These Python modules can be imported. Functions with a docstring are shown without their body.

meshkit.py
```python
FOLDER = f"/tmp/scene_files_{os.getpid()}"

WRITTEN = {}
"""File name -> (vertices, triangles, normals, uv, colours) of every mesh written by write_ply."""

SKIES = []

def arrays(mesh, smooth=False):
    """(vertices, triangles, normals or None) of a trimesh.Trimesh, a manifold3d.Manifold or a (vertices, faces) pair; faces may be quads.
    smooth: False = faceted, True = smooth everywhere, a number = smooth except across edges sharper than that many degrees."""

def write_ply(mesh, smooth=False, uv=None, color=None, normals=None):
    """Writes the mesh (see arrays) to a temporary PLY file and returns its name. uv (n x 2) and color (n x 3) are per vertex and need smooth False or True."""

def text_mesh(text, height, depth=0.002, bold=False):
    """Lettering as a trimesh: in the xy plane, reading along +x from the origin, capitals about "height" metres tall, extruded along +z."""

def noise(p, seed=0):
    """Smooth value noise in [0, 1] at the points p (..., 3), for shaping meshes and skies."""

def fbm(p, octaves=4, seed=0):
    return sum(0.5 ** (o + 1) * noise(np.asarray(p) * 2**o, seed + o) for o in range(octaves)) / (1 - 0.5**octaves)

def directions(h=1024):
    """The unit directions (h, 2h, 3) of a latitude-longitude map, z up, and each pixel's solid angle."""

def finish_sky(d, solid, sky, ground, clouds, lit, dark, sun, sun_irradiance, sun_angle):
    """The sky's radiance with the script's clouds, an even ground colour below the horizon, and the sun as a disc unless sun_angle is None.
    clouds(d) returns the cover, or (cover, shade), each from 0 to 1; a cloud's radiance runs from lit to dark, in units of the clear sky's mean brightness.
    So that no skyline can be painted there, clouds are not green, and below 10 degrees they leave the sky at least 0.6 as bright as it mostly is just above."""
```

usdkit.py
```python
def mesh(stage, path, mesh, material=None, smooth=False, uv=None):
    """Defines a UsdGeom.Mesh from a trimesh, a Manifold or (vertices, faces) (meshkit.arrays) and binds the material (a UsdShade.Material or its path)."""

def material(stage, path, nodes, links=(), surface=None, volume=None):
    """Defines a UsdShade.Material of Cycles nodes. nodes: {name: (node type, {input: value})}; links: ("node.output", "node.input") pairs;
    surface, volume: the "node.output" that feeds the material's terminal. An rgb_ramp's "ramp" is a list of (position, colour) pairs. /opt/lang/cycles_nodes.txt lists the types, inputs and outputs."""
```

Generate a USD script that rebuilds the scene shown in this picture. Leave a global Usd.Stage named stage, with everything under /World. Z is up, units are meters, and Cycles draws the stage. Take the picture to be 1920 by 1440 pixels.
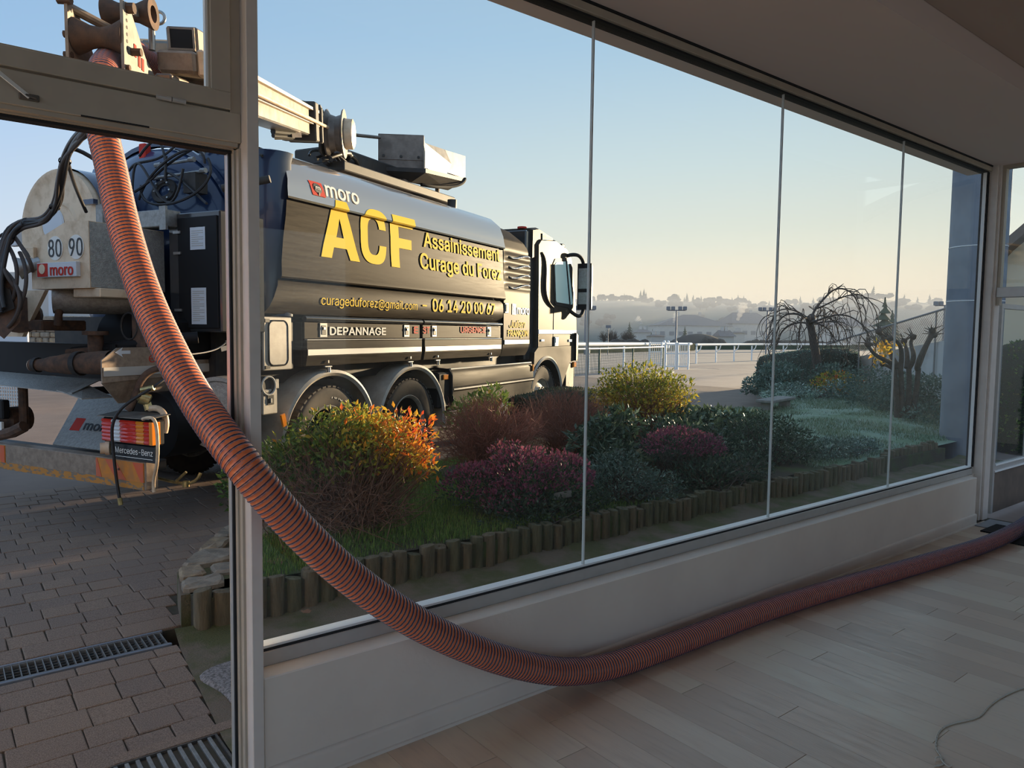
import math, random
import numpy as np, trimesh, usdkit, meshkit
from pxr import Usd, UsdGeom, UsdLux, UsdShade, Gf, Sdf, Vt

stage = Usd.Stage.CreateInMemory()
UsdGeom.SetStageUpAxis(stage, "Z")
UsdGeom.SetStageMetersPerUnit(stage, 1.0)
UsdGeom.Xform.Define(stage, "/World")
UsdGeom.Scope.Define(stage, "/World/Looks")
PI = math.pi

# ------------------------------------------------------------------ camera (x runs along the window wall, y outdoors, z up)
FPX, YAW, PITCH, ROLL = 1374.24, 0.89957, 0.06641, 0.01308
EYE = np.array([0.0, -2.3728, 1.5])
_f = np.array([math.cos(YAW) * math.cos(PITCH), math.sin(YAW) * math.cos(PITCH), -math.sin(PITCH)])
_r = np.cross(_f, [0, 0, 1]); _r /= np.linalg.norm(_r)
_u = np.cross(_r, _f)
_r, _u = _r * math.cos(ROLL) + _u * math.sin(ROLL), -_r * math.sin(ROLL) + _u * math.cos(ROLL)
cam = UsdGeom.Camera.Define(stage, "/World/camera")
cam.AddTransformOp().Set(Gf.Matrix4d(*_r, 0, *_u, 0, *(-_f), 0, *EYE, 1))
cam.CreateHorizontalApertureAttr(36.0)
cam.CreateVerticalApertureAttr(27.0)
cam.CreateFocalLengthAttr(FPX * 36.0 / 1920.0)
cam.CreateClippingRangeAttr(Gf.Vec2f(0.05, 5000.0))
EXPOSURE = 0.08
cam.CreateExposureAttr(EXPOSURE)

# ------------------------------------------------------------------ sky and low winter sun
SUN_AZ, SUN_EL = math.radians(10.0), math.radians(5.5)
SUN = np.array([math.cos(SUN_AZ) * math.cos(SUN_EL), math.sin(SUN_AZ) * math.cos(SUN_EL), math.sin(SUN_EL)])
SUN_E, SUN_C = 3.1, (1.0, 0.74, 0.46)
SKY_FAR = [(0.0, (0.62, 0.70, 0.78)), (0.10, (0.52, 0.66, 0.84)), (0.30, (0.31, 0.51, 0.82)), (0.60, (0.27, 0.42, 0.64)), (1.0, (0.24, 0.34, 0.50))]
SKY_NEAR = [(0.0, (1.20, 0.90, 0.58)), (0.05, (1.06, 0.86, 0.61)), (0.12, (0.84, 0.83, 0.72)), (0.22, (0.66, 0.76, 0.78)), (0.36, (0.44, 0.62, 0.79)), (0.60, (0.32, 0.46, 0.64)), (1.0, (0.24, 0.34, 0.50))]
usdkit.material(stage, "/World/Looks/sky", {
    "tc": ("texture_coordinate", {}), "sep": ("separate_xyz", {}),
    "dot": ("vector_math", {"math_type": "dot_product", "vector2": (math.cos(SUN_AZ), math.sin(SUN_AZ), 0.0)}),
    "az": ("map_range", {"range_type": "smoothstep", "from_min": -0.1, "from_max": 1.0, "clamp": True}),
    "far": ("rgb_ramp", {"ramp": SKY_FAR}), "near": ("rgb_ramp", {"ramp": SKY_NEAR}),
    "m": ("mix_color", {}), "bg": ("background_shader", {"strength": 1.0})},
    [("tc.generated", "sep.vector"), ("sep.z", "far.fac"), ("sep.z", "near.fac"), ("tc.generated", "dot.vector1"), ("dot.value", "az.value"),
     ("az.result", "m.fac"), ("far.color", "m.a"), ("near.color", "m.b"), ("m.result", "bg.color")], surface="bg.background")
dome = UsdLux.DomeLight.Define(stage, "/World/sky_dome")
dome.CreateIntensityAttr(1.0)
UsdShade.MaterialBindingAPI.Apply(dome.GetPrim()).Bind(UsdShade.Material.Get(stage, "/World/Looks/sky"))
sun = UsdLux.DistantLight.Define(stage, "/World/sun")
sun.CreateAngleAttr(1.2)
sun.CreateIntensityAttr(SUN_E)
sun.CreateNormalizeAttr(True)
sun.CreateColorAttr(Gf.Vec3f(*SUN_C))
_z = Gf.Vec3d(*SUN); _x = Gf.Cross(Gf.Vec3d(0, 0, 1), _z).GetNormalized(); _y = Gf.Cross(_z, _x)
sun.AddTransformOp().Set(Gf.Matrix4d(*_x, 0, *_y, 0, *_z, 0, 0, 0, 0, 1))

# ------------------------------------------------------------------ helpers
_used = {}
def numbered(parent, name):
    k = _used.get((parent, name), 0)
    _used[(parent, name)] = k + 1
    return f"{parent}/{name}" if k == 0 else f"{parent}/{name}_{k:03d}"

def ppath(parent):
    return "/World" if parent is None else str(parent.GetPath())

def tag(prim, label=None, cat=None, group=None, kind=None):
    prim = prim.GetPrim() if hasattr(prim, "GetPrim") else prim
    for k, v in (("label", label), ("category", cat), ("group", group), ("kind", kind)):
        if v:
            prim.SetCustomDataByKey(k, v)
    return prim

def thing(name, label, cat, loc=(0, 0, 0), rz=0.0, group=None, parent=None, kind=None, ry=0.0):
    x = UsdGeom.Xform.Define(stage, numbered(ppath(parent), name))
    if any(loc):
        x.AddTranslateOp().Set(Gf.Vec3d(*map(float, loc)))
    if rz:
        x.AddRotateZOp().Set(math.degrees(rz))
    if ry:
        x.AddRotateYOp().Set(math.degrees(ry))
    return tag(x.GetPrim(), label, cat, group, kind)

def hold(name, parent):
    return UsdGeom.Xform.Define(stage, numbered(ppath(parent), name)).GetPrim()

class MB:
    """Collects shapes that become one mesh."""
    def __init__(s):
        s.v, s.f, s.n = [], [], 0
    def add(s, v, f):
        v, f = np.asarray(v, float), np.asarray(f, int)
        if f.ndim == 2 and f.shape[1] == 4:
            f = np.vstack([f[:, [0, 1, 2]], f[:, [0, 2, 3]]])
        s.v.append(v); s.f.append(f + s.n); s.n += len(v)
        return s
    def tm(s, m, mat=None):
        v = np.array(m.vertices)
        if mat is not None:
            v = v @ np.asarray(mat)[:3, :3].T + np.asarray(mat)[:3, 3]
        return s.add(v, np.array(m.faces))
    def box(s, x0, x1, y0, y1, z0, z1, ch=0.0):
        if ch <= 0:
            v = [(x, y, z) for z in (z0, z1) for x, y in ((x0, y0), (x1, y0), (x1, y1), (x0, y1))]
            return s.add(v, [(0, 3, 2, 1), (4, 5, 6, 7), (0, 1, 5, 4), (1, 2, 6, 5), (2, 3, 7, 6), (3, 0, 4, 7)])
        p = []
        for sx, a, c in ((1, x0, x1), (-1, x1, x0)):
            for sy, b, d in ((1, y0, y1), (-1, y1, y0)):
                for sz, e, g in ((1, z0, z1), (-1, z1, z0)):
                    p += [(a, b + sy * ch, e + sz * ch), (a + sx * ch, b, e + sz * ch), (a + sx * ch, b + sy * ch, e)]
        h = trimesh.convex.convex_hull(np.array(p))
        return s.tm(h)
    def obox(s, c, sx, sy, sz, ax, up=(0, 0, 1), ch=0.0):
        """A box of size sx along ax, sz along up, centred at c."""
        ax = np.asarray(ax, float); ax /= np.linalg.norm(ax)
        up = np.asarray(up, float); up = up - ax * (up @ ax); up /= np.linalg.norm(up)
        sd = np.cross(up, ax)
        b = MB().box(-sx / 2, sx / 2, -sy / 2, sy / 2, -sz / 2, sz / 2, ch)
        v, f = b.get()
        return s.add(v @ np.array([ax, sd, up]) + np.asarray(c, float), f)
    def hull(s, pts):
        return s.tm(trimesh.convex.convex_hull(np.asarray(pts, float)))
    def slab(s, poly, z0, z1, ch=0.0, jit=None):
        """A flat polygon (counter-clockwise seen from above) with a chamfered top."""
        p = np.asarray(poly, float); n = len(p); c = p.mean(0)
        d = c - p; d /= np.maximum(np.linalg.norm(d, axis=1, keepdims=True), 1e-9)
        q = p + d * ch * 1.3
        zt = z1 if jit is None else z1 + np.asarray(jit)
        rings = [np.c_[p, np.full(n, z0)], np.c_[p, np.full(n, z1 - ch)], np.c_[q, np.broadcast_to(zt, n)]]
        v = np.vstack(rings + [np.array([[*c, np.mean(zt)]])])
        f = []
        for k in range(n):
            j = (k + 1) % n
            for a in (0, 1):
                f += [(a * n + k, a * n + j, (a + 1) * n + j), (a * n + k, (a + 1) * n + j, (a + 1) * n + k)]
            f.append((2 * n + k, 2 * n + j, 3 * n))
        return s.add(v, f)
    def cyl(s, p0, p1, r0, r1=None, n=16, caps=True):
        return s.tube([p0, p1], [r0, r0 if r1 is None else r1], n, caps)
    def tube(s, pts, r, n=10, caps=True, closed=False):
        p = np.asarray(pts, float); m = len(p)
        r = np.broadcast_to(np.asarray(r, float), (m,))
        t = np.gradient(p, axis=0) if m > 2 else np.tile(p[1] - p[0], (m, 1))
        if closed:
            t = np.roll(p, -1, 0) - np.roll(p, 1, 0)
        t /= np.maximum(np.linalg.norm(t, axis=1, keepdims=True), 1e-12)
        a = np.array([0, 0, 1.0]) if abs(t[0][2]) < 0.9 else np.array([1.0, 0, 0])
        u = np.cross(t[0], a); u /= np.linalg.norm(u)
        U = [u]
        for k in range(1, m):
            u = U[-1] - t[k] * (U[-1] @ t[k]); u /= max(np.linalg.norm(u), 1e-12); U.append(u)
        U = np.array(U); V = np.cross(t, U)
        an = np.arange(n) / n * 2 * PI
        ring = p[:, None] + r[:, None, None] * (np.cos(an)[None, :, None] * U[:, None] + np.sin(an)[None, :, None] * V[:, None])
        v = ring.reshape(-1, 3); f = []
        i = np.arange(n); j = (i + 1) % n
        for k in range(m if closed else m - 1):
            k2 = (k + 1) % m
            f.append(np.c_[k * n + i, k * n + j, k2 * n + j, k2 * n + i])
        f = np.vstack(f); f = np.vstack([f[:, [0, 1, 2]], f[:, [0, 2, 3]]])
        if caps and not closed:
            v = np.vstack([v, p[:1], p[-1:]]); c0 = len(v) - 2
            f = np.vstack([f, np.c_[j, i, np.full(n, c0)], np.c_[(m - 1) * n + i, (m - 1) * n + j, np.full(n, c0 + 1)]])
        return s.add(v, f)
    def lathe(s, prof, c, axis=(0, 0, 1), n=32, a0=0.0, a1=2 * PI):
        """prof: (radius, height) pairs along axis from c."""
        ax = np.asarray(axis, float); ax /= np.linalg.norm(ax)
        a = np.array([1.0, 0, 0]) if abs(ax[0]) < 0.9 else np.array([0, 0, 1.0])
        u = np.cross(ax, a); u /= np.linalg.norm(u); w = np.cross(ax, u)
        full = a1 - a0 > 2 * PI - 1e-6
        an = a0 + (a1 - a0) * np.arange(n if full else n + 1) / n
        m = len(an); pr = np.asarray(prof, float)
        v = (np.asarray(c, float) + pr[:, None, 1:2] * ax + pr[:, None, 0:1] * (np.cos(an)[None, :, None] * u + np.sin(an)[None, :, None] * w)).reshape(-1, 3)
        i = np.arange(m if full else m - 1); j = (i + 1) % m
        f = np.vstack([np.c_[k * m + i, k * m + j, (k + 1) * m + j, (k + 1) * m + i] for k in range(len(pr) - 1)])
        return s.add(v, f)
    def prism(s, poly, origin, ex, ey, depth):
        """poly: 2-D outline in the axes ex, ey at origin, extruded by the vector depth (both ends capped)."""
        from shapely.geometry import Polygon
        g = poly if hasattr(poly, "exterior") else Polygon(poly)
        m = trimesh.creation.extrude_polygon(g, 1.0, engine="earcut")
        v = np.array(m.vertices)
        B = np.array([ex, ey, depth], float)
        f = np.array(m.faces)
        if np.linalg.det(B) < 0:
            f = f[:, ::-1]
        return s.add(v @ B + np.asarray(origin, float), f)
    def sheet(s, P, closed=False):
        """A grid of points (rows x cols x 3) as a surface."""
        P = np.asarray(P, float); a, b = P.shape[:2]
        i, j = np.meshgrid(np.arange(a - 1), np.arange(b - 1), indexing="ij")
        k = (i * b + j).ravel()
        return s.add(P.reshape(-1, 3), np.c_[k, k + 1, k + b + 1, k + b])
    def get(s):
        return np.vstack(s.v), np.vstack(s.f)

def obj(name, mb, mat, parent=None, smooth=False, label=None, cat=None, group=None, kind=None, tint=None):
    path = numbered(ppath(parent), name)
    m = mb.get() if isinstance(mb, MB) else mb
    if mat not in MATS:
        raise KeyError(mat)
    g = usdkit.mesh(stage, path, m, MATS[mat], smooth=smooth)
    if tint is not None:
        UsdGeom.PrimvarsAPI(g).CreatePrimvar("tint", Sdf.ValueTypeNames.FloatArray, "vertex").Set(Vt.FloatArray.FromNumpy(np.asarray(tint, np.float32)))
    return tag(g.GetPrim(), label, cat, group, kind)

def struct(name, mb, mat, label, cat, parent=None, smooth=False):
    return obj(name, mb, mat, parent, smooth, label, cat, None, "structure")

def copy_of(src, label=None, loc=(0, 0, 0), rz=0.0, scale=None, group=None):
    """A copy of a thing, with its parts, under the next number."""
    d = src.GetCustomData()
    base = src.GetName()
    if base[-4:-3] == "_" and base[-3:].isdigit():
        base = base[:-4]
    x = UsdGeom.Xform.Define(stage, numbered("/World", base))
    p = x.GetPrim()
    p.GetReferences().AddInternalReference(src.GetPath())
    x.ClearXformOpOrder()
    x.AddTransformOp(opSuffix="place").Set(_trs(loc, rz, scale))
    p.SetInstanceable(True)
    return tag(p, label or d["label"], d["category"], group or d.get("group"))

def _trs(loc, rz, scale):
    s = (1, 1, 1) if scale is None else ((scale,) * 3 if np.ndim(scale) == 0 else scale)
    c, n = math.cos(rz), math.sin(rz)
    return Gf.Matrix4d(c * s[0], n * s[0], 0, 0, -n * s[1], c * s[1], 0, 0, 0, 0, s[2], 0, *map(float, loc), 1)

def bez(pts, n=60):
    """A smooth curve through the points (Catmull-Rom, centripetal enough for hoses)."""
    p = np.asarray(pts, float)
    from scipy.interpolate import CubicSpline
    d = np.r_[0, np.cumsum(np.linalg.norm(np.diff(p, axis=0), axis=1) ** 0.7)]
    return CubicSpline(d, p)(np.linspace(0, d[-1], n))

def even(p, step):
    L = np.r_[0, np.cumsum(np.linalg.norm(np.diff(p, axis=0), axis=1))]
    t = np.linspace(0, L[-1], max(2, int(L[-1] / step)))
    return np.c_[[np.interp(t, L, p[:, k]) for k in range(3)]].T

# ------------------------------------------------------------------ materials
MATS = {}
def M(name, c1, c2=None, scale=6.0, rough=0.5, metal=0.0, bump=0.0, bscale=60.0, detail=4.0, coord="pos", stretch=(1, 1, 1), lo=0.35, hi=0.65, spec=0.5, rough2=None, coat=0.0, extra=None, emit=None):
    c2 = c2 or c1
    nodes = {"p": ("principled_bsdf", {"base_color": c1, "roughness": rough, "metallic": metal, "specular_ior_level": spec, "coat_weight": coat, "coat_roughness": 0.05})}
    links = []
    if emit:
        nodes["p"][1].update(emission_color=emit[0], emission_strength=emit[1])
    if c2 != c1 or bump or rough2 is not None:
        nodes["g"] = ("geometry", {}) if coord == "pos" else ("texture_coordinate", {})
        nodes["map"] = ("mapping", {"scale": stretch})
        links.append(("g.position" if coord == "pos" else "g.object", "map.vector"))
    if c2 != c1 or rough2 is not None:
        nodes["n"] = ("noise_texture", {"scale": scale, "detail": detail, "roughness": 0.6})
        links.append(("map.vector", "n.vector"))
        if c2 != c1:
            nodes["r"] = ("rgb_ramp", {"ramp": [(0, c1), (lo, c1), (hi, c2), (1, c2)]})
            links += [("n.fac", "r.fac"), ("r.color", "p.base_color")]
        if rough2 is not None:
            nodes["rr"] = ("map_range", {"from_min": 0.3, "from_max": 0.7, "to_min": rough, "to_max": rough2, "clamp": True})
            links += [("n.fac", "rr.value"), ("rr.result", "p.roughness")]
    if bump:
        nodes["bn"] = ("noise_texture", {"scale": bscale, "detail": 3.0, "roughness": 0.6})
        nodes["b"] = ("bump", {"strength": bump, "distance": 0.01})
        links += [("map.vector", "bn.vector"), ("bn.fac", "b.height"), ("b.normal", "p.normal")]
    MATS[name] = usdkit.material(stage, f"/World/Looks/{name}", nodes, links, surface="p.BSDF")

def leafmat(name, stops, rough=0.45, trans=0.35):
    """Leaf colours picked by each leaf's own tint value."""
    MATS[name] = usdkit.material(stage, f"/World/Looks/{name}", {
        "a": ("attribute", {"attribute": "tint"}), "r": ("rgb_ramp", {"ramp": stops}),
        "p": ("principled_bsdf", {"roughness": rough, "specular_ior_level": 0.35}), "t": ("translucent_bsdf", {}), "m": ("mix_closure", {"fac": trans})},
        [("a.fac", "r.fac"), ("r.color", "p.base_color"), ("r.color", "t.color"), ("p.BSDF", "m.closure1"), ("t.BSDF", "m.closure2")], surface="m.closure")

def glassmat(name, tint, f0=0.04, dirt=0.0, rough=0.0):
    """A pane: clear, mirroring more at grazing angles (Schlick), with a thin uneven film of dust."""
    nodes = {"t": ("transparent_bsdf", {"color": tint}), "g": ("glossy_bsdf", {"roughness": rough, "color": (1, 1, 1)}), "lw": ("layer_weight", {"blend": 0.5}),
             "pw": ("math", {"math_type": "power", "value2": 5.0}), "fr": ("math", {"math_type": "multiply_add", "value2": 0.45, "value3": f0 / 2}), "m": ("mix_closure", {})}
    links = [("lw.facing", "pw.value1"), ("pw.value", "fr.value1"), ("fr.value", "m.fac"), ("t.BSDF", "m.closure1"), ("g.BSDF", "m.closure2")]
    out = "m.closure"
    if dirt:
        nodes.update({"d": ("diffuse_bsdf", {"color": (0.75, 0.75, 0.72)}), "ge": ("geometry", {}), "mp": ("mapping", {"scale": (1.2, 1.2, 0.6)}), "n": ("noise_texture", {"scale": 2.0, "detail": 6.0, "roughness": 0.7}),
                      "mr": ("map_range", {"from_min": 0.35, "from_max": 0.75, "to_min": dirt * 0.3, "to_max": dirt, "clamp": True}), "m2": ("mix_closure", {})})
        links += [("ge.position", "mp.vector"), ("mp.vector", "n.vector"), ("n.fac", "mr.value"), ("mr.result", "m2.fac"), ("m.closure", "m2.closure1"), ("d.BSDF", "m2.closure2")]
        out = "m2.closure"
    MATS[name] = usdkit.material(stage, f"/World/Looks/{name}", nodes, links, surface=out)

# room
M("wall_paint", (0.80, 0.70, 0.59), (0.75, 0.65, 0.55), scale=3, rough=0.75, bump=0.25, bscale=30)
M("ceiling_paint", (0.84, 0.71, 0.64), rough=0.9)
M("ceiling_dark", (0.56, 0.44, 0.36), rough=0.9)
M("alu", (0.50, 0.48, 0.45), (0.46, 0.44, 0.41), scale=14, rough=0.38, metal=0.35)
M("alu_warm", (0.50, 0.43, 0.33), (0.45, 0.385, 0.30), scale=10, rough=0.5)
M("alu_post", (0.74, 0.66, 0.58), (0.68, 0.60, 0.53), scale=10, rough=0.5)
M("gasket", (0.012, 0.012, 0.013), rough=0.7)
M("seal_white", (0.85, 0.85, 0.82), rough=0.6)
M("silicone", (0.55, 0.56, 0.53), rough=0.4)
M("steel_dark", (0.10, 0.10, 0.10), (0.16, 0.13, 0.10), scale=30, rough=0.5, metal=0.6)
M("steel", (0.45, 0.44, 0.42), (0.36, 0.34, 0.31), scale=25, rough=0.35, metal=0.85)
M("brown_panel", (0.16, 0.12, 0.09), (0.12, 0.09, 0.07), scale=8, rough=0.6)
M("threshold", (0.32, 0.34, 0.36), (0.26, 0.28, 0.30), scale=30, rough=0.35)
M("mat_black", (0.012, 0.011, 0.011), rough=0.95, bump=0.4, bscale=200)
for k, (a, b) in enumerate([((0.655, 0.495, 0.358), (0.498, 0.369, 0.267)), ((0.685, 0.577, 0.423), (0.565, 0.435, 0.318)), ((0.589, 0.437, 0.316), (0.444, 0.328, 0.235)), ((0.679, 0.546, 0.405), (0.540, 0.416, 0.306))]):
    M(f"plank_{'abcd'[k]}", a, b, scale=9, rough=0.27, spec=0.6, stretch=(5.0, 0.55, 1), detail=8, lo=0.3, hi=0.75, bump=0.10, bscale=28, rough2=0.42)
M("cord_fibre", (0.62, 0.57, 0.48), rough=0.9)
glassmat("pane_glass", (0.965, 0.985, 0.975), dirt=0.004)
glassmat("cab_glass", (0.45, 0.70, 0.58), dirt=0.05)
# hose
M("hose_orange", (0.92, 0.23, 0.080), (0.82, 0.185, 0.065), scale=20, rough=0.32, coat=0.3)
M("hose_grey", (0.30, 0.22, 0.27), rough=0.35, coat=0.3)
M("hose_spiral", (0.022, 0.024, 0.05), rough=0.3, coat=0.3)
# outdoors
# outdoor materials
for k, (a, b) in enumerate([((0.339, 0.242, 0.176), (0.204, 0.143, 0.104)), ((0.312, 0.229, 0.172), (0.190, 0.136, 0.104)), ((0.367, 0.261, 0.186), (0.224, 0.156, 0.111))]):
    M(f"paver_{'abc'[k]}", a, b, scale=220, rough=0.85, bump=0.5, bscale=260, lo=0.4, hi=0.6, detail=2)
M("joint_soil", (0.108, 0.086, 0.065), (0.081, 0.076, 0.049), scale=30, rough=1.0)
M("forecourt", (0.250, 0.182, 0.139), (0.202, 0.146, 0.112), scale=1.2, rough=0.85, bump=0.4, bscale=90)
M("flagstone_a", (0.359, 0.289, 0.206), (0.206, 0.173, 0.131), scale=14, rough=0.85, bump=0.5, bscale=50)
M("flagstone_b", (0.414, 0.304, 0.179), (0.235, 0.179, 0.124), scale=11, rough=0.85, bump=0.5, bscale=50)
M("log_a", (0.211, 0.164, 0.099), (0.112, 0.092, 0.055), scale=12, rough=0.9, stretch=(3, 3, 0.5), bump=0.6, bscale=45)
M("log_b", (0.171, 0.152, 0.086), (0.079, 0.079, 0.042), scale=10, rough=0.9, stretch=(3, 3, 0.5), bump=0.6, bscale=45)
M("soil", (0.075, 0.063, 0.042), (0.083, 0.112, 0.038), scale=2.2, rough=1.0, bump=0.6, bscale=60, lo=0.45, hi=0.6)
M("gravel_strip", (0.194, 0.149, 0.105), (0.113, 0.113, 0.045), scale=3.2, rough=1.0, bump=0.8, bscale=90, lo=0.42, hi=0.58)
M("pebble_concrete", (0.336, 0.304, 0.288), (0.136, 0.124, 0.112), scale=75, rough=0.9, bump=0.7, bscale=120, lo=0.42, hi=0.62)
M("frost_lawn", (0.16, 0.24, 0.13), (0.36, 0.45, 0.36), scale=1.6, rough=1.0, bump=0.5, bscale=25, lo=0.35, hi=0.75)
M("concrete", (0.22, 0.25, 0.29), (0.17, 0.195, 0.23), scale=2.5, rough=0.85, bump=0.1, bscale=20)
M("concrete_pale", (0.50, 0.49, 0.47), (0.30, 0.29, 0.28), scale=1.4, rough=0.9, lo=0.45, hi=0.7)
M("cream_render", (0.78, 0.66, 0.47), rough=0.9)
M("galvanised", (0.34, 0.33, 0.31), (0.24, 0.23, 0.21), scale=30, rough=0.5, metal=0.6)
M("rail_grey", (0.22, 0.22, 0.22), rough=0.5, metal=0.4)
M("ring_white", (0.80, 0.80, 0.78), rough=0.7)

# ------------------------------------------------------------------ the room
XE, ZG0, ZG1 = 6.81, 0.450, 2.878      # end of the shop window, bottom and top of its glass
m = MB().box(0.806, 6.69, -0.094, 0.16, 0.0, 0.387, 0.004).box(6.69, 6.95, -0.02, 0.16, 0.0, 0.387)
struct("wall_front", m, "wall_paint", "low cream painted parapet wall under the long shop window", "wall")
m = MB(); P = [(0.806 + 0.0, 0), (6.70, 0)]
prof = [(-0.094, 0.088), (-0.100, 0.086), (-0.106, 0.080), (-0.107, 0.070), (-0.107, 0.012), (-0.114, 0.010), (-0.116, 0.0), (-0.094, 0.0)]
m.prism(prof, (0.808, 0, 0), (0, 1, 0), (0, 0, 1), (5.885, 0, 0))
struct("baseboard_front", m, "wall_paint", "painted skirting board along the foot of the low window wall", "baseboard", smooth=40)

win = thing("window_1", "long frameless-jointed shop window of four tall panes looking out on the tanker truck", "window", kind="structure")
m = MB().box(0.80, XE + 0.02, -0.012, 0.06, 0.3875, 0.438, 0.003)
obj("bottom_rail", m, "alu", win, smooth=30)
obj("glazing_gasket", MB().box(0.80, XE, -0.008, 0.05, 0.438, 0.4465), "gasket", win)
obj("glazing_seal", MB().box(0.80, XE, -0.004, 0.045, 0.4465, 0.455).box(XE - 0.012, XE, -0.004, 0.02, 0.455, ZG1), "seal_white", win)
obj("top_rail", MB().box(0.70, XE + 0.03, -0.030, 0.06, 2.886, 2.9225, 0.003), "alu_warm", win, smooth=30)
obj("glazing_gasket", MB().box(0.80, XE + 0.01, -0.012, 0.05, 2.876, 2.886).box(XE, XE + 0.030, -0.012, 0.04, 0.45, 2.88), "gasket", win)
JX = [0.80, 2.319, 3.818, 5.326, XE]
for k in range(4):
    obj("pane", MB().box(JX[k] + (0.004 if k else 0), JX[k + 1] - 0.004, 0.001, 0.011, ZG0, ZG1), "pane_glass", win)
for k in (1, 2, 3):
    obj("pane_joint", MB().box(JX[k] - 0.0032, JX[k] + 0.0032, -0.0008, 0.0128, ZG0, ZG1), "silicone", win)
m = MB().box(0.770, 0.806, -0.100, -0.02, 0.0, 2.965, 0.002).box(0.770, 0.80, -0.02, 0.06, 0.0, 2.965)
struct("trim_1", m, "alu_post", "upright metal post between the open doorway and the shop window", "post", smooth=30)
# doorway on the left with its transom light
fr = thing("door_1", "open glazed entrance doorway that the orange hose comes in through", "doorway", kind="structure")
for a, b, c, d, mt in ((0.762, 0.770, -0.045, -0.018, "alu_warm"), (0.756, 0.770, -0.018, 0.005, "alu_warm"), (0.748, 0.770, 0.005, 0.03, "gasket"), (0.7465, 0.750, 0.012, 0.036, "alu"), (0.752, 0.770, 0.03, 0.06, "alu_warm")):
    obj("jamb_profile", MB().box(a, b, c, d, 0.0, 2.062), mt, fr)
obj("transom_bar", MB().box(-0.45, 0.7695, -0.05, -0.012, 2.078, 2.166, 0.002), "alu_warm", fr, smooth=30)
obj("transom_groove", MB().box(-0.45, 0.762, -0.040, -0.018, 2.066, 2.078).box(-0.45, 0.756, -0.018, 0.012, 2.062, 2.078), "alu_warm", fr)
obj("transom_gasket", MB().box(-0.45, 0.752, -0.004, 0.036, 2.054, 2.062).box(0.34, 0.51, -0.0505, -0.046, 2.0775, 2.0815), "gasket", fr)
obj("transom_bar", MB().box(-0.45, 0.7695, -0.012, 0.05, 2.066, 2.166), "alu_warm", fr)
obj("jamb_profile", MB().box(-0.45, -0.40, -0.10, 0.06, 0.0, 2.965), "alu_post", fr)
obj("threshold", MB().box(-0.40, 0.770, -0.10, 0.10, -0.02, 0.006, 0.002), "threshold", fr)
sa = thing("window_2", "bottom-hung opening light above the doorway with its grey frame", "window", kind="structure")
obj("sash_frame", MB().box(-0.40, 0.738, -0.058, -0.012, 2.171, 2.222, 0.002), "alu_warm", sa, smooth=30)
obj("sash_frame", MB().box(0.680, 0.738, -0.058, -0.012, 2.222, 2.90, 0.002), "alu_warm", sa, smooth=30)
obj("sash_bead", MB().box(-0.40, 0.680, -0.052, -0.03, 2.222, 2.2265).box(0.6755, 0.680, -0.05, -0.02, 2.222, 2.90), "alu_warm", sa)
obj("sash_seal", MB().box(0.669, 0.6755, -0.044, -0.024, 2.2265, 2.90), "seal_white", sa)
obj("fixed_frame", MB().box(0.738, 0.7695, -0.046, -0.004, 2.166, 2.965), "alu_warm", sa)
obj("pane", MB().box(-0.40, 0.678, -0.038, -0.030, 2.222, 2.90), "pane_glass", sa)
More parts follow.
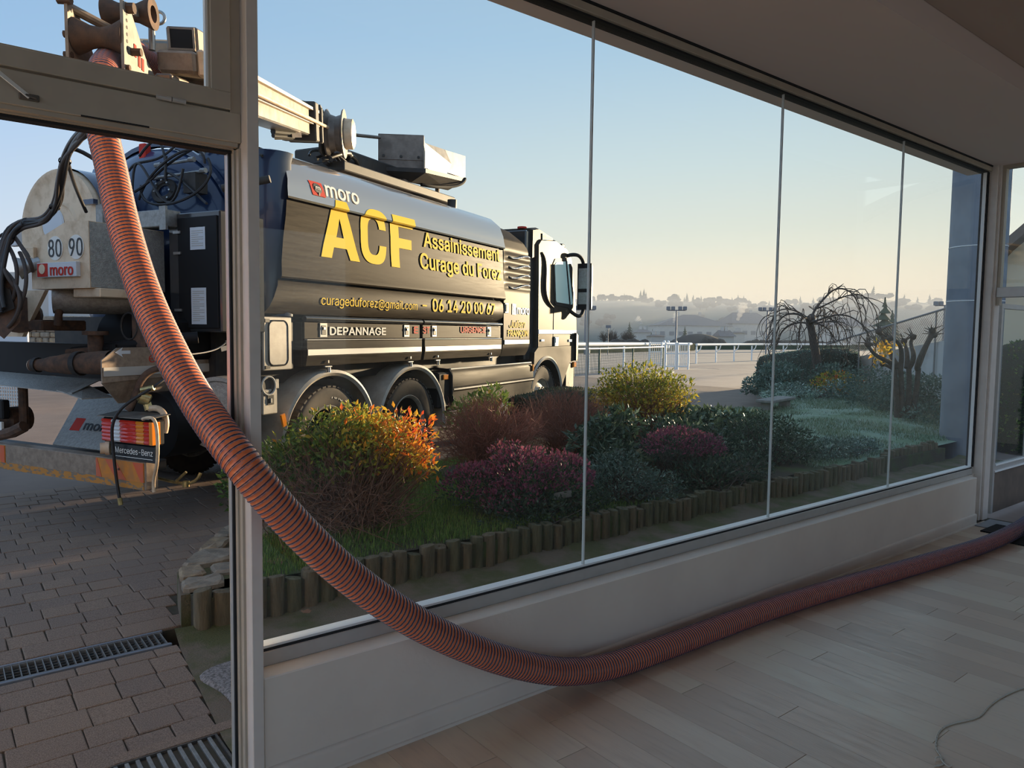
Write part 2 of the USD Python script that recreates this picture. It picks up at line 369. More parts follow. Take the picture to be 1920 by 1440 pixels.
hg = obj("hinge", MB().cyl((0.528, -0.062, 2.166), (0.567, -0.062, 2.166), 0.0075, n=12).cyl((0.569, -0.062, 2.166), (0.606, -0.062, 2.166), 0.0075, n=12), "alu", sa, smooth=40)
obj("stay_bracket", MB().box(0.20, 0.245, -0.060, -0.049, 2.094, 2.110, 0.002).cyl((0.212, -0.064, 2.105), (0.238, -0.064, 2.100), 0.004, n=8), "steel_dark", sa)
obj("stay_arm", MB().obox((0.178, -0.075, 2.130), 0.11, 0.004, 0.011, (0.075, 0.02, -0.05), ch=0.001), "seal_white", sa)

# ceiling: a lowered strip over the window and the darker ceiling further in
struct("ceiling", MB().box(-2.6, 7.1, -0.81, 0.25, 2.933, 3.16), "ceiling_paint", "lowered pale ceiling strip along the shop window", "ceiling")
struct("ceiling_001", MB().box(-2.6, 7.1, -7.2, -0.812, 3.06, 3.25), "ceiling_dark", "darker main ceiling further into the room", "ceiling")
struct("trim_2", MB().box(0.806, 6.84, -0.034, -0.0, 2.9225, 2.933), "gasket", "dark shadow gap between window head and ceiling", "trim")

# right-hand end: corner post, light over the door, door leaf swung outwards
struct("trim_3", MB().box(6.872, 6.985, -0.088, 0.02, 0.0, 2.966, 0.003).box(6.84, 6.872, -0.07, -0.01, 0.0, 2.966), "alu_post", "grey metal corner post at the far end of the window", "post", smooth=30)
wr = thing("window_3", "small fixed light over the far side door showing bright sky", "window", kind="structure")
obj("frame_stile", MB().box(6.90, 6.96, -0.112, -0.088, 1.80, 2.966), "alu_warm", wr)
obj("frame_head", MB().box(6.90, 6.96, -1.10, -0.112, 2.905, 2.966), "alu_warm", wr)
obj("frame_transom", MB().box(6.89, 6.97, -1.10, -0.088, 1.862, 1.945, 0.004), "alu", wr, smooth=30)
obj("pane", MB().box(6.925, 6.933, -1.08, -0.112, 1.945, 2.905), "pane_glass", wr)
struct("wall_right", MB().box(6.88, 7.05, -7.2, -1.10, 0, 3.2), "wall_paint", "painted end wall of the room beyond the far door", "wall")
df = thing("door_2", "far side door leaf standing open outwards, glass over a brown panel", "door", kind="structure")
obj("door_stile", MB().box(7.06, 7.10, -0.085, -0.045, 0.03, 1.82).box(7.90, 7.96, -0.085, -0.045, 0.03, 1.82), "alu", df)
obj("door_rail", MB().box(7.10, 7.90, -0.085, -0.045, 1.78, 1.82).box(7.10, 7.90, -0.085, -0.045, 0.40, 0.445), "alu", df)
obj("glazing_bead", MB().box(7.10, 7.90, -0.092, -0.085, 0.440, 0.452).box(7.08, 7.92, -0.095, -0.085, 0.385, 0.400), "seal_white", df)
obj("pane", MB().box(7.10, 7.90, -0.069, -0.061, 0.445, 1.78), "pane_glass", df)
obj("door_panel", MB().box(7.07, 7.93, -0.080, -0.050, 0.03, 0.385), "brown_panel", df)
struct("trim_4", MB().box(6.62, 6.95, -1.10, -0.118, 0.0, 0.008, 0.002), "threshold", "grey metal threshold plate at the far side door", "threshold")
obj("floor_mat", MB().box(6.26, 6.80, -1.0, -0.335, 0.0, 0.010, 0.003).box(6.46, 6.80, -0.335, -0.215, 0.0, 0.010), "mat_black", None, label="black doormat lying under the hose by the far side door", cat="doormat")
# rest of the room, behind the camera
m = MB().box(-2.75, -2.6, -7.2, 0.2, 0, 0.45).box(-2.75, -2.6, -7.2, 0.2, 3.0, 3.2)
for y in (-7.2, -4.8, -2.4, -0.05):
    m.box(-2.75, -2.6, y, y + 0.10, 0.45, 3.0)
struct("wall_left", m, "wall_paint", "plain painted side wall near the entrance", "wall")
m = MB().box(-2.6, -0.45, -0.05, 0.12, 0, 3.2)
struct("wall_front_001", m, "wall_paint", "plain painted wall beside the entrance doorway", "wall")
m = MB().box(-2.6, 7.05, -7.2, -7.05, 0, 0.45).box(-2.6, 7.05, -7.2, -7.05, 2.85, 3.2)
m.box(4.6, 7.05, -7.2, -7.05, 0.45, 2.85)
for x in (-2.6, -0.2, 2.2):
    m.box(x, x + 0.16, -7.2, -7.05, 0.45, 2.85)
struct("wall_back", m, "wall_paint", "rear wall of the room with wide window openings", "wall")
wb = thing("window_4", "row of wide windows in the rear wall", "window", kind="structure")
for x in (-2.44, -0.04, 2.36):
    obj("pane", MB().box(x, x + 2.24, -7.13, -7.12, 0.45, 2.85), "pane_glass", wb)

# floor of planks
fl = thing("floor", "grey-brown wood plank floor running towards the window", "floor", kind="structure")
obj("subfloor", MB().box(-2.6, 7.05, -7.2, 0.1, -0.12, -0.006), "joint_soil", fl)
rng = random.Random(3)
PW = 0.150
sub = {k: MB() for k in "abcd"}
x = 1.24 - PW * 25; col = 0
far_planks = []
while x < 6.9:
    y = -0.094 - rng.uniform(0.15, 1.2)
    ya = -0.094
    while ya > -7.05:
        x1 = min(x + PW, 6.88)
        sl = [(x + 0.0006, y + 0.0006), (x1 - 0.0006, y + 0.0006), (x1 - 0.0006, ya - 0.0006), (x + 0.0006, ya - 0.0006)]
        mt = rng.choice("abcd")
        vis = x > 0.9 and ya > -2.2 and x1 - x > 0.05
        if vis:
            obj("plank", MB().slab(sl, -0.006, rng.uniform(-0.0002, 0.0002), 0.0011), f"plank_{mt}", fl)
        else:
            sub[mt].slab(sl, -0.006, 0.0, 0.0011)
        ya, y = y, y - 1.2
        y = max(y, -7.05)
    x += PW; col += 1
for k in "abcd":
    tag(obj("plank_field", sub[k], f"plank_{k}", fl), kind="stuff")

# ------------------------------------------------------------------ ground outside the door
pv = thing("paving", "brown exposed-aggregate block paving outside the doorway", "paving", kind="structure")
obj("bedding", MB().box(-3, 0.99, 0.06, 1.30, -0.10, -0.012).box(-3, 3.3, 1.53, 5.6, -0.10, -0.012), "joint_soil", pv)
rng = random.Random(11)
def pave_right(y):
    if y < 1.34: return 0.81 + (y - 0.42) * 0.09
    if y < 1.9: return 0.99
    return 0.99 + (y - 1.9) * 0.66
count = 0
rest = MB()
rows = [(0.10, 0.375), (0.38, 0.545)] + [(0.548 + 0.1655 * k, 0.548 + 0.1655 * (k + 1) - 0.003) for k in range(4)] + [(1.210, 1.298)]
rows += [(1.535 + 0.1655 * k, 1.535 + 0.1655 * (k + 1) - 0.003) for k in range(25)]
for ri, (ya, yb) in enumerate(rows):
    x = -0.9 - rng.uniform(0, 0.2)
    while True:
        w = 0.240 if ri == 0 else rng.choice([0.16, 0.16, 0.16, 0.245])
        xr = pave_right((ya + yb) / 2)
        if ri == 0:
            xr = 0.43
        x1 = min(x + w, xr)
        if x1 - x > 0.03:
            j = lambda: rng.uniform(-0.0022, 0.0022)
            sl = [(x + 0.002 + j(), ya + 0.001 + j()), (x1 - 0.002 + j(), ya + 0.001 + j()), (x1 - 0.002 + j(), yb - 0.001 + j()), (x + 0.002 + j(), yb - 0.001 + j())]
            zt = rng.uniform(-0.003, 0.002)
            seen = x1 > 0.066 * (ya + 2.37) - 0.02
            if seen and count < 296:
                obj("paver", MB().slab(sl, -0.06, zt, 0.004), "paver_" + rng.choice("aab" "c"), pv); count += 1
            else:
                rest.slab(sl, -0.06, zt, 0.004)
        x += w
        if x >= xr: break
tag(obj("paver_field", rest, "paver_b", pv), kind="stuff")
struct("ground", MB().box(-40, 19.0, 5.6, 30, -0.3, -0.006).box(-40, -3, -1, 5.6, -0.3, -0.006).box(2.2, 19, 4.8, 5.6, -0.3, -0.006), "forecourt", "brown forecourt ground beyond the paving that the truck stands on", "ground")

# channel drain
dr = thing("drain_grating", "long galvanised channel drain grating set in the paving near the logs", "drain")
obj("drain_channel", MB().box(-0.9, 0.862, 1.335, 1.510, -0.14, -0.05), "gasket", dr)
obj("drain_frame", MB().box(-0.9, 0.868, 1.318, 1.336, -0.08, 0.001, 0.002).box(-0.9, 0.868, 1.508, 1.522, -0.08, 0.001, 0.002), "concrete", dr)
x = -0.20
while x < 0.86:
    obj("bar", MB().box(x, x + 0.0032, 1.337, 1.507, -0.028, -0.001), "galvanised", dr)
    x += 0.0292
for k in range(6):
    y = 1.345 + k * 0.0306
    obj("cross_wire", MB().box(-0.9, 0.862, y, y + 0.002, -0.020, -0.013) if 0 < k < 5 else MB().box(-0.9, 0.862, y - 0.004, y, -0.028, -0.001), "galvanised", dr)
# scraper mat in front of the door
sm = thing("scraper_grate", "dark slatted shoe-scraper grate sunk in front of the doorway", "doormat")
obj("grate_pit", MB().box(0.30, 0.79, 0.10, 0.375, -0.09, -0.04), "gasket", sm)
obj("grate_frame", MB().box(0.44, 0.795, 0.372, 0.378, -0.04, 0.0).box(0.787, 0.795, 0.10, 0.372, -0.04, 0.0), "steel_dark", sm)
for k in range(13):
    x = 0.772 - k * 0.0345
    if x > 0.35:
        obj("slat", MB().box(x - 0.013, x, 0.105, 0.370, -0.03, -0.001, 0.001), "galvanised", sm)
struct("kerb_strip", MB().slab([(0.45, 0.38), (0.90, 0.38), (0.88, 0.44), (0.45, 0.44)], -0.05, 0.003, 0.004), "paver_a", "concrete edging strip along the scraper grate", "kerb")

# gravel strip under the window, between house and log edging
g = np.linspace(0.80, 10.6, 140); h = np.linspace(0.10, 1.40, 24)
X, Y = np.meshgrid(g, h, indexing="ij")
L = 0.81 + np.clip(Y - 0.42, -0.3, 1) * 0.09
X = np.maximum(X, L + (X - 0.80) * 0.02)
Z = -0.004 + 0.02 * meshkit.fbm(np.stack([X * 3, Y * 3, X * 0], -1), 4, 5) - 0.006 + 0.05 * np.clip((Y - 1.2) / 0.2, 0, 1) * meshkit.noise(np.stack([X * 5, Y * 5, X * 0], -1), 2)
struct("ground_001", MB().sheet(np.stack([X, Y, Z], -1)), "gravel_strip", "mossy dark gravel strip between window wall and log edging", "ground", smooth=True)
p = np.array([(0.93, 0.95), (1.05, 1.18), (1.30, 1.12), (1.42, 0.85), (1.30, 0.55), (1.05, 0.42), (0.90, 0.47), (0.86, 0.60)])
th = np.linspace(0, 2 * PI, 40, endpoint=False)
blob = np.c_[1.08 + 0.22 * np.cos(th) * (1 + 0.2 * np.sin(3 * th + 1)), 0.72 + 0.27 * np.sin(th) * (1 + 0.15 * np.cos(2 * th))]
struct("ground_002", MB().slab(blob, -0.03, 0.016, 0.012), "pebble_concrete", "worn patch of pale pebbly concrete beside the paving", "ground")

# outside wall of the house below and round the window, seen only from outdoors
# stone edging at the end of the flower bed
se = thing("stone_edging", "low wall topped with brown crazy-paved flagstones at the end of the flower bed", "stone wall")
pts = [(0.955, 1.50), (1.03, 1.88), (1.37, 2.44), (1.68, 2.86), (2.12, 3.18), (2.75, 3.42)]
inner = [(1.36, 1.46), (1.50, 1.84), (1.74, 2.20), (1.96, 2.50), (2.32, 2.84), (2.80, 3.08)]
m = MB()
for k in range(len(pts) - 1):
    q = [pts[k], inner[k], inner[k + 1], pts[k + 1]]
    m.slab(q[::1], -0.05, 0.165, 0.0)
obj("mortar_core", m, "gravel_strip", se)
rng = random.Random(5)
def lerp(a, b, t): return (a[0] + (b[0] - a[0]) * t, a[1] + (b[1] - a[1]) * t)
for k in range(len(pts) - 1):
    for half in (0, 1):
        ta, tb = half * 0.5, half * 0.5 + 0.5
        A, B = lerp(pts[k], pts[k + 1], ta), lerp(pts[k], pts[k + 1], tb)
        A2, B2 = lerp(inner[k], inner[k + 1], ta), lerp(inner[k], inner[k + 1], tb)
        s1 = 0.42 + rng.uniform(-0.12, 0.16)
        ja, jb = rng.uniform(-0.12, 0.12), rng.uniform(-0.12, 0.12)
        for (u0, u1, v0, v1) in ((0.0, s1 + ja, 0.0, s1 + jb), (s1 + ja + 0.05, 1.0, s1 + jb + 0.05, 1.0)):
            q = [lerp(A, A2, u0), lerp(A, A2, u1), lerp(B, B2, v1), lerp(B, B2, v0)]
            q = np.array(q); c = q.mean(0); q = c + (q - c) * 0.93
            # break the corners so the stones look split, not sawn
            r = []
            for i in range(4):
                a, b = q[i], q[(i + 1) % 4]
                r += [a * 0.88 + b * 0.12 + (c - a) * rng.uniform(0, 0.10), (a + b) / 2 + (c - (a + b) / 2) * rng.uniform(-0.03, 0.07), a * 0.12 + b * 0.88 + (c - b) * rng.uniform(0, 0.10)]
            obj("flagstone", MB().slab(r, 0.12, 0.196 + rng.uniform(-0.006, 0.008), 0.012, jit=[rng.uniform(-0.006, 0.006) for _ in r]), "flagstone_" + rng.choice("ab"), se)

# log edging
lp = thing("log_palisade", "row of short upright round logs edging the flower bed below the window", "log edging")
rng = random.Random(8)
x = 0.985
k = 0
while x < 9.75:
    r = rng.uniform(0.042, 0.050)
    hgt = 0.195 + rng.uniform(-0.02, 0.02)
    if 1.55 < x < 1.78: hgt -= 0.025
    if x > 8.3: hgt += 0.05
    y = 1.395 + rng.uniform(-0.008, 0.008) + (0.05 if x > 8.3 else 0)
    n = 12
    prof = [(r, -0.06), (r * 1.01, 0.05), (r, hgt * 0.6), (r * 0.99, hgt - 0.008), (r * 0.93, hgt - 0.001), (r * 0.5, hgt + rng.uniform(0.0, 0.004)), (0.001, hgt)]
    mm = MB().lathe(prof, (x + r, y, 0), n=n)
    v, f = mm.get()
    ang = np.arctan2(v[:, 1] - y, v[:, 0] - x - r)
    v[:, 2] += np.where(v[:, 2] > hgt * 0.8, 0.006 * np.cos(ang + rng.uniform(0, 6)), 0)
    rr = 1 + 0.05 * np.sin(3 * ang + rng.uniform(0, 6)) + 0.03 * np.sin(5 * ang)
    v[:, 0] = x + r + (v[:, 0] - x - r) * rr; v[:, 1] = y + (v[:, 1] - y) * rr
    obj("log", (v, f), "log_" + ("a" if k < 3 else rng.choice("ab")), lp, smooth=50)
    x += 2 * r + 0.002; k += 1

# outdoor column, ramp wall with rail, and the neighbouring wing
cl = thing("concrete_column", "thick round blue-grey concrete column standing outside the last pane", "column")
obj("shaft", MB().lathe([(0.33, -0.05), (0.33, 4.2)], (10.76, 1.43, 0), n=64), "concrete", cl, smooth=40)
for z in (2.02, 2.72):
    obj("joint_ring", MB().lathe([(0.331, z - 0.006), (0.3345, z - 0.004), (0.3345, z + 0.004), (0.331, z + 0.006)], (10.76, 1.43, 0), n=64), "ring_white", cl, smooth=40)
rw = thing("ramp_wall", "pale sloping concrete ramp wall topped by a handrail and wire mesh", "ramp")
A, B, Cc = np.array([18.0, 6.55]), np.array([15.24, 3.45]), np.array([14.05, 2.15])
m = MB()
nn = np.array([B[1] - A[1], A[0] - B[0]]); nn = nn / np.linalg.norm(nn) * 0.22
for (a, za), (b, zb) in (((A, 1.08), (B, 1.52)), ((B, 1.52), (Cc, 1.74))):
    m.hull([(*a, -0.1), (*b, -0.1), (*(a - nn), -0.1), (*(b - nn), -0.1), (*a, za), (*b, zb), (*(a - nn), za), (*(b - nn), zb)])
obj("parapet", m, "concrete_pale", rw)
R0, R1, R2 = np.array([18.24, 7.45, 1.38]), np.array([15.25, 3.48, 2.13]), np.array([14.1, 2.0, 2.42])
obj("handrail", MB().tube([R0, R1, R2], 0.022, 8), "rail_grey", rw, smooth=40)
for t in (0.33, 0.62, 0.93):
    p = R0 + (R1 - R0) * t
    obj("rail_post", MB().cyl((p[0], p[1], 0.8), p, 0.018, n=8), "rail_grey", rw, smooth=40)
m = MB()
for k in range(70):
    t = k / 60
    for sgn in (1, -1):
        a = R0 + (R1 - R0) * t
        b = R0 + (R1 - R0) * (t + sgn * 0.13)
        za = 1.10 + 0.44 * t
        if t > 0.18 and 0.1 < t + sgn * 0.13 < 1.35:
            m.tube([(a[0], a[1], za - 0.02), (b[0], b[1], b[2])], 0.0035, 3, caps=False)
tag(obj("mesh_infill", m, "rail_grey", rw), kind="stuff")
wg = thing("side_pavilion", "cream barrel-roofed neighbouring building glimpsed through the far door light", "building")
arc = [(y, 1.75 + 2.2 * math.sqrt(max(0.0, 1 - ((y + 1.6) / 3.7) ** 2))) for y in np.linspace(-6.5, 2.05, 40)]
arc = [(y, max(z, 1.2)) for y, z in arc]
m = MB().prism([(-6.5, -0.1)] + arc + [(2.05, -0.1)], (12.6, 0, 0), (0, 1, 0), (0, 0, 1), (9, 0, 0))
obj("gable_wall", m, "cream_render", wg)
m = MB()
top = np.array(arc)
for k in range(len(top) - 1):
    (ya, za), (yb, zb) = top[k], top[k + 1]
    m.hull([(12.3, ya, za), (12.3, yb, zb), (21.7, ya, za), (21.7, yb, zb), (12.3, ya, za + 0.16), (12.3, yb, zb + 0.16), (21.7, ya, za + 0.16), (21.7, yb, zb + 0.16)])
obj("roof_edge", m, "brown_panel", wg)
# ------------------------------------------------------------------ the tanker truck (its own axes: x forward, y away from the window, z up; origin below the rear axle on its right side)
M("truck_black", (0.030, 0.024, 0.018), (0.062, 0.050, 0.037), scale=5, rough=0.40, stretch=(0.6, 0.6, 9), detail=8, lo=0.35, hi=0.8, coord="pos", spec=0.03, rough2=0.5)
M("truck_gloss", (0.024, 0.023, 0.023), rough=0.2, coat=0.6)
M("shell_gloss", (0.56, 0.50, 0.44), rough=0.15, metal=0.75, coat=0.4)
M("cab_paint", (0.040, 0.032, 0.024), (0.068, 0.054, 0.040), scale=3, rough=0.45, spec=0.03)
M("truck_blue", (0.007, 0.017, 0.047), (0.017, 0.028, 0.058), scale=3, rough=0.25, coat=0.5)
M("dark_metal", (0.022, 0.020, 0.019), (0.045, 0.036, 0.028), scale=12, rough=0.6)
M("black_plastic", (0.010, 0.009, 0.009), rough=0.6, spec=0.25)
M("fender_grey", (0.46, 0.42, 0.36), (0.34, 0.30, 0.25), scale=7, rough=0.5)
M("tyre_rubber", (0.075, 0.058, 0.044), (0.045, 0.036, 0.029), scale=10, rough=0.85)
M("rim_steel", (0.42, 0.38, 0.32), (0.30, 0.26, 0.21), scale=16, rough=0.5, metal=0.3)
M("rim_dark", (0.025, 0.022, 0.019), rough=0.7)
M("stainless", (0.27, 0.245, 0.215), (0.17, 0.155, 0.135), scale=9, rough=0.36, metal=0.8)
M("stainless_brown", (0.24, 0.19, 0.155), (0.13, 0.10, 0.08), scale=6, rough=0.45, metal=0.5)
M("cream_metal", (0.74, 0.56, 0.38), (0.50, 0.34, 0.20), scale=9, rough=0.5, metal=0.2, lo=0.45, hi=0.75)
M("rust_iron", (0.16, 0.085, 0.05), (0.075, 0.048, 0.035), scale=18, rough=0.8, metal=0.2)
M("chequer_alu", (0.42, 0.40, 0.36), (0.30, 0.28, 0.25), scale=40, rough=0.42, metal=0.6, bump=0.5, bscale=110)
M("letter_yellow", (0.80, 0.52, 0.02), rough=0.7, spec=0.15)
M("letter_white", (0.82, 0.80, 0.74), rough=0.7, spec=0.15)
M("letter_red", (0.55, 0.045, 0.030), rough=0.7, spec=0.15)
M("letter_black", (0.015, 0.015, 0.016), rough=0.5)
M("strip_white", (0.80, 0.76, 0.68), rough=0.45)
M("strip_grey", (0.46, 0.44, 0.40), rough=0.45)
M("label_white", (0.62, 0.64, 0.66), rough=0.5)
M("amber_lens", (0.85, 0.27, 0.02), rough=0.2, coat=1.0)
M("red_lens", (0.62, 0.03, 0.015), rough=0.2, coat=1.0)
M("white_lens", (0.82, 0.78, 0.74), rough=0.2, coat=1.0)
M("reflector_orange", (0.72, 0.24, 0.02), (0.52, 0.20, 0.05), scale=14, rough=0.5)
M("reflector_red", (0.70, 0.11, 0.035), (0.60, 0.14, 0.06), scale=14, rough=0.5)
M("worn_orange_paint", (0.55, 0.22, 0.03), (0.22, 0.17, 0.12), scale=16, rough=0.6, stretch=(1, 1, 2.2), lo=0.48, hi=0.54, detail=8)
M("bumper_metal", (0.36, 0.27, 0.195), (0.24, 0.175, 0.125), scale=20, rough=0.55, metal=0.2)
M("green_glass", (0.78, 0.97, 0.85), rough=0.25, spec=0.3)
M("plate_dull", (0.34, 0.31, 0.26), (0.22, 0.19, 0.155), scale=14, rough=0.6)
M("brass", (0.62, 0.47, 0.20), (0.40, 0.30, 0.14), scale=30, rough=0.35, metal=0.9)
M("cable_black", (0.020, 0.018, 0.018), rough=0.45)
M("cable_brown", (0.060, 0.045, 0.038), rough=0.6)

TO, TH = (2.90260186, 3.97782011, 0.0), math.radians(25.726)
tk = thing("tanker_truck", "black vacuum tanker truck with big yellow lettering parked behind the flower bed", "truck", TO, TH, ry=-0.0055)
def T(name, m, mat, parent=None, smooth=35, **k):
    return obj(name, m, mat, parent if parent is not None else tk, smooth, **k)

PROF = np.array([(0.13, 1.63), (0.045, 1.66), (0.005, 1.72), (-0.004, 1.80), (0.004, 1.90), (0.03, 1.955), (0.03, 1.957), (-0.030, 1.958), (-0.040, 1.972), (-0.036, 2.0), (-0.014, 2.10), (0.004, 2.30), (0.010, 2.50),
                 (0.018, 2.632), (0.018, 2.634), (-0.016, 2.636), (-0.024, 2.652), (-0.020, 2.672), (-0.004, 2.73), (0.008, 2.80), (0.062, 2.93), (0.20, 3.045), (0.45, 3.135), (0.8, 3.19), (1.25, 3.215)])
def skin(z):
    return np.interp(z, PROF[:, 1], PROF[:, 0])
def xrear(z):
    return np.interp(z, [1.63, 1.955, 1.958, 2.63, 2.64, 3.3], [-0.80, -0.63, -0.66, -0.52, -0.56, -0.42])
def shell(lo, hi, x1=3.555, mirror=False, sections=26):
    pr = PROF[lo:hi]
    if mirror:
        pr = np.vstack([pr, np.c_[2.5 - pr[::-1, 0], pr[::-1, 1]]])
    rows = []
    for t in np.linspace(0, 1, sections):
        x0 = xrear(pr[:, 1]); rows.append(np.c_[x0 + (x1 - x0) * t, pr[:, 0], pr[:, 1]])
    return MB().sheet(rows)
lower = T("lower_panel", shell(0, 7), "truck_black")
middle = T("middle_panel", shell(7, 15), "truck_black")
upper = T("upper_shell", shell(15, 25, mirror=True), "shell_gloss")
# the far side and the end bulkheads that close the body
T("far_panel", MB().box(-0.6, 3.55, 2.38, 2.48, 1.63, 2.66), "truck_black")
def bulk(x):
    o = [(y, z) for y, z in PROF[1:]] + [(2.5 - y, z) for y, z in PROF[:0:-1]]
    from shapely.geometry import Polygon
    return Polygon([(y + 0.012, z - 0.012) for y, z in o[:24]] + [(y - 0.012, z - 0.012) for y, z in o[24:]]).buffer(0)
T("end_bulkhead", MB().prism(bulk(0), (3.53, 0, 0), (0, 1, 0), (0, 0, 1), (0.02, 0, 0)), "black_plastic", smooth=False)

def letters(text, x0, x1, z0, cap, mat, parent, bold=True, surf=None, off=0.006, shear=0.0, name="lettering", depth=0.003, width=None):
    m = meshkit.text_mesh(text, cap, 0.002, bold=bold)
    v, f = np.array(m.vertices), np.array(m.faces)
    s = (x1 - x0) / (v[:, 0].max() - v[:, 0].min())
    v[:, 0] = x0 + (v[:, 0] - v[:, 0].min()) * s + shear * v[:, 1]
    v[:, 1] += z0
    if surf is None:
        v, f = trimesh.remesh.subdivide_to_size(v, f, 0.035)
        y = skin(v[:, 1])
        # drape as foil: over the lips the foil follows the panel
        w = np.c_[v[:, 0], y - off - v[:, 2], v[:, 1]]
    else:
        w = np.c_[v[:, 0], surf - off - v[:, 2], v[:, 1]]
    return obj(name, (w, f), mat, parent, False)
def cut_letters(text, x0, x1, z0, cap, mat, parent_lo, parent_hi, zc):
    pass
# the big initials run over the lip of the upper shell: foil cut finely enough to follow it
def big_letters(shapes, z0, cap):
    from shapely.geometry import Polygon
    from shapely import affinity
    for g in shapes:
        bands = np.r_[np.linspace(0, 1, 24), (2.634 - z0) / cap - 0.002, (2.634 - z0) / cap + 0.003, (2.655 - z0) / cap, (2.676 - z0) / cap]
        bands = np.unique(np.clip(bands, 0, 1))
        mb = MB()
        for a, b in zip(bands[:-1], bands[1:]):
            from shapely.geometry import box as sbox
            q = g.intersection(sbox(-9, a, 99, b))
            for piece in getattr(q, "geoms", [q]):
                if piece.geom_type != "Polygon" or piece.area < 1e-7: continue
                t = trimesh.creation.triangulate_polygon(piece, engine="earcut")
                vv, ff = np.array(t[0]), np.array(t[1])
                z = z0 + vv[:, 1] * cap
                zz = np.clip(z, z0 + a * cap + 1e-5, z0 + b * cap - 1e-5)
                mb.add(np.c_[vv[:, 0], skin(zz) - 0.005, z], ff[:, ::-1])
        obj("lettering", mb, "letter_yellow", middle)
from shapely.geometry import Polygon, LineString
from shapely import affinity
def _A(x, w):
    o = Polygon([(0.0, 0), (0.26, 0), (0.335, 0.19), (0.665, 0.19), (0.74, 0), (1.0, 0), (0.64, 1.0), (0.36, 1.0)])
    return affinity.translate(affinity.scale(o.difference(Polygon([(0.405, 0.37), (0.595, 0.37), (0.5, 0.70)])), w, 1, origin=(0, 0)), x, 0)
def _C(x, w):
    o = Polygon([(w / 2 + w / 2 * math.copysign(abs(math.cos(t)) ** 0.75, math.cos(t)), 0.5 + 0.5 * math.copysign(abs(math.sin(t)) ** 0.6, math.sin(t))) for t in np.linspace(0, 2 * PI, 80)[:-1]])
    i = Polygon([(w / 2 + w * 0.23 * math.copysign(abs(math.cos(t)) ** 0.75, math.cos(t)), 0.5 + 0.33 * math.copysign(abs(math.sin(t)) ** 0.6, math.sin(t))) for t in np.linspace(0, 2 * PI, 60)[:-1]])
    return affinity.translate(o.difference(i).difference(Polygon([(w * 0.55, 0.36), (w * 1.2, 0.36), (w * 1.2, 0.66), (w * 0.55, 0.66)])), x, 0)
def _F(x, w):
    return Polygon([(x, 0), (x + w * 0.36, 0), (x + w * 0.36, 0.385), (x + w * 0.92, 0.385), (x + w * 0.92, 0.58), (x + w * 0.36, 0.58), (x + w * 0.36, 0.80), (x + w, 0.80), (x + w, 1.0), (x, 1.0)])
big_letters([_A(-0.13, 0.56), _C(0.46, 0.42), _F(0.955, 0.42)], 2.185, 0.535)
letters("Assainissement", 1.58, 3.44, 2.462, 0.155, "letter_yellow", middle)
letters("Curage du Forez", 1.50, 3.47, 2.215, 0.165, "letter_yellow", middle)
letters("curageduforez@gmail.com", -0.13, 1.44, 1.755, 0.085, "letter_yellow", lower, bold=False)
letters("-", 1.54, 1.63, 1.765, 0.10, "letter_yellow", lower)
letters("06 14 20 00 67", 1.75, 3.30, 1.752, 0.138, "letter_yellow", lower)
letters("moro", -0.055, 0.43, 2.735, 0.130, "letter_white", upper)
m = MB(); q = [(-0.262, 2.840), (-0.232, 2.715), (-0.060, 2.715), (-0.090, 2.840)]
v = np.array([(x, skin(z) - 0.005, z) for x, z in [(a[0] + (b[0] - a[0]) * t, a[1] + (b[1] - a[1]) * t) for a, b in ((q[0], q[1]), (q[3], q[2])) for t in np.linspace(0, 1, 6)]])
m.sheet(v.reshape(2, 6, 3)); obj("logo_ground", m, "letter_red", upper)
m = MB()
th_ = np.linspace(0, 2 * PI, 25)[:-1]
rim = np.array([(-0.161 + 0.052 * math.cos(t) - 0.012 * math.sin(t), 2.782 + 0.044 * math.sin(t)) for t in th_])
m.add([(x, skin(z) - 0.008, z) for x, z in rim] + [(-0.161, skin(2.782) - 0.008, 2.782)], [(k, (k + 1) % 24, 24) for k in range(24)])
m.box(-0.158, -0.140, skin(2.73) - 0.010, skin(2.73) - 0.004, 2.718, 2.745)
obj("logo_disc", m, "letter_black", upper)
letters("m", -0.192, -0.132, 2.770, 0.034, "letter_white", upper, off=0.011)

# rounded blue end of the tank body and the tank's dished end
m = MB()
pl = [(-0.44, 0.045), (-0.52, 0.035), (-0.60, 0.06), (-0.68, 0.13), (-0.74, 0.25), (-0.78, 0.42), (-0.80, 0.7), (-0.81, 1.25), (-0.80, 1.8), (-0.74, 2.25), (-0.60, 2.44), (-0.44, 2.455)]
zs = [1.64, 1.9, 2.3, 2.7, 2.95, 3.03]
m.sheet([[(x + (0.03 if z > 3 else 0), y, min(z, 3.03)) for x, y in pl] for z in zs])
m.sheet([[(x + 0.03, y, 3.03) for x, y in pl], [(-0.42, np.clip(y, 0.3, 2.2), 3.10) for x, y in pl]])
T("rear_shroud", m, "truck_blue", smooth=50)
T("shroud_seam", MB().box(-0.748, -0.742, 0.235, 0.245, 1.9, 3.02).cyl((-0.70, 0.135, 2.97), (-0.70, 0.115, 2.96), 0.012, n=10), "dark_metal")
an = np.linspace(0, PI / 2, 9)
T("tank_end", MB().lathe([(0.98 * math.cos(a), 0.34 * math.sin(a)) for a in an], (-0.80, 1.25, 2.12), (-1, 0, 0), n=48), "truck_blue", smooth=50)
T("tank_flange", MB().lathe([(0.99, 0), (1.03, 0), (1.03, 0.05), (0.99, 0.05)], (-0.80, 1.25, 2.12), (-1, 0, 0), n=48), "truck_blue", smooth=30)
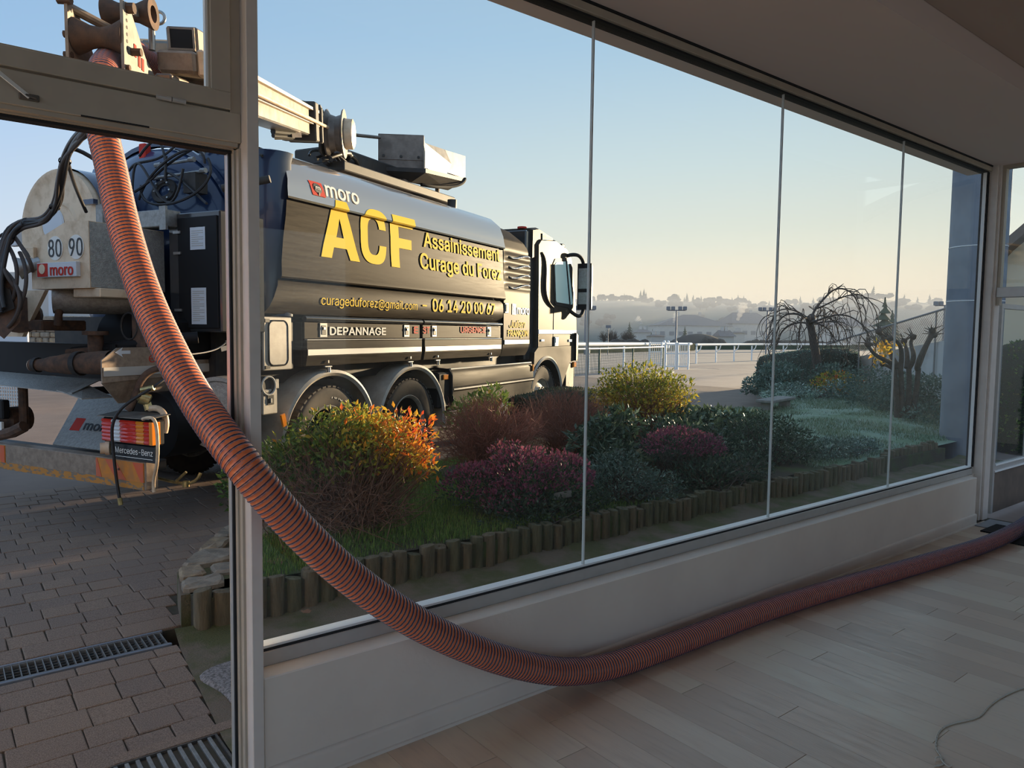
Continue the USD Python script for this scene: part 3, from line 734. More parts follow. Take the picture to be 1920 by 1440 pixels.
T("manhole_flange", MB().lathe([(0.05, 0.02), (0.07, 0.02), (0.075, 0.03), (0.11, 0.03), (0.115, 0.015), (0.115, 0.0)], (-1.04, 0.86, 2.66), (-0.9, -0.2, 0.35), n=24), "dark_metal")
for a in np.linspace(0, 2 * PI, 9)[:-1]:
    m = MB().cyl((-1.06, 0.86 + 0.09 * math.cos(a), 2.655 + 0.085 * math.sin(a)), (-1.09, 0.85 + 0.09 * math.cos(a), 2.665 + 0.085 * math.sin(a)), 0.009, n=6)
    T("flange_bolt", m, "steel")
for z, y0, y1 in ((2.90, 0.55, 0.95), (2.80, 0.42, 0.98)):
    T("hydraulic_ram", MB().cyl((-1.02, y0, z), (-1.06, y1, z - 0.02), 0.013, n=10).cyl((-1.03, y0 - 0.02, z), (-1.035, y0 + 0.03, z), 0.022, n=8).cyl((-1.05, y1 - 0.06, z - 0.015), (-1.06, y1, z - 0.02), 0.022, n=8), "steel")
T("tank_bracket", MB().box(-1.10, -0.98, 0.44, 0.58, 2.62, 2.78), "dark_metal")
rg = random.Random(2)
for k in range(7):
    p = [(-0.9 + rg.uniform(-0.2, 0.1), 0.25 + rg.uniform(0, 0.9), 2.5 + rg.uniform(0, 0.5)) for _ in range(4)]
    p = sorted(p, key=lambda q: q[1]); p = [(-1.12 - 0.05 * rg.random(), y, z) for x, y, z in p]
    T("hydraulic_line", MB().tube(bez(p, 24), 0.011, 6), "cable_black")
for y, z in ((1.0, 3.10), (0.85, 3.08), (0.62, 3.02)):
    T("lifting_eye", MB().tube([(-0.8, y + 0.05 * math.cos(a), z + 0.05 * math.sin(a)) for a in np.linspace(0, PI, 9)], 0.013, 8), "dark_metal")
T("vent_stub", MB().cyl((-0.75, 0.72, 3.0), (-0.75, 0.72, 3.2), 0.04, n=14).lathe([(0.06, 0), (0.06, 0.03), (0.0, 0.03)], (-0.75, 0.72, 3.2), n=14), "galvanised")
T("work_lamp", MB().box(-0.95, -0.88, 1.22, 1.30, 2.92, 3.12, 0.01), "letter_red")

# frame, axles, wheels, mudguards
for y in (0.78, 1.64):
    T("frame_rail", MB().box(-1.25, 6.0, y, y + 0.08, 0.72, 1.0), "dark_metal", smooth=False)
T("underbody", MB().box(-1.1, 4.6, 0.25, 2.3, 1.05, 1.62), "dark_metal", smooth=False)
for x in (0.05, 1.40, 5.12):
    T("axle", MB().cyl((x, 0.3, 0.5), (x, 2.2, 0.5), 0.09, n=12), "dark_metal")
TYRE = [(0.300, -0.115), (0.335, -0.130), (0.400, -0.145), (0.450, -0.147), (0.480, -0.138), (0.497, -0.118), (0.503, -0.09), (0.504, 0.09), (0.497, 0.118), (0.480, 0.138), (0.450, 0.147), (0.400, 0.145), (0.335, 0.130), (0.300, 0.115)]
def wheel(x, y, out, front=False):
    w = hold("wheel", tk)
    o = -1 if out < 0 else 1
    pr = []
    for r, h_ in TYRE:
        pr.append((r, h_))
    mb = MB().lathe(pr, (x, y, 0.503), (0, 1, 0), n=56)
    for k in range(44):       # shoulder blocks
        a = k / 44 * 2 * PI
        for s in (-1, 1):
            c = np.array([x + 0.496 * math.cos(a), y + s * 0.118, 0.503 + 0.496 * math.sin(a)])
            mb.obox(c, 0.045, 0.05, 0.016, (-math.sin(a), 0, math.cos(a)), (math.cos(a), 0, math.sin(a)))
    obj("tyre", mb, "tyre_rubber", w, 40)
    if front:
        obj("rim", MB().lathe([(0.302, o * 0.115), (0.315, o * 0.122), (0.300, o * 0.10), (0.270, o * 0.05), (0.245, o * 0.06), (0.17, o * 0.105), (0.15, o * 0.11), (0.15, 0)], (x, y, 0.503), (0, 1, 0), n=40), "rim_steel", w, 40)
        obj("hub", MB().lathe([(0.115, o * 0.10), (0.11, o * 0.16), (0.07, o * 0.19), (0.0, o * 0.19)], (x, y, 0.503), (0, 1, 0), n=24), "rim_dark", w, 40)
    else:
        obj("rim", MB().lathe([(0.302, o * 0.115), (0.318, o * 0.123), (0.312, o * 0.128), (0.290, o * 0.112), (0.282, o * 0.09)], (x, y, 0.503), (0, 1, 0), n=40), "rim_steel", w, 40)
        obj("wheel_dish", MB().lathe([(0.282, o * 0.09), (0.272, o * 0.02), (0.262, -o * 0.08), (0.22, -o * 0.11), (0.12, -o * 0.115), (0.0, -o * 0.115)], (x, y, 0.503), (0, 1, 0), n=40), "rim_dark", w, 40)
        obj("hub", MB().lathe([(0.13, -o * 0.115), (0.13, o * 0.0), (0.10, o * 0.04), (0.0, o * 0.05)], (x, y, 0.503), (0, 1, 0), n=24), "rim_dark", w, 40)
    nb = MB()
    for a in np.linspace(0, 2 * PI, 11)[:-1]:
        d = o * (0.10 if front else -0.115)
        nb.cyl((x + 0.165 * math.cos(a), y + d, 0.503 + 0.165 * math.sin(a)), (x + 0.165 * math.cos(a), y + d + o * 0.03, 0.503 + 0.165 * math.sin(a)), 0.014, n=6)
    obj("wheel_nuts", nb, "steel", w)
    return w
for x in (0.05, 1.40):
    for y, o in ((0.20, -1), (0.53, 1), (1.97, -1), (2.30, 1)):
        wt = wheel(x, y, o)
        if x < 1 and y < 0.3:
            for k_, ch_ in enumerate("AH3"):
                mm_ = meshkit.text_mesh(ch_, 0.060, 0.002, bold=True); v_ = np.array(mm_.vertices); w_ = v_[:, 0].max() / 2
                a_ = math.radians(82 - k_ * 8.5)
                c_ = np.array([x + 0.385 * math.cos(a_), 0.20 - 0.139, 0.503 + 0.385 * math.sin(a_)])
                ex_, ey_ = np.array([math.sin(a_), 0, -math.cos(a_)]), np.array([math.cos(a_), 0, math.sin(a_)])
                obj("tyre_lettering", (c_ + (v_[:, :1] - w_) * ex_ + v_[:, 1:2] * ey_ + np.array([0, -1.0, 0]) * (v_[:, 2:3] + 0.004), np.array(mm_.faces)), "strip_grey", wt)
wheel(5.12, 0.22, -1, True); wheel(5.12, 2.28, 1, True)
for cx in (0.03, 1.40):
    for y0, y1 in ((-0.01, 0.66), (1.84, 2.51)):
        a = np.linspace(-0.16 if cx > 1 else -0.05, PI + (0.30 if cx < 1 else 0.05), 40)
        rows = []
        for r, y in ((0.612, y0 + 0.022), (0.640, y0), (0.668, y0 + 0.012), (0.672, y0 + 0.08), (0.668, y1), (0.640, y1), (0.642, y0 + 0.06), (0.612, y0 + 0.022)):
            rows.append([(cx + r * math.cos(t), y, 0.50 + r * math.sin(t) * 0.985) for t in a])
        T("mudguard", MB().sheet(rows), "fender_grey", smooth=50)

# side lockers under the tank
def locker(x0, x1):
    b = MB().box(x0, x1, 0.03, 0.62, 1.195, 1.60, 0.006)
    L = T("side_locker", b, "truck_black", smooth=False)
    obj("locker_door", MB().box(x0 + 0.01, x1 - 0.005, 0.012, 0.03, 1.445, 1.595, 0.004), "truck_black", L)
    obj("locker_flap", MB().prism([(0.03, 1.20), (0.03, 1.44), (-0.012, 1.436), (-0.018, 1.425), (-0.018, 1.29), (0.0, 1.205)], (x0 + 0.012, 0, 0), (0, 1, 0), (0, 0, 1), (x1 - x0 - 0.02, 0, 0)), "truck_black", L)
    obj("locker_ledge", MB().box(x0 + 0.012, x1 - 0.008, -0.022, 0.012, 1.433, 1.441, 0.002), "strip_grey", L)
    obj("reflective_strip", MB().box(x0 + 0.02, x1 - 0.02, -0.021, -0.017, 1.300, 1.352), "strip_white", L)
    obj("grab_rail", MB().cyl((x0 - 0.005, -0.005, 1.625), (x1, -0.005, 1.625), 0.024, n=14), "truck_gloss", L, 40)
    return L
L1, L2 = locker(-0.345, 1.525), locker(1.565, 3.49)
def latch(x, L, z=1.525):
    obj("latch", MB().box(x - 0.05, x + 0.05, 0.004, 0.013, z - 0.065, z + 0.065, 0.003), "strip_grey", L)
    obj("latch_lever", MB().box(x - 0.030, x + 0.030, 0.000, 0.005, z - 0.042, z + 0.042, 0.002).box(x - 0.02, x + 0.02, -0.004, 0.001, z + 0.0, z + 0.028), "dark_metal", L)
    obj("latch_knob", MB().box(x - 0.012, x + 0.014, -0.008, -0.003, z + 0.004, z + 0.026), "steel", L)
for x, L in ((-0.085, L1), (1.255, L1), (1.815, L2), (3.165, L2)):
    latch(x, L)
for x, L in ((-0.06, L1), (1.285, L1), (1.845, L2), (3.17, L2)):
    obj("toggle_catch", MB().box(x - 0.05, x + 0.05, -0.03, -0.012, 1.186, 1.200, 0.003).cyl((x + 0.01, -0.02, 1.185), (x + 0.01, -0.02, 1.14), 0.018, n=10).box(x - 0.004, x + 0.012, -0.026, -0.016, 1.225, 1.25), "steel", L)
letters("DEPANNAGE", 0.0, 0.875, 1.482, 0.072, "letter_white", L1, surf=0.012)
letters("E", 1.395, 1.475, 1.500, 0.072, "letter_red", L1, surf=0.012)
letters("ST", 1.578, 1.715, 1.500, 0.072, "letter_red", L2, surf=0.012)
letters("URGENCE", 2.42, 3.06, 1.510, 0.072, "letter_red", L2, surf=0.012)
# grey locker with the rounded door behind the shell
G = T("corner_locker", MB().box(-0.83, -0.45, 0.03, 0.55, 1.18, 1.635, 0.01), "dark_metal", smooth=False)
obj("locker_face", MB().box(-0.82, -0.49, 0.012, 0.032, 1.185, 1.63, 0.006), "fender_grey", G)
def rrect(x0, x1, z0, z1, r, y0, y1, n=8):
    c = []
    for (cx, cz, a) in ((x1 - r, z1 - r, 0), (x0 + r, z1 - r, PI / 2), (x0 + r, z0 + r, PI), (x1 - r, z0 + r, 1.5 * PI)):
        c += [(cx + r * math.cos(a + t), cz + r * math.sin(a + t)) for t in np.linspace(0, PI / 2, n)]
    return c
o = rrect(-0.765, -0.545, 1.225, 1.60, 0.055, 0, 0)
obj("door_seal", MB().tube([(x, 0.008, z) for x, z in o], 0.008, 6, closed=True), "black_plastic", G, 40)
obj("round_door", MB().prism(o, (0, 0.005, 0), (1, 0, 0), (0, 0, 1), (0, 0.012, 0)), "fender_grey", G)
obj("corner_hinge", MB().box(-0.81, -0.76, 0.0, 0.012, 1.585, 1.615).box(-0.81, -0.76, 0.0, 0.012, 1.20, 1.225), "dark_metal", G)
V = T("round_valve", MB().lathe([(0.0, 0.03), (0.05, 0.03), (0.06, 0.045), (0.075, 0.045), (0.078, 0.0), (0.07, -0.2), (0.0, -0.2)], (-0.79, 0.04, 1.06), (0, -1, 0), n=28), "dark_metal")
obj("valve_rim", MB().tube([(-0.79 + 0.076 * math.cos(a), -0.008, 1.06 + 0.076 * math.sin(a)) for a in np.linspace(0, 2 * PI, 25)[:-1]], 0.008, 6, closed=True), "strip_grey", V, 40)
T("junction_box", MB().box(-0.70, -0.66, 0.0, 0.06, 1.03, 1.11, 0.004), "fender_grey", smooth=False)
K = T("lock_plate", MB().box(-0.85, -0.68, 0.0, 0.10, 0.82, 1.03, 0.008), "fender_grey", smooth=False)
obj("lock_recess", MB().box(-0.80, -0.73, -0.006, 0.0, 0.90, 0.98), "black_plastic", K)
obj("padlock", MB().box(-0.775, -0.755, -0.016, -0.004, 0.915, 0.955, 0.003), "steel", K)
T("side_marker", MB().obox((-0.62, -0.005, 0.755), 0.055, 0.02, 0.115, (1, 0, 0.25), (-0.25, 0, 1), ch=0.006), "amber_lens")

# side guard between the axles
S_ = T("side_guard", MB().prism([(0.10, 0.55), (0.02, 0.58), (0.0, 0.60), (0.0, 0.80), (-0.012, 0.815), (-0.012, 0.845), (0.0, 0.86), (0.0, 1.02), (0.03, 1.065), (0.10, 1.075)], (2.22, 0, 0), (0, 1, 0), (0, 0, 1), (2.36, 0, 0)), "truck_black")
obj("guard_moulding", MB().box(2.23, 4.57, -0.016, -0.010, 0.822, 0.838), "strip_grey", S_)
obj("guard_edge", MB().cyl((2.22, 0.035, 1.07), (4.56, 0.035, 1.075), 0.013, n=8), "strip_grey", S_)
B_ = T("battery_box", MB().box(1.93, 2.20, 0.02, 0.5, 0.62, 1.04, 0.02), "black_plastic")
obj("side_marker", MB().box(2.03, 2.14, 0.006, 0.022, 0.955, 1.015, 0.005), "amber_lens", B_)
obj("box_strap", MB().tube([(2.19, 0.3, 1.08), (2.19, 0.03, 1.06), (2.195, 0.0, 1.0), (2.20, -0.005, 0.75), (2.24, 0.0, 0.66)], 0.016, 8), "black_plastic", B_)
T("side_marker", MB().box(4.525, 4.56, -0.02, 0.0, 0.95, 1.05, 0.004), "amber_lens")

# louvred body panel behind the cab
zz = np.linspace(1.19, 3.05, 40)
def pprof(z):
    return np.interp(z, [1.19, 1.3, 1.42, 1.9, 2.6, 2.8, 2.95, 3.05], [0.05, 0.012, 0.0, 0.0, 0.01, 0.06, 0.20, 0.42])
def pfront(z):
    return np.interp(z, [1.19, 1.25, 2.5, 2.72, 2.95, 3.05], [4.38, 4.42, 4.42, 4.40, 4.10, 3.85])
rows = [[(3.575 + (pfront(z) - 3.575) * t, pprof(z) - (0.012 * math.sin((z - 2.1) / 0.14 * PI * 2) if 2.1 < z < 2.66 and 0.05 < t < 1.01 else 0), z) for t in np.linspace(0, 1, 10)] for z in np.linspace(1.19, 3.05, 90)]
AP = T("side_cowl", MB().sheet(rows), "cab_paint", smooth=50)
T("cowl_side", MB().prism([(3.575, 1.2), (4.40, 1.2), (4.40, 2.72), (4.10, 2.93), (3.85, 3.02), (3.575, 3.06)], (0, 0.45, 0), (1, 0, 0), (0, 0, 1), (0, 1.6, 0)), "truck_gloss", smooth=False)
for k in range(4):
    z = 2.585 - k * 0.137
    c = [(3.70, z - 0.03), (3.85, z - 0.045), (4.05, z - 0.02), (4.22, z + 0.012), (4.40, z + 0.015)]
    obj("louvre", MB().tube([(x, pprof(zz_) - 0.008, zz_) for x, zz_ in bez([(a, 0, b) for a, b in c], 16)[:, [0, 2]]], [0.006] + [0.017] * 14 + [0.01], 8), "truck_gloss", AP, 50)
obj("reflective_strip", MB().box(3.60, 4.41, -0.006, 0.0, 1.355, 1.415), "strip_grey", AP)
letters("moro", 3.98, 4.40, 1.78, 0.115, "strip_grey", AP, surf=0.0)
obj("logo_ground", MB().box(3.83, 3.95, -0.006, 0.0, 1.765, 1.915), "strip_grey", AP)
obj("logo_disc", MB().lathe([(0.0, 0.009), (0.042, 0.009), (0.042, 0.0)], (3.89, 0, 1.845), (0, -1, 0), n=20).box(3.885, 3.90, -0.009, 0.0, 1.775, 1.82), "letter_black", AP)
letters("Julien", 3.74, 4.24, 1.585, 0.105, "letter_yellow", AP, bold=False, surf=0.0, shear=0.35)
letters("FRANÇON", 3.70, 4.36, 1.465, 0.085, "letter_yellow", AP, surf=0.0)
obj("latch", MB().box(3.60, 3.70, -0.01, 0.0, 1.78, 1.92, 0.003), "strip_grey", AP)
obj("latch_lever", MB().box(3.62, 3.68, -0.016, -0.009, 1.80, 1.90, 0.002), "dark_metal", AP)

# cab
cp = np.array([(4.78, 1.27), (4.76, 2.85), (4.86, 2.93), (5.45, 2.985), (5.95, 2.90), (6.16, 2.76), (6.40, 1.98), (6.46, 1.5), (6.47, 1.27)])
cc = cp.mean(0)
m = MB().hull([(x, y, z) for y, s in ((0.03, 0.965), (0.06, 0.99), (0.14, 1.0), (2.36, 1.0), (2.44, 0.99), (2.47, 0.965)) for x, z in (cc + (cp - cc) * s)])
cab = T("cab", m, "cab_paint", smooth=25)
obj("side_window_frame", MB().prism(rrect(0, 1, 0, 1, 0.08, 0, 0) and [(5.34, 2.60), (5.42, 2.68), (5.98, 2.755), (6.03, 2.72), (6.30, 2.0), (6.28, 1.93), (6.12, 1.87), (6.0, 1.93), (5.47, 1.955), (5.42, 2.0)], (0, 0.022, 0), (1, 0, 0), (0, 0, 1), (0, 0.03, 0)), "black_plastic", cab)
obj("side_window", MB().prism([(5.40, 2.58), (5.46, 2.63), (5.93, 2.69), (5.98, 2.66), (6.20, 2.02), (6.17, 1.99), (5.50, 2.005), (5.47, 2.03)], (0, 0.017, 0), (1, 0, 0), (0, 0, 1), (0, 0.01, 0)), "green_glass", cab)
obj("window_divider", MB().obox((5.96, 0.012, 2.34), 0.03, 0.012, 0.72, (1, 0, 0.28), (-0.28, 0, 1)), "black_plastic", cab)
obj("door_gap", MB().box(5.395, 5.405, 0.024, 0.034, 1.30, 2.0).box(4.80, 6.42, 0.022, 0.034, 1.478, 1.484), "black_plastic", cab)
obj("reflective_strip", MB().box(4.80, 6.40, 0.018, 0.032, 1.50, 1.565, 0.002), "strip_grey", cab)
obj("door_handle", MB().box(5.42, 5.58, 0.008, 0.03, 1.30, 1.46, 0.01).box(5.45, 5.55, 0.002, 0.01, 1.36, 1.44), "strip_grey", cab)
obj("cab_badge", MB().box(4.90, 5.02, 0.016, 0.03, 1.385, 1.415).box(6.05, 6.20, 0.016, 0.03, 1.37, 1.41), "strip_white", cab)
obj("side_moulding", MB().tube(bez([(4.90, 0.03, 2.72), (5.02, 0.015, 2.5), (5.02, 0.012, 2.15), (5.14, 0.014, 2.0), (5.35, 0.02, 1.92)], 20), 0.02, 8), "cab_paint", cab, 50)
T("roof_spoiler", MB().hull([(x, y, z) for y, dz in ((0.06, -0.03), (0.12, 0), (2.38, 0), (2.44, -0.03)) for x, z in ((4.62, 2.62), (4.64, 3.06 + dz), (4.86, 3.10 + dz), (5.40, 3.03 + dz), (5.46, 2.86), (4.86, 2.84))]), "cab_paint", smooth=25)
T("spoiler_window", MB().prism([(4.96, 2.86), (4.96, 3.02), (5.36, 2.98), (5.40, 2.88)], (0, 0.048, 0), (1, 0, 0), (0, 0, 1), (0, 0.02, 0)), "truck_black", smooth=False)
T("cab_back", MB().box(4.48, 4.79, 0.10, 2.40, 1.10, 3.02, 0.02), "truck_gloss", smooth=False)
T("beacon_base", MB().lathe([(0.07, 0), (0.07, 0.03), (0.0, 0.035)], (4.66, 0.25, 3.06), n=16), "letter_red")
T("sun_visor", MB().hull([(6.02, y, z) for y in (0.1, 2.4) for z in (2.86, 2.93)] + [(6.30, y, z) for y in (0.12, 2.38) for z in (2.80, 2.83)]), "black_plastic")
T("roof_marker", MB().box(5.93, 6.06, 0.12, 0.22, 2.90, 2.98, 0.01), "black_plastic")
T("front_wing", MB().prism(Polygon([(4.62, 0.70), (4.66, 1.22), (4.80, 1.30), (6.46, 1.30), (6.50, 1.04), (6.1, 1.02), (5.75, 0.62)]).difference(LineString([(5.12, 0.50), (5.12, 0.505)]).buffer(0.60)), (0, 0.02, 0), (1, 0, 0), (0, 0, 1), (0, 0.50, 0)), "cab_paint", smooth=30)
T("wing_arch", MB().sheet([[(5.12 + r * math.cos(t), y, 0.50 + r * math.sin(t)) for t in np.linspace(0.15, PI - 0.3, 30)] for r, y in ((0.60, 0.015), (0.63, -0.005), (0.66, 0.015))]), "fender_grey", smooth=50)
T("front_bumper", MB().hull([(6.05, y, z) for y in (0.06, 2.44) for z in (0.40, 1.0)] + [(6.50, y, z) for y in (0.10, 2.40) for z in (0.36, 1.0)] + [(6.56, y, z) for y in (0.3, 2.2) for z in (0.4, 0.95)]), "black_plastic", smooth=20)
T("corner_marker", MB().box(6.40, 6.52, 0.055, 0.10, 0.93, 1.02, 0.008), "amber_lens")
T("front_corner", MB().hull([(6.30, y, z) for y in (-0.02, 2.52) for z in (1.05, 1.52)] + [(6.52, y, z) for y in (0.03, 2.47) for z in (1.08, 1.48)]), "black_plastic", smooth=20)
T("cab_step", MB().box(5.72, 6.1, 0.02, 0.4, 0.55, 0.62, 0.01), "strip_grey")
mi = T("mirror_arm", MB().tube(bez([(5.95, 0.03, 2.78), (6.15, -0.08, 2.80), (6.27, -0.11, 2.74), (6.33, -0.12, 2.6)], 16), 0.03, 8).tube(bez([(6.10, 0.02, 1.88), (6.22, -0.08, 1.80), (6.29, -0.10, 1.82), (6.35, -0.12, 1.95)], 16), 0.03, 8), "black_plastic", smooth=50)
obj("mirror_housing", MB().hull([(x, y, z) for x, y0, y1 in ((6.30, -0.27, -0.02), (6.45, -0.24, -0.04)) for y in (y0, y1) for z in (1.93 + (x - 6.35) * 0.4, 2.66 - (x - 6.35) * 0.4)]), "black_plastic", mi, 25)
obj("mirror_glass", MB().box(6.293, 6.299, -0.25, -0.04, 2.26, 2.60).box(6.293, 6.299, -0.25, -0.04, 2.0, 2.2), "cab_mirror" if False else "steel", mi)

# rear end
bp = T("rear_bumper", MB().box(-1.95, -1.85, 0.0, 2.5, 0.40, 0.60, 0.006), "bumper_metal", smooth=False)
obj("worn_paint", MB().box(-1.9535, -1.95, 0.02, 2.48, 0.402, 0.458), "worn_orange_paint", bp)
def reflector(y0, y1):
    w = y1 - y0
    R_ = obj("reflector", MB().box(-1.955, -1.95, y0, y1, 0.455, 0.592), "reflector_orange", bp)
    def band(a, b, c, d):
        q = [(a, 0.457), (b, 0.457), (c, 0.590), (d, 0.590)]
        obj("reflector_stripe", MB().prism(q, (-1.957, 0, 0), (0, 1, 0), (0, 0, 1), (0.002, 0, 0)), "reflector_red", R_)
    band(y0 + w * 0.36, y0 + w * 0.58, y0 + w * 0.80, y0 + w * 0.58)
    band(y0 + w * 0.88, y0 + w * 0.998, y0 + w * 0.998, y0 + w * 0.97)
    band(y0 + w * 0.005, y0 + w * 0.06, y0 + w * 0.22, y0 + w * 0.005)
reflector(0.015, 0.52); reflector(1.62, 2.35)
obj("bumper_stud", MB().cyl((-1.955, 0.27, 0.53), (-1.963, 0.27, 0.53), 0.008, n=8), "rust_iron", bp)
lm = T("tail_lamp", MB().box(-1.96, -1.86, -0.09, 0.43, 0.715, 0.895, 0.012), "black_plastic", smooth=False)
ys = [(0.43, 0.325, "red_lens"), (0.325, 0.235, "white_lens"), (0.235, 0.07, "red_lens"), (0.07, -0.01, "amber_lens"), (-0.01, -0.065, "red_lens")]
for a, b, mt in ys:
    mb = MB()
    for k in range(6):      # ribbed lens
        z = 0.725 + k * 0.0265
        mb.hull([(-1.962, y, zz_) for y in (b + 0.001, a - 0.001) for zz_ in (z, z + 0.0255)] + [(-1.972, y, z + 0.013) for y in (b + 0.002, a - 0.002)])
    obj("lens", mb, mt, lm)
obj("lens", MB().box(-1.972, -1.90, -0.098, -0.066, 0.725, 0.885, 0.004), "amber_lens", lm)
obj("lamp_shield", MB().hull([(-1.99, -0.10, 0.905), (-1.99, 0.44, 0.900), (-1.82, -0.10, 0.925), (-1.82, 0.44, 0.920), (-1.99, -0.10, 0.911), (-1.99, 0.44, 0.906), (-1.82, -0.10, 0.931), (-1.82, 0.44, 0.926)]), "stainless", lm)
obj("lamp_bracket", MB().tube(bez([(-1.98, -0.02, 0.905), (-1.965, -0.115, 0.905), (-1.955, -0.125, 0.85), (-1.95, -0.115, 0.60), (-1.93, -0.06, 0.50), (-1.92, -0.04, 0.39)], 24), 0.012, 8), "cream_metal", lm, 50)
np_ = T("number_plate_panel", MB().box(-1.955, -1.93, -0.105, 0.33, 0.600, 0.712, 0.003), "truck_gloss", smooth=False)
def rear_letters(text, y0, y1, z0, cap, mat, parent, x=-1.957, bold=True, slope=0.0, name="lettering"):
    m = meshkit.text_mesh(text, cap, 0.002, bold=bold); v, f = np.array(m.vertices), np.array(m.faces)
    s = (y0 - y1) / (v[:, 0].max() - v[:, 0].min())
    t = (v[:, 0] - v[:, 0].min()) * s
    return obj(name, (np.c_[np.full(len(v), x) - v[:, 2], y0 - t, z0 + v[:, 1]], f), mat, parent)
rear_letters("Mercedes-Benz", 0.30, -0.085, 0.648, 0.042, "letter_white", np_, bold=False)
obj("plate_line", MB().box(-1.958, -1.955, -0.08, 0.30, 0.622, 0.626), "letter_white", np_)
obj("plate_bolt", MB().cyl((-1.96, 0.40, 0.67), (-1.99, 0.42, 0.67), 0.04, n=18).cyl((-1.94, 0.38, 0.67), (-1.96, 0.40, 0.67), 0.05, n=18), "cream_metal", np_, 40)
# sloping chequer plate with the maker's mark
P0, P1, P2, P3 = np.array([-1.86, 1.16, 0.62]), np.array([-1.86, 0.46, 0.62]), np.array([-1.38, 0.83, 0.985]), np.array([-1.38, 1.52, 0.965])
up_ = np.array([-0.004, 0, 0.006])
rp = T("chequer_ramp", MB().hull([P0, P1, P2, P3, P0 + up_, P1 + up_, P2 + up_, P3 + up_]), "chequer_alu", smooth=False)
def onramp(s, t):   # s across (left to right as seen from behind), t up the slope
    return P0 * (1 - s) * (1 - t) + P1 * s * (1 - t) + P2 * s * t + P3 * (1 - s) * t
m = meshkit.text_mesh("moro", 0.10, 0.002, bold=True); v = np.array(m.vertices); wd = v[:, 0].max()
vv = np.array([onramp(0.36 + 0.46 * a / wd, 0.30 + b * 1.5) + np.array([-0.006, 0, 0.009]) * (1 + c * 100) for a, b, c in v])
obj("lettering", (vv, np.array(m.faces)), "strip_grey" if False else "letter_black", rp)
obj("logo_ground", MB().add([onramp(a, b) + np.array([-0.006, 0, 0.009]) for a, b in ((0.15, 0.27), (0.32, 0.27), (0.34, 0.50), (0.17, 0.50))], [(0, 1, 2, 3)]), "letter_red", rp)
T("rear_crossmember", MB().box(-1.84, -1.70, 0.1, 2.4, 0.50, 0.58, 0.005), "dark_metal", smooth=False)
T("tow_hitch", MB().cyl((-1.86, 1.75, 0.78), (-1.70, 1.75, 0.78), 0.10, n=18).tube([(-1.9, 1.45, 0.75), (-1.93, 1.55, 0.70), (-1.92, 1.75, 0.66), (-1.88, 1.85, 0.67)], 0.045, 10).cyl((-1.8, 1.62, 0.72), (-1.8, 1.62, 1.1), 0.035, n=10), "rust_iron")
T("number_plate", MB().box(-1.95, -1.93, 1.66, 2.2, 0.655, 0.775, 0.002), "letter_white", smooth=False)
T("plate_lamp", MB().box(-1.96, -1.90, 1.62, 2.3, 0.80, 0.95, 0.01), "black_plastic", smooth=False)
# alloy steps and guide plates on the right rear corner
sp = T("guide_plate", MB().prism([(-2.02, 1.14), (-2.02, 1.30), (-1.90, 1.385), (-0.80, 1.395), (-0.80, 1.19)], (0, 0.33, 0), (1, 0, 0), (0, 0, 1), (0, 0.012, 0)), "bumper_metal", smooth=False)
obj("reflective_strip", MB().box(-2.01, -0.82, 0.325, 0.330, 1.185, 1.248), "strip_grey", sp)
obj("warning_sticker", MB().lathe([(0.022, 0.003), (0.028, 0.003), (0.028, 0.0)], (-1.62, 0.33, 1.30), (0, -1, 0), n=18).box(-1.64, -1.60, 0.326, 0.328, 1.297, 1.303), "letter_red", sp)
obj("arrow_sticker", MB().prism([(0, 0), (0.06, 0.035), (0.05, 0.012), (0.12, 0.012), (0.12, -0.012), (0.05, -0.012), (0.06, -0.035)], (-1.92, 0.327, 1.352), (1, 0, 0), (0, 0, 1), (0, 0.002, 0)), "label_white", sp)
T("guide_plate", MB().hull([(-2.02, 0.335, 1.14), (-2.02, 0.345, 1.14), (-1.85, 0.40, 0.98), (-1.85, 0.41, 0.98), (-1.2, 0.335, 1.19), (-1.2, 0.345, 1.19), (-1.2, 0.40, 1.0), (-1.2, 0.41, 1.0)]), "bumper_metal", smooth=False)
T("shelf_plate", MB().hull([(-2.05, 0.62, 1.055), (-2.0, 2.3, 1.09), (-1.78, 0.70, 1.13), (-1.72, 2.3, 1.15), (-2.05, 0.62, 1.061), (-2.0, 2.3, 1.096), (-1.78, 0.70, 1.136), (-1.72, 2.3, 1.156)]), "chequer_alu", smooth=False)
T("shelf_lip", MB().hull([(-2.06, 0.50, 1.02), (-2.06, 0.78, 1.07), (-1.86, 0.45, 1.02), (-1.86, 0.78, 1.11), (-2.06, 0.50, 1.028), (-2.06, 0.78, 1.078), (-1.86, 0.45, 1.028), (-1.86, 0.78, 1.118)]), "chequer_alu", smooth=False)
T("shelf_riser", MB().box(-1.72, -1.60, 0.6, 2.5, 1.14, 1.40), "black_plastic", smooth=False)
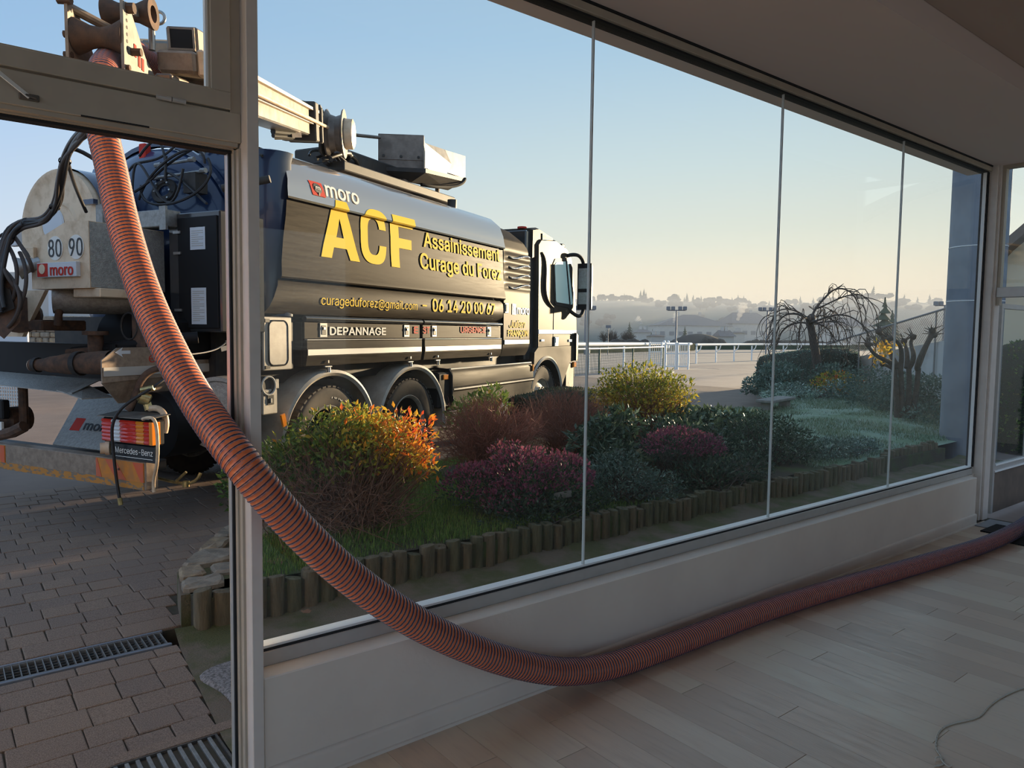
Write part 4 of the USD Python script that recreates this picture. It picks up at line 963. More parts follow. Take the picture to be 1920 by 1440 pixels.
# suction pipe with end cap, and its elbows
pp = T("suction_pipe", MB().lathe([(0.0, -0.03), (0.046, -0.03), (0.050, 0.0), (0.044, 0.02), (0.047, 0.08), (0.060, 0.14), (0.064, 0.20), (0.076, 0.27), (0.080, 0.36), (0.074, 0.38), (0.078, 0.42), (0.086, 0.56), (0.086, 0.66)], (-2.02, 1.08, 1.245), (0.25, -1, 0.05), n=26), "rust_iron", smooth=45)
obj("pipe_clamp", MB().lathe([(0.052, 0.0), (0.056, 0.0), (0.056, 0.03), (0.052, 0.03)], (-2.02, 1.08, 1.245), (0.25, -1, 0.05), n=24), "dark_metal", pp, 40)
obj("pipe_clamp", MB().lathe([(0.082, 0.36), (0.09, 0.36), (0.09, 0.40), (0.082, 0.40)], (-2.02, 1.08, 1.245), (0.25, -1, 0.05), n=24), "dark_metal", pp, 40)
obj("end_cap", MB().lathe([(0.046, -0.031), (0.043, -0.037), (0.0, -0.038)], (-2.02, 1.08, 1.245), (0.25, -1, 0.05), n=24), "cream_metal", pp, 40)
T("black_pipe", MB().tube(bez([(-1.75, 1.05, 1.33), (-1.7, 0.8, 1.36), (-1.6, 0.4, 1.42), (-1.4, 0.1, 1.46)], 20), 0.045, 12), "black_plastic")
T("valve_body", MB().cyl((-1.85, 0.97, 1.31), (-1.72, 0.83, 1.33), 0.052, n=16).cyl((-1.75, 0.78, 1.28), (-1.75, 0.78, 1.47), 0.055, n=16).lathe([(0.09, 0), (0.09, 0.03), (0.0, 0.03)], (-1.75, 0.78, 1.47), n=18), "rust_iron")
T("pump_housing", MB().cyl((-1.35, 1.0, 1.45), (-1.35, 0.6, 1.45), 0.24, n=28).box(-1.5, -1.0, 0.3, 0.85, 1.28, 1.6, 0.03), "black_plastic")
T("pressure_gauge", MB().lathe([(0.0, 0.02), (0.055, 0.02), (0.06, 0.0), (0.06, -0.04)], (-1.62, 0.46, 1.72), (-0.9, -0.4, 0), n=22), "cream_metal")
T("coupling_bracket", MB().box(-1.66, -1.52, 0.36, 0.50, 1.38, 1.72, 0.01), "rust_iron")
T("sling_ring", MB().tube([(-1.66, 0.52 + 0.09 * math.cos(a), 1.54 + 0.10 * math.sin(a)) for a in np.linspace(0, 2 * PI, 21)[:-1]], 0.008, 6, closed=True), "dark_metal")
# control box with the speed discs
from shapely.geometry import Polygon as PG
cb = T("control_box", MB().prism([(0.56, 1.81), (1.235, 1.81), (1.235, 2.15), (0.80, 2.295), (0.56, 2.285)], (-1.93, 0, 0), (0, 1, 0), (0, 0, 1), (0.62, 0, 0)), "cream_metal", smooth=False)
obj("box_side", MB().box(-1.925, -1.315, 0.553, 0.561, 1.815, 2.28), "chequer_alu", cb)
for yc, txt in ((0.94, "80"), (0.70, "90")):
    dsc = obj("speed_disc", MB().lathe([(0.0, 0.004), (0.088, 0.004), (0.088, 0.0)], (-1.93, yc, 2.105), (-1, 0, 0), n=28), "strip_white", cb)
    m = meshkit.text_mesh(txt, 0.125, 0.002, bold=False); v = np.array(m.vertices); f = np.array(m.faces)
    hw = (v[:, 0].max() - v[:, 0].min())
    obj("speed_figures", (np.c_[np.full(len(v), -1.9355) - v[:, 2], yc + 0.075 - (v[:, 0] - v[:, 0].min()) / hw * 0.15, 2.043 + v[:, 1]], f), "letter_black", cb)
sg = obj("maker_sign", MB().box(-1.965, -1.93, 0.66, 1.115, 1.892, 1.998, 0.003), "label_white", cb)
rear_letters("moro", 0.955, 0.690, 1.905, 0.075, "letter_red", cb, x=-1.967)
obj("logo_ground", MB().box(-1.968, -1.965, 0.985, 1.105, 1.897, 1.993), "letter_red", cb)
obj("logo_disc", MB().lathe([(0.0, 0.004), (0.036, 0.004), (0.036, 0.0)], (-1.968, 1.045, 1.952), (-1, 0, 0), n=20), "cream_metal", cb)
obj("box_bracket", MB().box(-1.96, -1.93, 1.16, 1.30, 2.0, 2.12, 0.004), "cream_metal", cb)
obj("box_foot", MB().box(-1.9, -1.45, 0.50, 0.80, 1.745, 1.81, 0.006), "cream_metal", cb)
T("alloy_canister", MB().cyl((-1.86, 1.10, 1.74), (-1.40, 0.75, 1.74), 0.11, n=24), "chequer_alu")
T("drain_spout", MB().tube([(-1.85, 1.03, 1.70), (-1.86, 1.04, 1.62), (-1.86, 1.05, 1.54)], [0.03, 0.026, 0.03], 12), "rust_iron")
wl = T("work_light", MB().lathe([(0.03, -0.12), (0.045, -0.1), (0.055, 0.0), (0.085, 0.05), (0.085, 0.06), (0.078, 0.06), (0.0, 0.02)], (-1.98, 1.22, 1.98), (-0.75, 0.55, -0.35), n=24), "steel", smooth=40)
obj("light_arm", MB().tube([(-1.9, 1.10, 2.02), (-1.95, 1.2, 2.05), (-1.97, 1.3, 2.14)], 0.012, 8), "cable_black", wl)
T("white_socket", MB().box(-2.0, -1.95, 1.30, 1.40, 2.13, 2.27, 0.006), "label_white", smooth=False)
rl = T("reel_disc", MB().lathe([(0.0, 0.015), (0.20, 0.02), (0.22, 0.03), (0.24, 0.012), (0.44, 0.01), (0.47, 0.03), (0.505, 0.03), (0.505, -0.10)], (-1.45, 1.60, 2.32), (-1, 0, 0), n=48), "cream_metal", smooth=40)
obj("reel_centre", MB().lathe([(0.0, 0.035), (0.13, 0.032), (0.14, 0.02)], (-1.45, 1.68, 2.38), (-1, 0, 0), n=32), "label_white", rl, 40)
T("reel_drum", MB().lathe([(0.52, -0.02), (0.53, -0.5), (0.45, -0.5)], (-1.45, 1.60, 2.32), (-1, 0, 0), n=48), "truck_blue", smooth=40)
T("reel_post", MB().box(-1.50, -1.44, 1.02, 1.10, 1.8, 2.50, 0.005), "galvanised", smooth=False)
T("hose_clip", MB().box(-1.53, -1.49, 1.10, 1.24, 2.26, 2.30), "truck_blue", smooth=False)
T("hose_clip", MB().box(-1.53, -1.49, 1.08, 1.22, 2.50, 2.54), "truck_blue", smooth=False)
T("beam", MB().box(-1.40, -1.26, 0.42, 1.0, 2.31, 2.44, 0.006).box(-1.42, -1.40, 0.40, 0.47, 2.28, 2.46), "galvanised", smooth=False)
# black cabinet with its instruction stickers
kb = T("pump_cabinet", MB().box(-1.30, -0.85, -0.04, 0.52, 1.50, 2.42, 0.01), "truck_gloss", smooth=False)
obj("cabinet_door", MB().box(-1.315, -1.30, -0.02, 0.40, 1.53, 2.38, 0.004), "black_plastic", kb)
obj("cabinet_hinge", MB().box(-1.325, -1.315, 0.36, 0.44, 2.26, 2.28).box(-1.325, -1.315, 0.36, 0.44, 1.66, 1.68).box(-1.325, -1.315, 0.36, 0.44, 2.10, 2.12), "steel", kb)
for z0, z1 in ((2.13, 2.30), (1.56, 1.84)):
    st = obj("sticker", MB().box(-1.3175, -1.315, 0.10, 0.26, z0, z1), "label_white", kb)
    mb = MB()
    for j in range(int((z1 - z0 - 0.03) / 0.016)):
        mb.box(-1.3185, -1.3175, 0.12 + 0.05 * (j % 3 == 2), 0.245, z1 - 0.03 - j * 0.016, z1 - 0.024 - j * 0.016)
    obj("sticker_print", mb, "strip_grey", kb)
T("cabinet_arm", MB().cyl((-1.28, -0.05, 2.58), (-1.10, -0.35, 2.66), 0.03, n=12), "dark_metal")
wi = T("side_flange", MB().prism([(-0.95, 1.22), (-0.75, 1.30), (-0.62, 1.45), (-0.56, 1.62), (-0.50, 1.66), (-0.50, 1.2)], (0, 0.20, 0), (1, 0, 0), (0, 0, 1), (0, 0.02, 0)), "dark_metal", smooth=False)
for x_, z_, m_ in ((-0.99, 1.555, "label_white"), (-1.045, 1.49, "truck_blue")):
    sd_ = T("round_sticker", MB().lathe([(0.0, 0.003), (0.036, 0.003), (0.036, 0.0)], (x_, 0.10, z_), (-0.3, -1, 0), n=20), "black_plastic")
    obj("sticker_symbol", MB().lathe([(0.0, 0.005), (0.024, 0.005), (0.024, 0.003)], (x_, 0.10, z_), (-0.3, -1, 0), n=16), m_, sd_)
for x_, z_ in ((-1.09, 1.425), (-1.14, 1.375)):
    T("paper_label", MB().obox((x_, 0.10, z_), 0.075, 0.003, 0.038, (1, -0.2, 0.25)), "strip_grey", smooth=False)
T("flange_edge", MB().tube(bez([(-1.5, 0.12, 1.33), (-1.32, 0.12, 1.345), (-1.15, 0.11, 1.40), (-1.06, 0.10, 1.50), (-1.0, 0.10, 1.62)], 20), 0.006, 6), "strip_grey", smooth=60)
T("mud_tank", MB().cyl((-1.62, 0.32, 0.80), (-1.0, 0.32, 0.80), 0.25, n=30), "black_plastic")
ad = T("alloy_cover", MB().lathe([(0.0, 0.012), (0.24, 0.010), (0.25, 0.02), (0.28, 0.02), (0.28, -0.15)], (-1.30, 0.02, 0.88), (-0.9, -0.42, 0), n=36), "chequer_alu", smooth=40)
T("spanner_rail", MB().tube(bez([(-1.75, 0.25, 0.44), (-1.72, 0.0, 0.42), (-1.70, -0.18, 0.44), (-1.68, -0.22, 0.50)], 12), 0.012, 8).tube([(-1.72, -0.02, 0.43), (-1.70, -0.10, 0.50)], 0.010, 8).cyl((-1.72, -0.12, 0.40), (-1.72, -0.12, 0.44), 0.025, n=10), "brass")
# tap fitting and the cable that hangs over the lamp
tp = T("brass_tap", MB().lathe([(0.0, 0.05), (0.025, 0.05), (0.03, 0.03), (0.045, 0.03), (0.045, -0.03), (0.03, -0.04), (0.0, -0.04)], (-1.86, 0.11, 1.03), (-0.7, 0.5, 0.4), n=16).cyl((-1.87, 0.13, 1.09), (-1.83, 0.05, 1.11), 0.02, n=10).cyl((-1.85, 0.10, 1.0), (-1.85, 0.08, 0.95), 0.028, n=10), "brass")
obj("tap_pipe", MB().tube(bez([(-1.85, 0.08, 0.96), (-1.83, -0.02, 0.95), (-1.83, -0.06, 0.90), (-1.84, -0.06, 0.80)], 14), 0.022, 10), "cream_metal", tp, 50)
T("hanging_cable", MB().tube(bez([(-1.75, 0.05, 1.16), (-1.90, 0.10, 1.06), (-1.98, 0.20, 0.96), (-2.01, 0.245, 0.86), (-2.005, 0.26, 0.70), (-1.995, 0.25, 0.50), (-1.99, 0.225, 0.33)], 40), 0.011, 8), "cable_black", smooth=60)
T("cable_ferrule", MB().cyl((-1.99, 0.225, 0.335), (-1.988, 0.218, 0.285), 0.016, n=8), "brass")
T("grease_hose", MB().tube(bez([(-1.6, 0.2, 1.24), (-1.75, 0.28, 1.15), (-1.80, 0.30, 1.02), (-1.84, 0.32, 0.93)], 20), 0.025, 10), "rust_iron", smooth=60)
# hydraulic hoses tangled round the control box
rg = random.Random(17)
def W2T(p):      # a point of the world in the truck's axes
    d = np.asarray(p, float) - np.array(TO); c, s = math.cos(TH), math.sin(TH)
    return np.array([d[0] * c + d[1] * s, -d[0] * s + d[1] * c, d[2]])
def ray(px, py, D):
    return EYE + (_r * (px - 960) / FPX - _u * (py - 720) / FPX + _f) * D
track = [(190, 216, 3.3), (168, 236, 3.45), (146, 260, 3.7), (126, 298, 4.1), (116, 345, 4.45), (106, 385, 4.7), (84, 410, 4.82), (52, 414, 4.9), (26, 430, 4.92), (8, 468, 4.92), (1, 520, 4.92), (4, 575, 4.9)]
for k in range(10):
    p = []
    ox, oy = rg.uniform(-1, 1), rg.uniform(-1, 1)
    for j, (a, b, c) in enumerate(track):
        q = ray(a, b, c); s_ = 0.026 if j < 7 else 0.045
        p.append(W2T(q) + np.array([rg.uniform(-0.008, 0.008), ox * s_ + rg.uniform(-0.006, 0.006), oy * s_ * 0.8 + rg.uniform(-0.006, 0.006)]))
    T("hydraulic_hose", MB().tube(bez(p, 60), rg.choice([0.010, 0.012, 0.014]), 8), ["cable_brown", "cable_black", "cable_black"][k % 3], smooth=60)
for a, b, c in track[3:9:2]:
    q = W2T(ray(a, b, c)); T("hose_tie", MB().lathe([(0.030, -0.008), (0.033, 0.0), (0.030, 0.008)], q, (0.3, 0.4, 1) if b < 400 else (0, 1, 0.3), n=14), "dark_metal")
for (x0, y0), (x1, y1), (x2, y2) in (((14, 452), (34, 500), (26, 560)), ((4, 470), (20, 520), (44, 548)), ((40, 470), (52, 520), (36, 580)), ((30, 440), (60, 490), (64, 505)), ((8, 500), (40, 560), (18, 610))):
    T("hydraulic_hose", MB().tube(bez([W2T(ray(x0, y0, 4.95)), W2T(ray(x1, y1, 4.9)), W2T(ray(x2, y2, 4.95))], 20), 0.013, 8), "cable_brown", smooth=60)
T("mossy_manifold", MB().hull([W2T(ray(x, y, d)) for d in (4.95, 5.3) for x, y in ((-30, 500), (30, 520), (48, 560), (40, 600), (10, 632), (-30, 600))]), "rust_iron", smooth=False)
T("manifold_block", MB().hull([W2T(ray(x, y, d)) for d in (4.93, 5.2) for x, y in ((-20, 520), (22, 540), (30, 575), (-10, 590))]), "dark_metal", smooth=False)
T("winch_drum", MB().cyl((-2.0, 1.30, 1.62), (-1.7, 1.75, 1.62), 0.14, n=20).box(-1.95, -1.6, 1.1, 1.9, 1.50, 1.58, 0.01), "rust_iron")
T("winch_bracket", MB().hull([(-1.95, 1.05, 1.80), (-1.95, 1.5, 1.80), (-1.95, 1.35, 1.45), (-1.95, 1.7, 1.45), (-1.92, 1.05, 1.80), (-1.92, 1.5, 1.80), (-1.92, 1.35, 1.45), (-1.92, 1.7, 1.45)]), "cream_metal", smooth=False)
T("cable_loop", MB().tube(bez([W2T(ray(a, b, 4.95)) for a, b in ((2, 452), (12, 434), (30, 437), (22, 455), (4, 447))], 24), 0.008, 6), "cable_black")
T("side_hose", MB().tube(bez([W2T(ray(a, b, c)) for a, b, c in ((190, 300, 3.9), (140, 275, 3.9), (134, 310, 4.2), (150, 360, 4.8), (165, 395, 5.0))], 30), 0.011, 8), "cable_black", smooth=60)

# hose boom over the roof, reaching back to the doorway
BA = np.array([3.3227, 5.1793, 3.64]); HD = np.array([0.560, 0.990, 2.634])
bw = np.array([BA[0] - HD[0], BA[1] - HD[1], 0]); blen = np.linalg.norm(bw); bw /= blen          # away from the house, along the boom
rgt = np.array([bw[1], -bw[0], 0]); UPZ = np.array([0, 0, 1.0])
def HB(b, a, u):     # head axes: b along the boom away from the house, a to the right, u up
    return HD + bw * b + rgt * a + UPZ * (u + b * (BA[2] - HD[2]) / blen)
def TB(mb):          # world to truck axes
    v, f = mb.get(); d = v - np.array(TO); c, s = math.cos(TH), math.sin(TH)
    e = 0.0055; x, y, z = d[:, 0] * c + d[:, 1] * s, -d[:, 0] * s + d[:, 1] * c, d[:, 2]
    return (np.c_[x * math.cos(e) + z * math.sin(e), y, -x * math.sin(e) + z * math.cos(e)], f)
def boombox(b0, b1, a0, a1, u0, u1, ch=0.0):
    c = (HB(b0, (a0 + a1) / 2, (u0 + u1) / 2) + HB(b1, (a0 + a1) / 2, (u0 + u1) / 2)) / 2
    ax = HB(b1, 0, 0) - HB(b0, 0, 0)
    return MB().obox(c, np.linalg.norm(ax), a1 - a0, u1 - u0, ax, ch=ch)
def W(name, mb, mat, parent=None, smooth=35):
    return obj(name, TB(mb), mat, parent if parent is not None else tk, smooth)
W("boom_arm", boombox(0.75, 4.55, -0.13, 0.10, -0.10, 0.14, 0.012), "stainless", smooth=False)
W("boom_flange", boombox(0.75, 4.5, -0.15, 0.135, 0.125, 0.15), "cream_metal", smooth=False)
W("boom_flange", boombox(0.75, 4.5, 0.10, 0.135, 0.0, 0.05), "cream_metal", smooth=False)
W("boom_collar", boombox(3.95, 4.12, -0.17, 0.155, -0.15, 0.20, 0.01), "dark_metal", smooth=False)
W("boom_collar", boombox(4.28, 4.36, -0.17, 0.155, -0.15, 0.18, 0.01), "dark_metal", smooth=False)
mb = MB().tube([HB(0.9, 0.17, 0.02), HB(3.0, 0.17, 0.02), HB(4.75, 0.16, 0.02)], 0.016, 8)
W("boom_pipe", mb, "cream_metal")
W("boom_inner", boombox(4.4, 6.4, -0.09, 0.08, -0.08, 0.10, 0.01), "stainless_brown", smooth=False)
pc = HB(4.78, 0.22, -0.03)
pu = W("hose_pulley", MB().lathe([(0.10, -0.11), (0.235, -0.10), (0.24, -0.085), (0.19, -0.06), (0.17, 0.0), (0.19, 0.055), (0.24, 0.07), (0.245, 0.085), (0.14, 0.095)], pc, rgt, n=40), "stainless_brown")
W("pulley_hub", MB().lathe([(0.0, 0.19), (0.12, 0.185), (0.15, 0.17), (0.155, 0.09)], pc, rgt, n=32), "cream_metal")
W("pulley_plate", MB().obox(pc - rgt * 0.14, 0.40, 0.02, 0.46, bw), "dark_metal", smooth=False)
for k in range(10):
    rg2 = random.Random(40 + k)
    p = [HB(4.7 + rg2.uniform(0, .4), rg2.uniform(-0.1, 0.3), rg2.uniform(-0.35, 0.0)), HB(5.5, rg2.uniform(-0.1, 0.35), rg2.uniform(-0.45, -0.1)), HB(6.2, rg2.uniform(-0.1, 0.45), rg2.uniform(-0.62, -0.35)), HB(7.0, rg2.uniform(0.0, 0.5), rg2.uniform(-0.8, -0.6))]
    W("boom_hose", MB().tube(bez(p, 30), rg2.choice([0.014, 0.02, 0.026]), 8), rg2.choice(["cable_black", "cable_brown", "cable_black"]), smooth=60)
for k in range(5):
    c = HB(5.0 + 0.25 * k, 0.05 + 0.05 * (k % 2), 0.06 - 0.07 * k)
    W("boom_fitting", MB().obox(c, 0.16, 0.14, 0.13, bw, ch=0.01).cyl(c + UPZ * 0.05, c + UPZ * (0.16 if k == 2 else 0.11), 0.02 if k == 2 else 0.035, n=10), ["dark_metal", "stainless_brown"][k % 2], smooth=False)
W("boom_knob", MB().cyl(HB(4.35, -0.05, 0.16), HB(4.35, -0.05, 0.24), 0.04, n=12).cyl(HB(4.62, 0.0, 0.13), HB(4.62, 0.0, 0.20), 0.035, n=12), "dark_metal")
W("ram_rod", MB().cyl(ray(655, 252, 8.6), ray(712, 258, 9.2), 0.02, n=10).cyl(ray(640, 250, 8.4), ray(652, 252, 8.5), 0.045, n=10), "stainless_brown")
W("stabiliser", MB().hull([ray(508, 232, 6.2), ray(545, 238, 6.4), ray(515, 262, 6.2), ray(550, 262, 6.4), ray(510, 232, 6.4), ray(545, 238, 6.6), ray(515, 262, 6.4), ray(550, 262, 6.6)]).cyl(ray(512, 246, 6.15), ray(550, 250, 6.35), 0.03, n=10).cyl(ray(512, 254, 6.15), ray(550, 257, 6.35), 0.02, n=10), "dark_metal")
W("boom_bracket", MB().hull([ray(545, 225, 6.3), ray(562, 228, 6.4), ray(548, 258, 6.3), ray(566, 258, 6.4), ray(545, 225, 6.5), ray(562, 228, 6.6), ray(548, 258, 6.5), ray(566, 258, 6.6)]), "stainless_brown", smooth=False)
# stainless cover box and the tray at the foot of the boom
b8 = ray(752, 284, 9.3)
cx_ = W("cover_box", MB().obox(b8 + bw * 0.35, 0.70, 0.575, 0.43, bw, ch=0.006), "stainless_brown", smooth=False)
obj("cover_panel", TB(MB().obox(b8 - bw * 0.006 + UPZ * 0.05, 0.008, 0.57, 0.31, bw)), "stainless_brown", cx_)
obj("cover_rivet", TB(MB().cyl(b8 - rgt * 0.22 - UPZ * 0.06, b8 - rgt * 0.22 - UPZ * 0.06 - bw * 0.02, 0.018, n=8).cyl(b8 - UPZ * 0.065, b8 - UPZ * 0.065 - bw * 0.02, 0.018, n=8).cyl(b8 + rgt * 0.22 - UPZ * 0.07, b8 + rgt * 0.22 - UPZ * 0.07 - bw * 0.02, 0.018, n=8)), "dark_metal", cx_)
q = [ray(797, 268, 9.0), ray(835, 281, 9.7), ray(873, 293, 10.3), ray(873, 335, 10.3), ray(858, 334, 10.0), ray(797, 322, 9.0)]
W("side_tray", MB().hull([p + d for p in (q[0], q[1], (q[4] + q[1]) / 2 * 1, ray(835, 330, 9.7), ray(797, 314, 9.0)) for d in (0, bw * 0.04)]), "stainless", smooth=False)
W("side_tray", MB().hull([p + d for p in (ray(834, 281, 9.72), ray(873, 293, 10.3), ray(873, 335, 10.3), ray(834, 322, 9.72)) for d in (0, bw * 0.05)]), "stainless_brown", smooth=False)
W("tray_base", MB().hull([p + UPZ * d for p in (ray(715, 312, 9.1), ray(798, 316, 9.0), ray(872, 334, 10.2), ray(840, 350, 10.2), ray(770, 335, 9.2)) for d in (0, -0.05)]), "dark_metal", smooth=False)
W("tray_bow", MB().tube(bez([ray(872, 335, 10.2), ray(866, 344, 10.1), ray(845, 350, 9.9), ray(815, 350, 9.6), ray(790, 346, 9.4)], 20), 0.022, 8), "black_plastic")
W("tray_leg", MB().cyl(ray(750, 322, 9.2), ray(766, 350, 9.2), 0.035, n=10).cyl(ray(820, 348, 9.8), ray(820, 364, 9.8), 0.03, n=10), "bumper_metal")
T("roof_walkway", MB().box(0.9, 3.2, 0.55, 1.6, 3.20, 3.30, 0.01), "dark_metal", smooth=False)
T("roof_hatch", MB().cyl((2.95, 0.45, 3.10), (2.95, 0.45, 3.22), 0.06, n=14), "dark_metal")
T("boom_turret", MB().cyl((1.9, 1.3, 3.2), (1.9, 1.3, 3.55), 0.32, n=24).box(1.3, 2.6, 1.0, 1.6, 3.4, 3.6, 0.02), "dark_metal")

# roller head hanging outside the doorway
def plate(a, pts, th=0.012, mat="bumper_metal", holes=True):
    mb = MB().prism(pts, HB(0, a, 0), bw, UPZ, rgt * th)
    P_ = W("roller_plate", mb, mat, smooth=False)
    if holes:
        hb = MB()
        for t in np.linspace(0.12, 0.62, 6):
            p = HB(0.028, a + th + 0.0005, 0.155 - t * 0.27)
            hb.lathe([(0.0, 0.001), (0.007, 0.001), (0.007, 0.0)], p, rgt, n=10)
        obj("plate_hole", TB(hb), "dark_metal", P_)
    return P_
outl = [(-0.005, 0.17), (0.07, 0.155), (0.21, 0.02), (0.30, -0.02), (0.30, -0.10), (0.17, -0.17), (0.075, -0.075), (0.075, -0.175), (0.0, -0.175)]
plate(-0.125, outl); plate(0.085, outl, mat="plate_dull")
hb_ = MB()
for b, u in ((0.10, -0.01), (0.14, -0.045), (0.175, -0.055)):
    hb_.obox(HB(b, 0.0985, u), 0.022, 0.002, 0.05, bw, ch=0.0)
W("plate_slot", hb_, "letter_red", smooth=False)
spool = [(0.07, 0.0), (0.062, 0.02), (0.045, 0.055), (0.038, 0.095), (0.045, 0.135), (0.066, 0.175), (0.075, 0.19), (0.075, 0.197), (0.04, 0.197), (0.03, 0.15)]
W("guide_roller", MB().lathe(spool, HB(0.06, -0.11, 0.03), rgt, n=32), "rust_iron", smooth=50)
W("guide_roller", MB().lathe([(r * 0.85, h) for r, h in spool], HB(0.20, -0.06, 0.16), rgt, n=32), "rust_iron", smooth=50)
W("guide_roller", MB().lathe([(r * 0.8, h) for r, h in spool], HB(0.13, -0.11, -0.13), rgt, n=32), "dark_metal", smooth=50)
W("head_bar", MB().cyl(HB(0.04, -0.13, 0.14), HB(0.22, 0.02, 0.06), 0.018, n=10), "bumper_metal")
W("head_bar", MB().obox((ray(238, 14, 2.95) + ray(284, 36, 3.2)) / 2, 0.30, 0.012, 0.035, ray(284, 36, 3.2) - ray(238, 14, 2.95)), "plate_dull", smooth=False)
W("head_bolt", MB().cyl(HB(0.035, 0.085, 0.145), HB(0.035, 0.125, 0.145), 0.022, n=8).cyl(HB(0.07, 0.085, -0.02), HB(0.07, 0.135, -0.02), 0.016, n=8).cyl(HB(0.02, 0.085, -0.09), HB(0.02, 0.11, -0.09), 0.012, n=6).cyl(HB(0.02, 0.085, -0.15), HB(0.02, 0.11, -0.15), 0.012, n=6), "rust_iron", smooth=False)
W("head_bolt", MB().cyl(HB(0.0, -0.15, 0.16), HB(0.0, -0.10, 0.16), 0.02, n=8).cyl(HB(0.02, -0.14, 0.03), HB(0.02, -0.11, 0.03), 0.014, n=8).cyl(HB(0.02, -0.14, -0.05), HB(0.02, -0.11, -0.05), 0.014, n=8), "rust_iron", smooth=False)
e = ray(284, 37, 3.2)
W("eye_bolt", MB().tube([e + rgt * 0.026 * math.cos(t) + UPZ * (0.01 + 0.026 * math.sin(t)) + rgt * 0.03 for t in np.linspace(0, 2 * PI, 19)[:-1]], 0.007, 8, closed=True).cyl(e - UPZ * 0.02, e - UPZ * 0.13, 0.014, n=10), "steel")
W("rotator_motor", boombox(0.36, 0.70, 0.085, 0.25, -0.055, 0.040, 0.012), "bumper_metal", smooth=False)
W("motor_cap", boombox(0.38, 0.50, 0.25, 0.285, -0.065, 0.050, 0.01), "cream_metal", smooth=False)
lw = W("lamp_box", boombox(0.48, 0.62, 0.085, 0.225, 0.055, 0.165, 0.008), "stainless_brown", smooth=False)
obj("lamp_glass", TB(boombox(0.474, 0.48, 0.105, 0.205, 0.07, 0.152)), "black_plastic", lw)
for q_ in ((0.095, 0.215, 0.151, 0.160), (0.095, 0.215, 0.060, 0.069), (0.095, 0.105, 0.06, 0.16), (0.205, 0.215, 0.06, 0.16)):
    obj("lamp_rim", TB(boombox(0.470, 0.476, *q_)), "bumper_metal", lw)
W("head_frame", boombox(0.30, 0.95, 0.10, 0.17, -0.15, -0.07, 0.008), "stainless_brown", smooth=False)
W("head_frame", boombox(0.62, 0.78, -0.13, 0.30, -0.12, 0.06, 0.01), "bumper_metal", smooth=False)
W("head_pipe", MB().cyl(HB(0.58, 0.34, 0.02), HB(0.60, 0.42, 0.0), 0.018, n=10).cyl(HB(0.55, 0.33, 0.05), HB(0.57, 0.42, 0.05), 0.03, n=10).cyl(HB(0.55, 0.36, -0.1), HB(0.56, 0.42, -0.12), 0.025, n=10), "steel")

# ------------------------------------------------------------------ the suction hose
def V(*p): return np.array(p, float)
hp = []
for (px, py, y) in [(192, 150, 0.90), (190, 185, 0.89), (192, 240, 0.86), (205, 300, 0.80), (222, 380, 0.69), (245, 470, 0.56), (275, 560, 0.42), (315, 650, 0.26), (360, 735, 0.10), (410, 810, -0.06), (457, 872, -0.165), (507, 935, -0.195), (562, 995, -0.205), (622, 1053, -0.21), (683, 1103, -0.215), (745, 1146, -0.22), (810, 1183, -0.22), (880, 1215, -0.222), (940, 1237, -0.222), (1000, 1252, -0.222), (1055, 1259, -0.222)]:
    d = ray(px, py, 1.0) - EYE
    hp.append(EYE + d * ((y - EYE[1]) / d[1]))
hp = [HB(0.95, -0.01, 0.0), HB(0.5, -0.015, 0.015), HB(0.26, -0.015, 0.015), HB(0.12, -0.015, -0.055)] + hp
RH = 0.056
fl_pts = [(2.24, -0.222, 0.075), (2.50, -0.224, 0.062), (2.88, -0.227), (3.3, -0.235), (3.76, -0.262), (4.26, -0.31), (4.82, -0.37), (5.45, -0.43), (5.9, -0.46), (6.4, -0.47), (6.9, -0.43), (7.5, -0.40), (8.2, -0.55)]
hp += [V(q[0], q[1], q[2] if len(q) > 2 else RH + 0.003 + (0.014 if q[0] > 6.2 else 0)) for q in fl_pts]
path = even(bez(hp, 900), 0.0030)
L = np.arange(len(path)) * np.linalg.norm(path[1] - path[0])
ho = thing("suction_hose", "ribbed orange suction hose hanging from the truck boom and lying along the floor", "hose")
pitch = 0.0162
rad = RH * (0.972 + 0.022 * np.cos(2 * PI * L / pitch))
obj("hose_tube", MB().tube(path, rad, 20), "hose_orange", ho, smooth=True)
# spiral reinforcement laid round the tube
t = np.gradient(path, axis=0); t /= np.linalg.norm(t, axis=1, keepdims=True)
u = np.cross(t[0], [0, 0, 1.0]); u /= np.linalg.norm(u); U = [u]
for k in range(1, len(path)):
    u = U[-1] - t[k] * (U[-1] @ t[k]); U.append(u / np.linalg.norm(u))
U = np.array(U); Vv = np.cross(t, U)
n_turn = int(L[-1] / pitch); ns = 18
s = np.arange(n_turn * ns) * pitch / ns
ph = 2 * PI * s / pitch
def at_s(A): return np.c_[[np.interp(s, L, A[:, k]) for k in range(3)]].T
for nm_, off_, mt_, r_ in (("spiral_rib", 0.0, "hose_spiral", 0.0019), ("spiral_stripe", 0.22, "hose_grey", 0.0017)):
    a_ = ph - off_ * 2 * PI
    sp_ = at_s(path) + (np.cos(a_)[:, None] * at_s(U) + np.sin(a_)[:, None] * at_s(Vv)) * RH * 0.984
    obj(nm_, MB().tube(sp_, r_, 5, caps=False), mt_, ho, smooth=True)

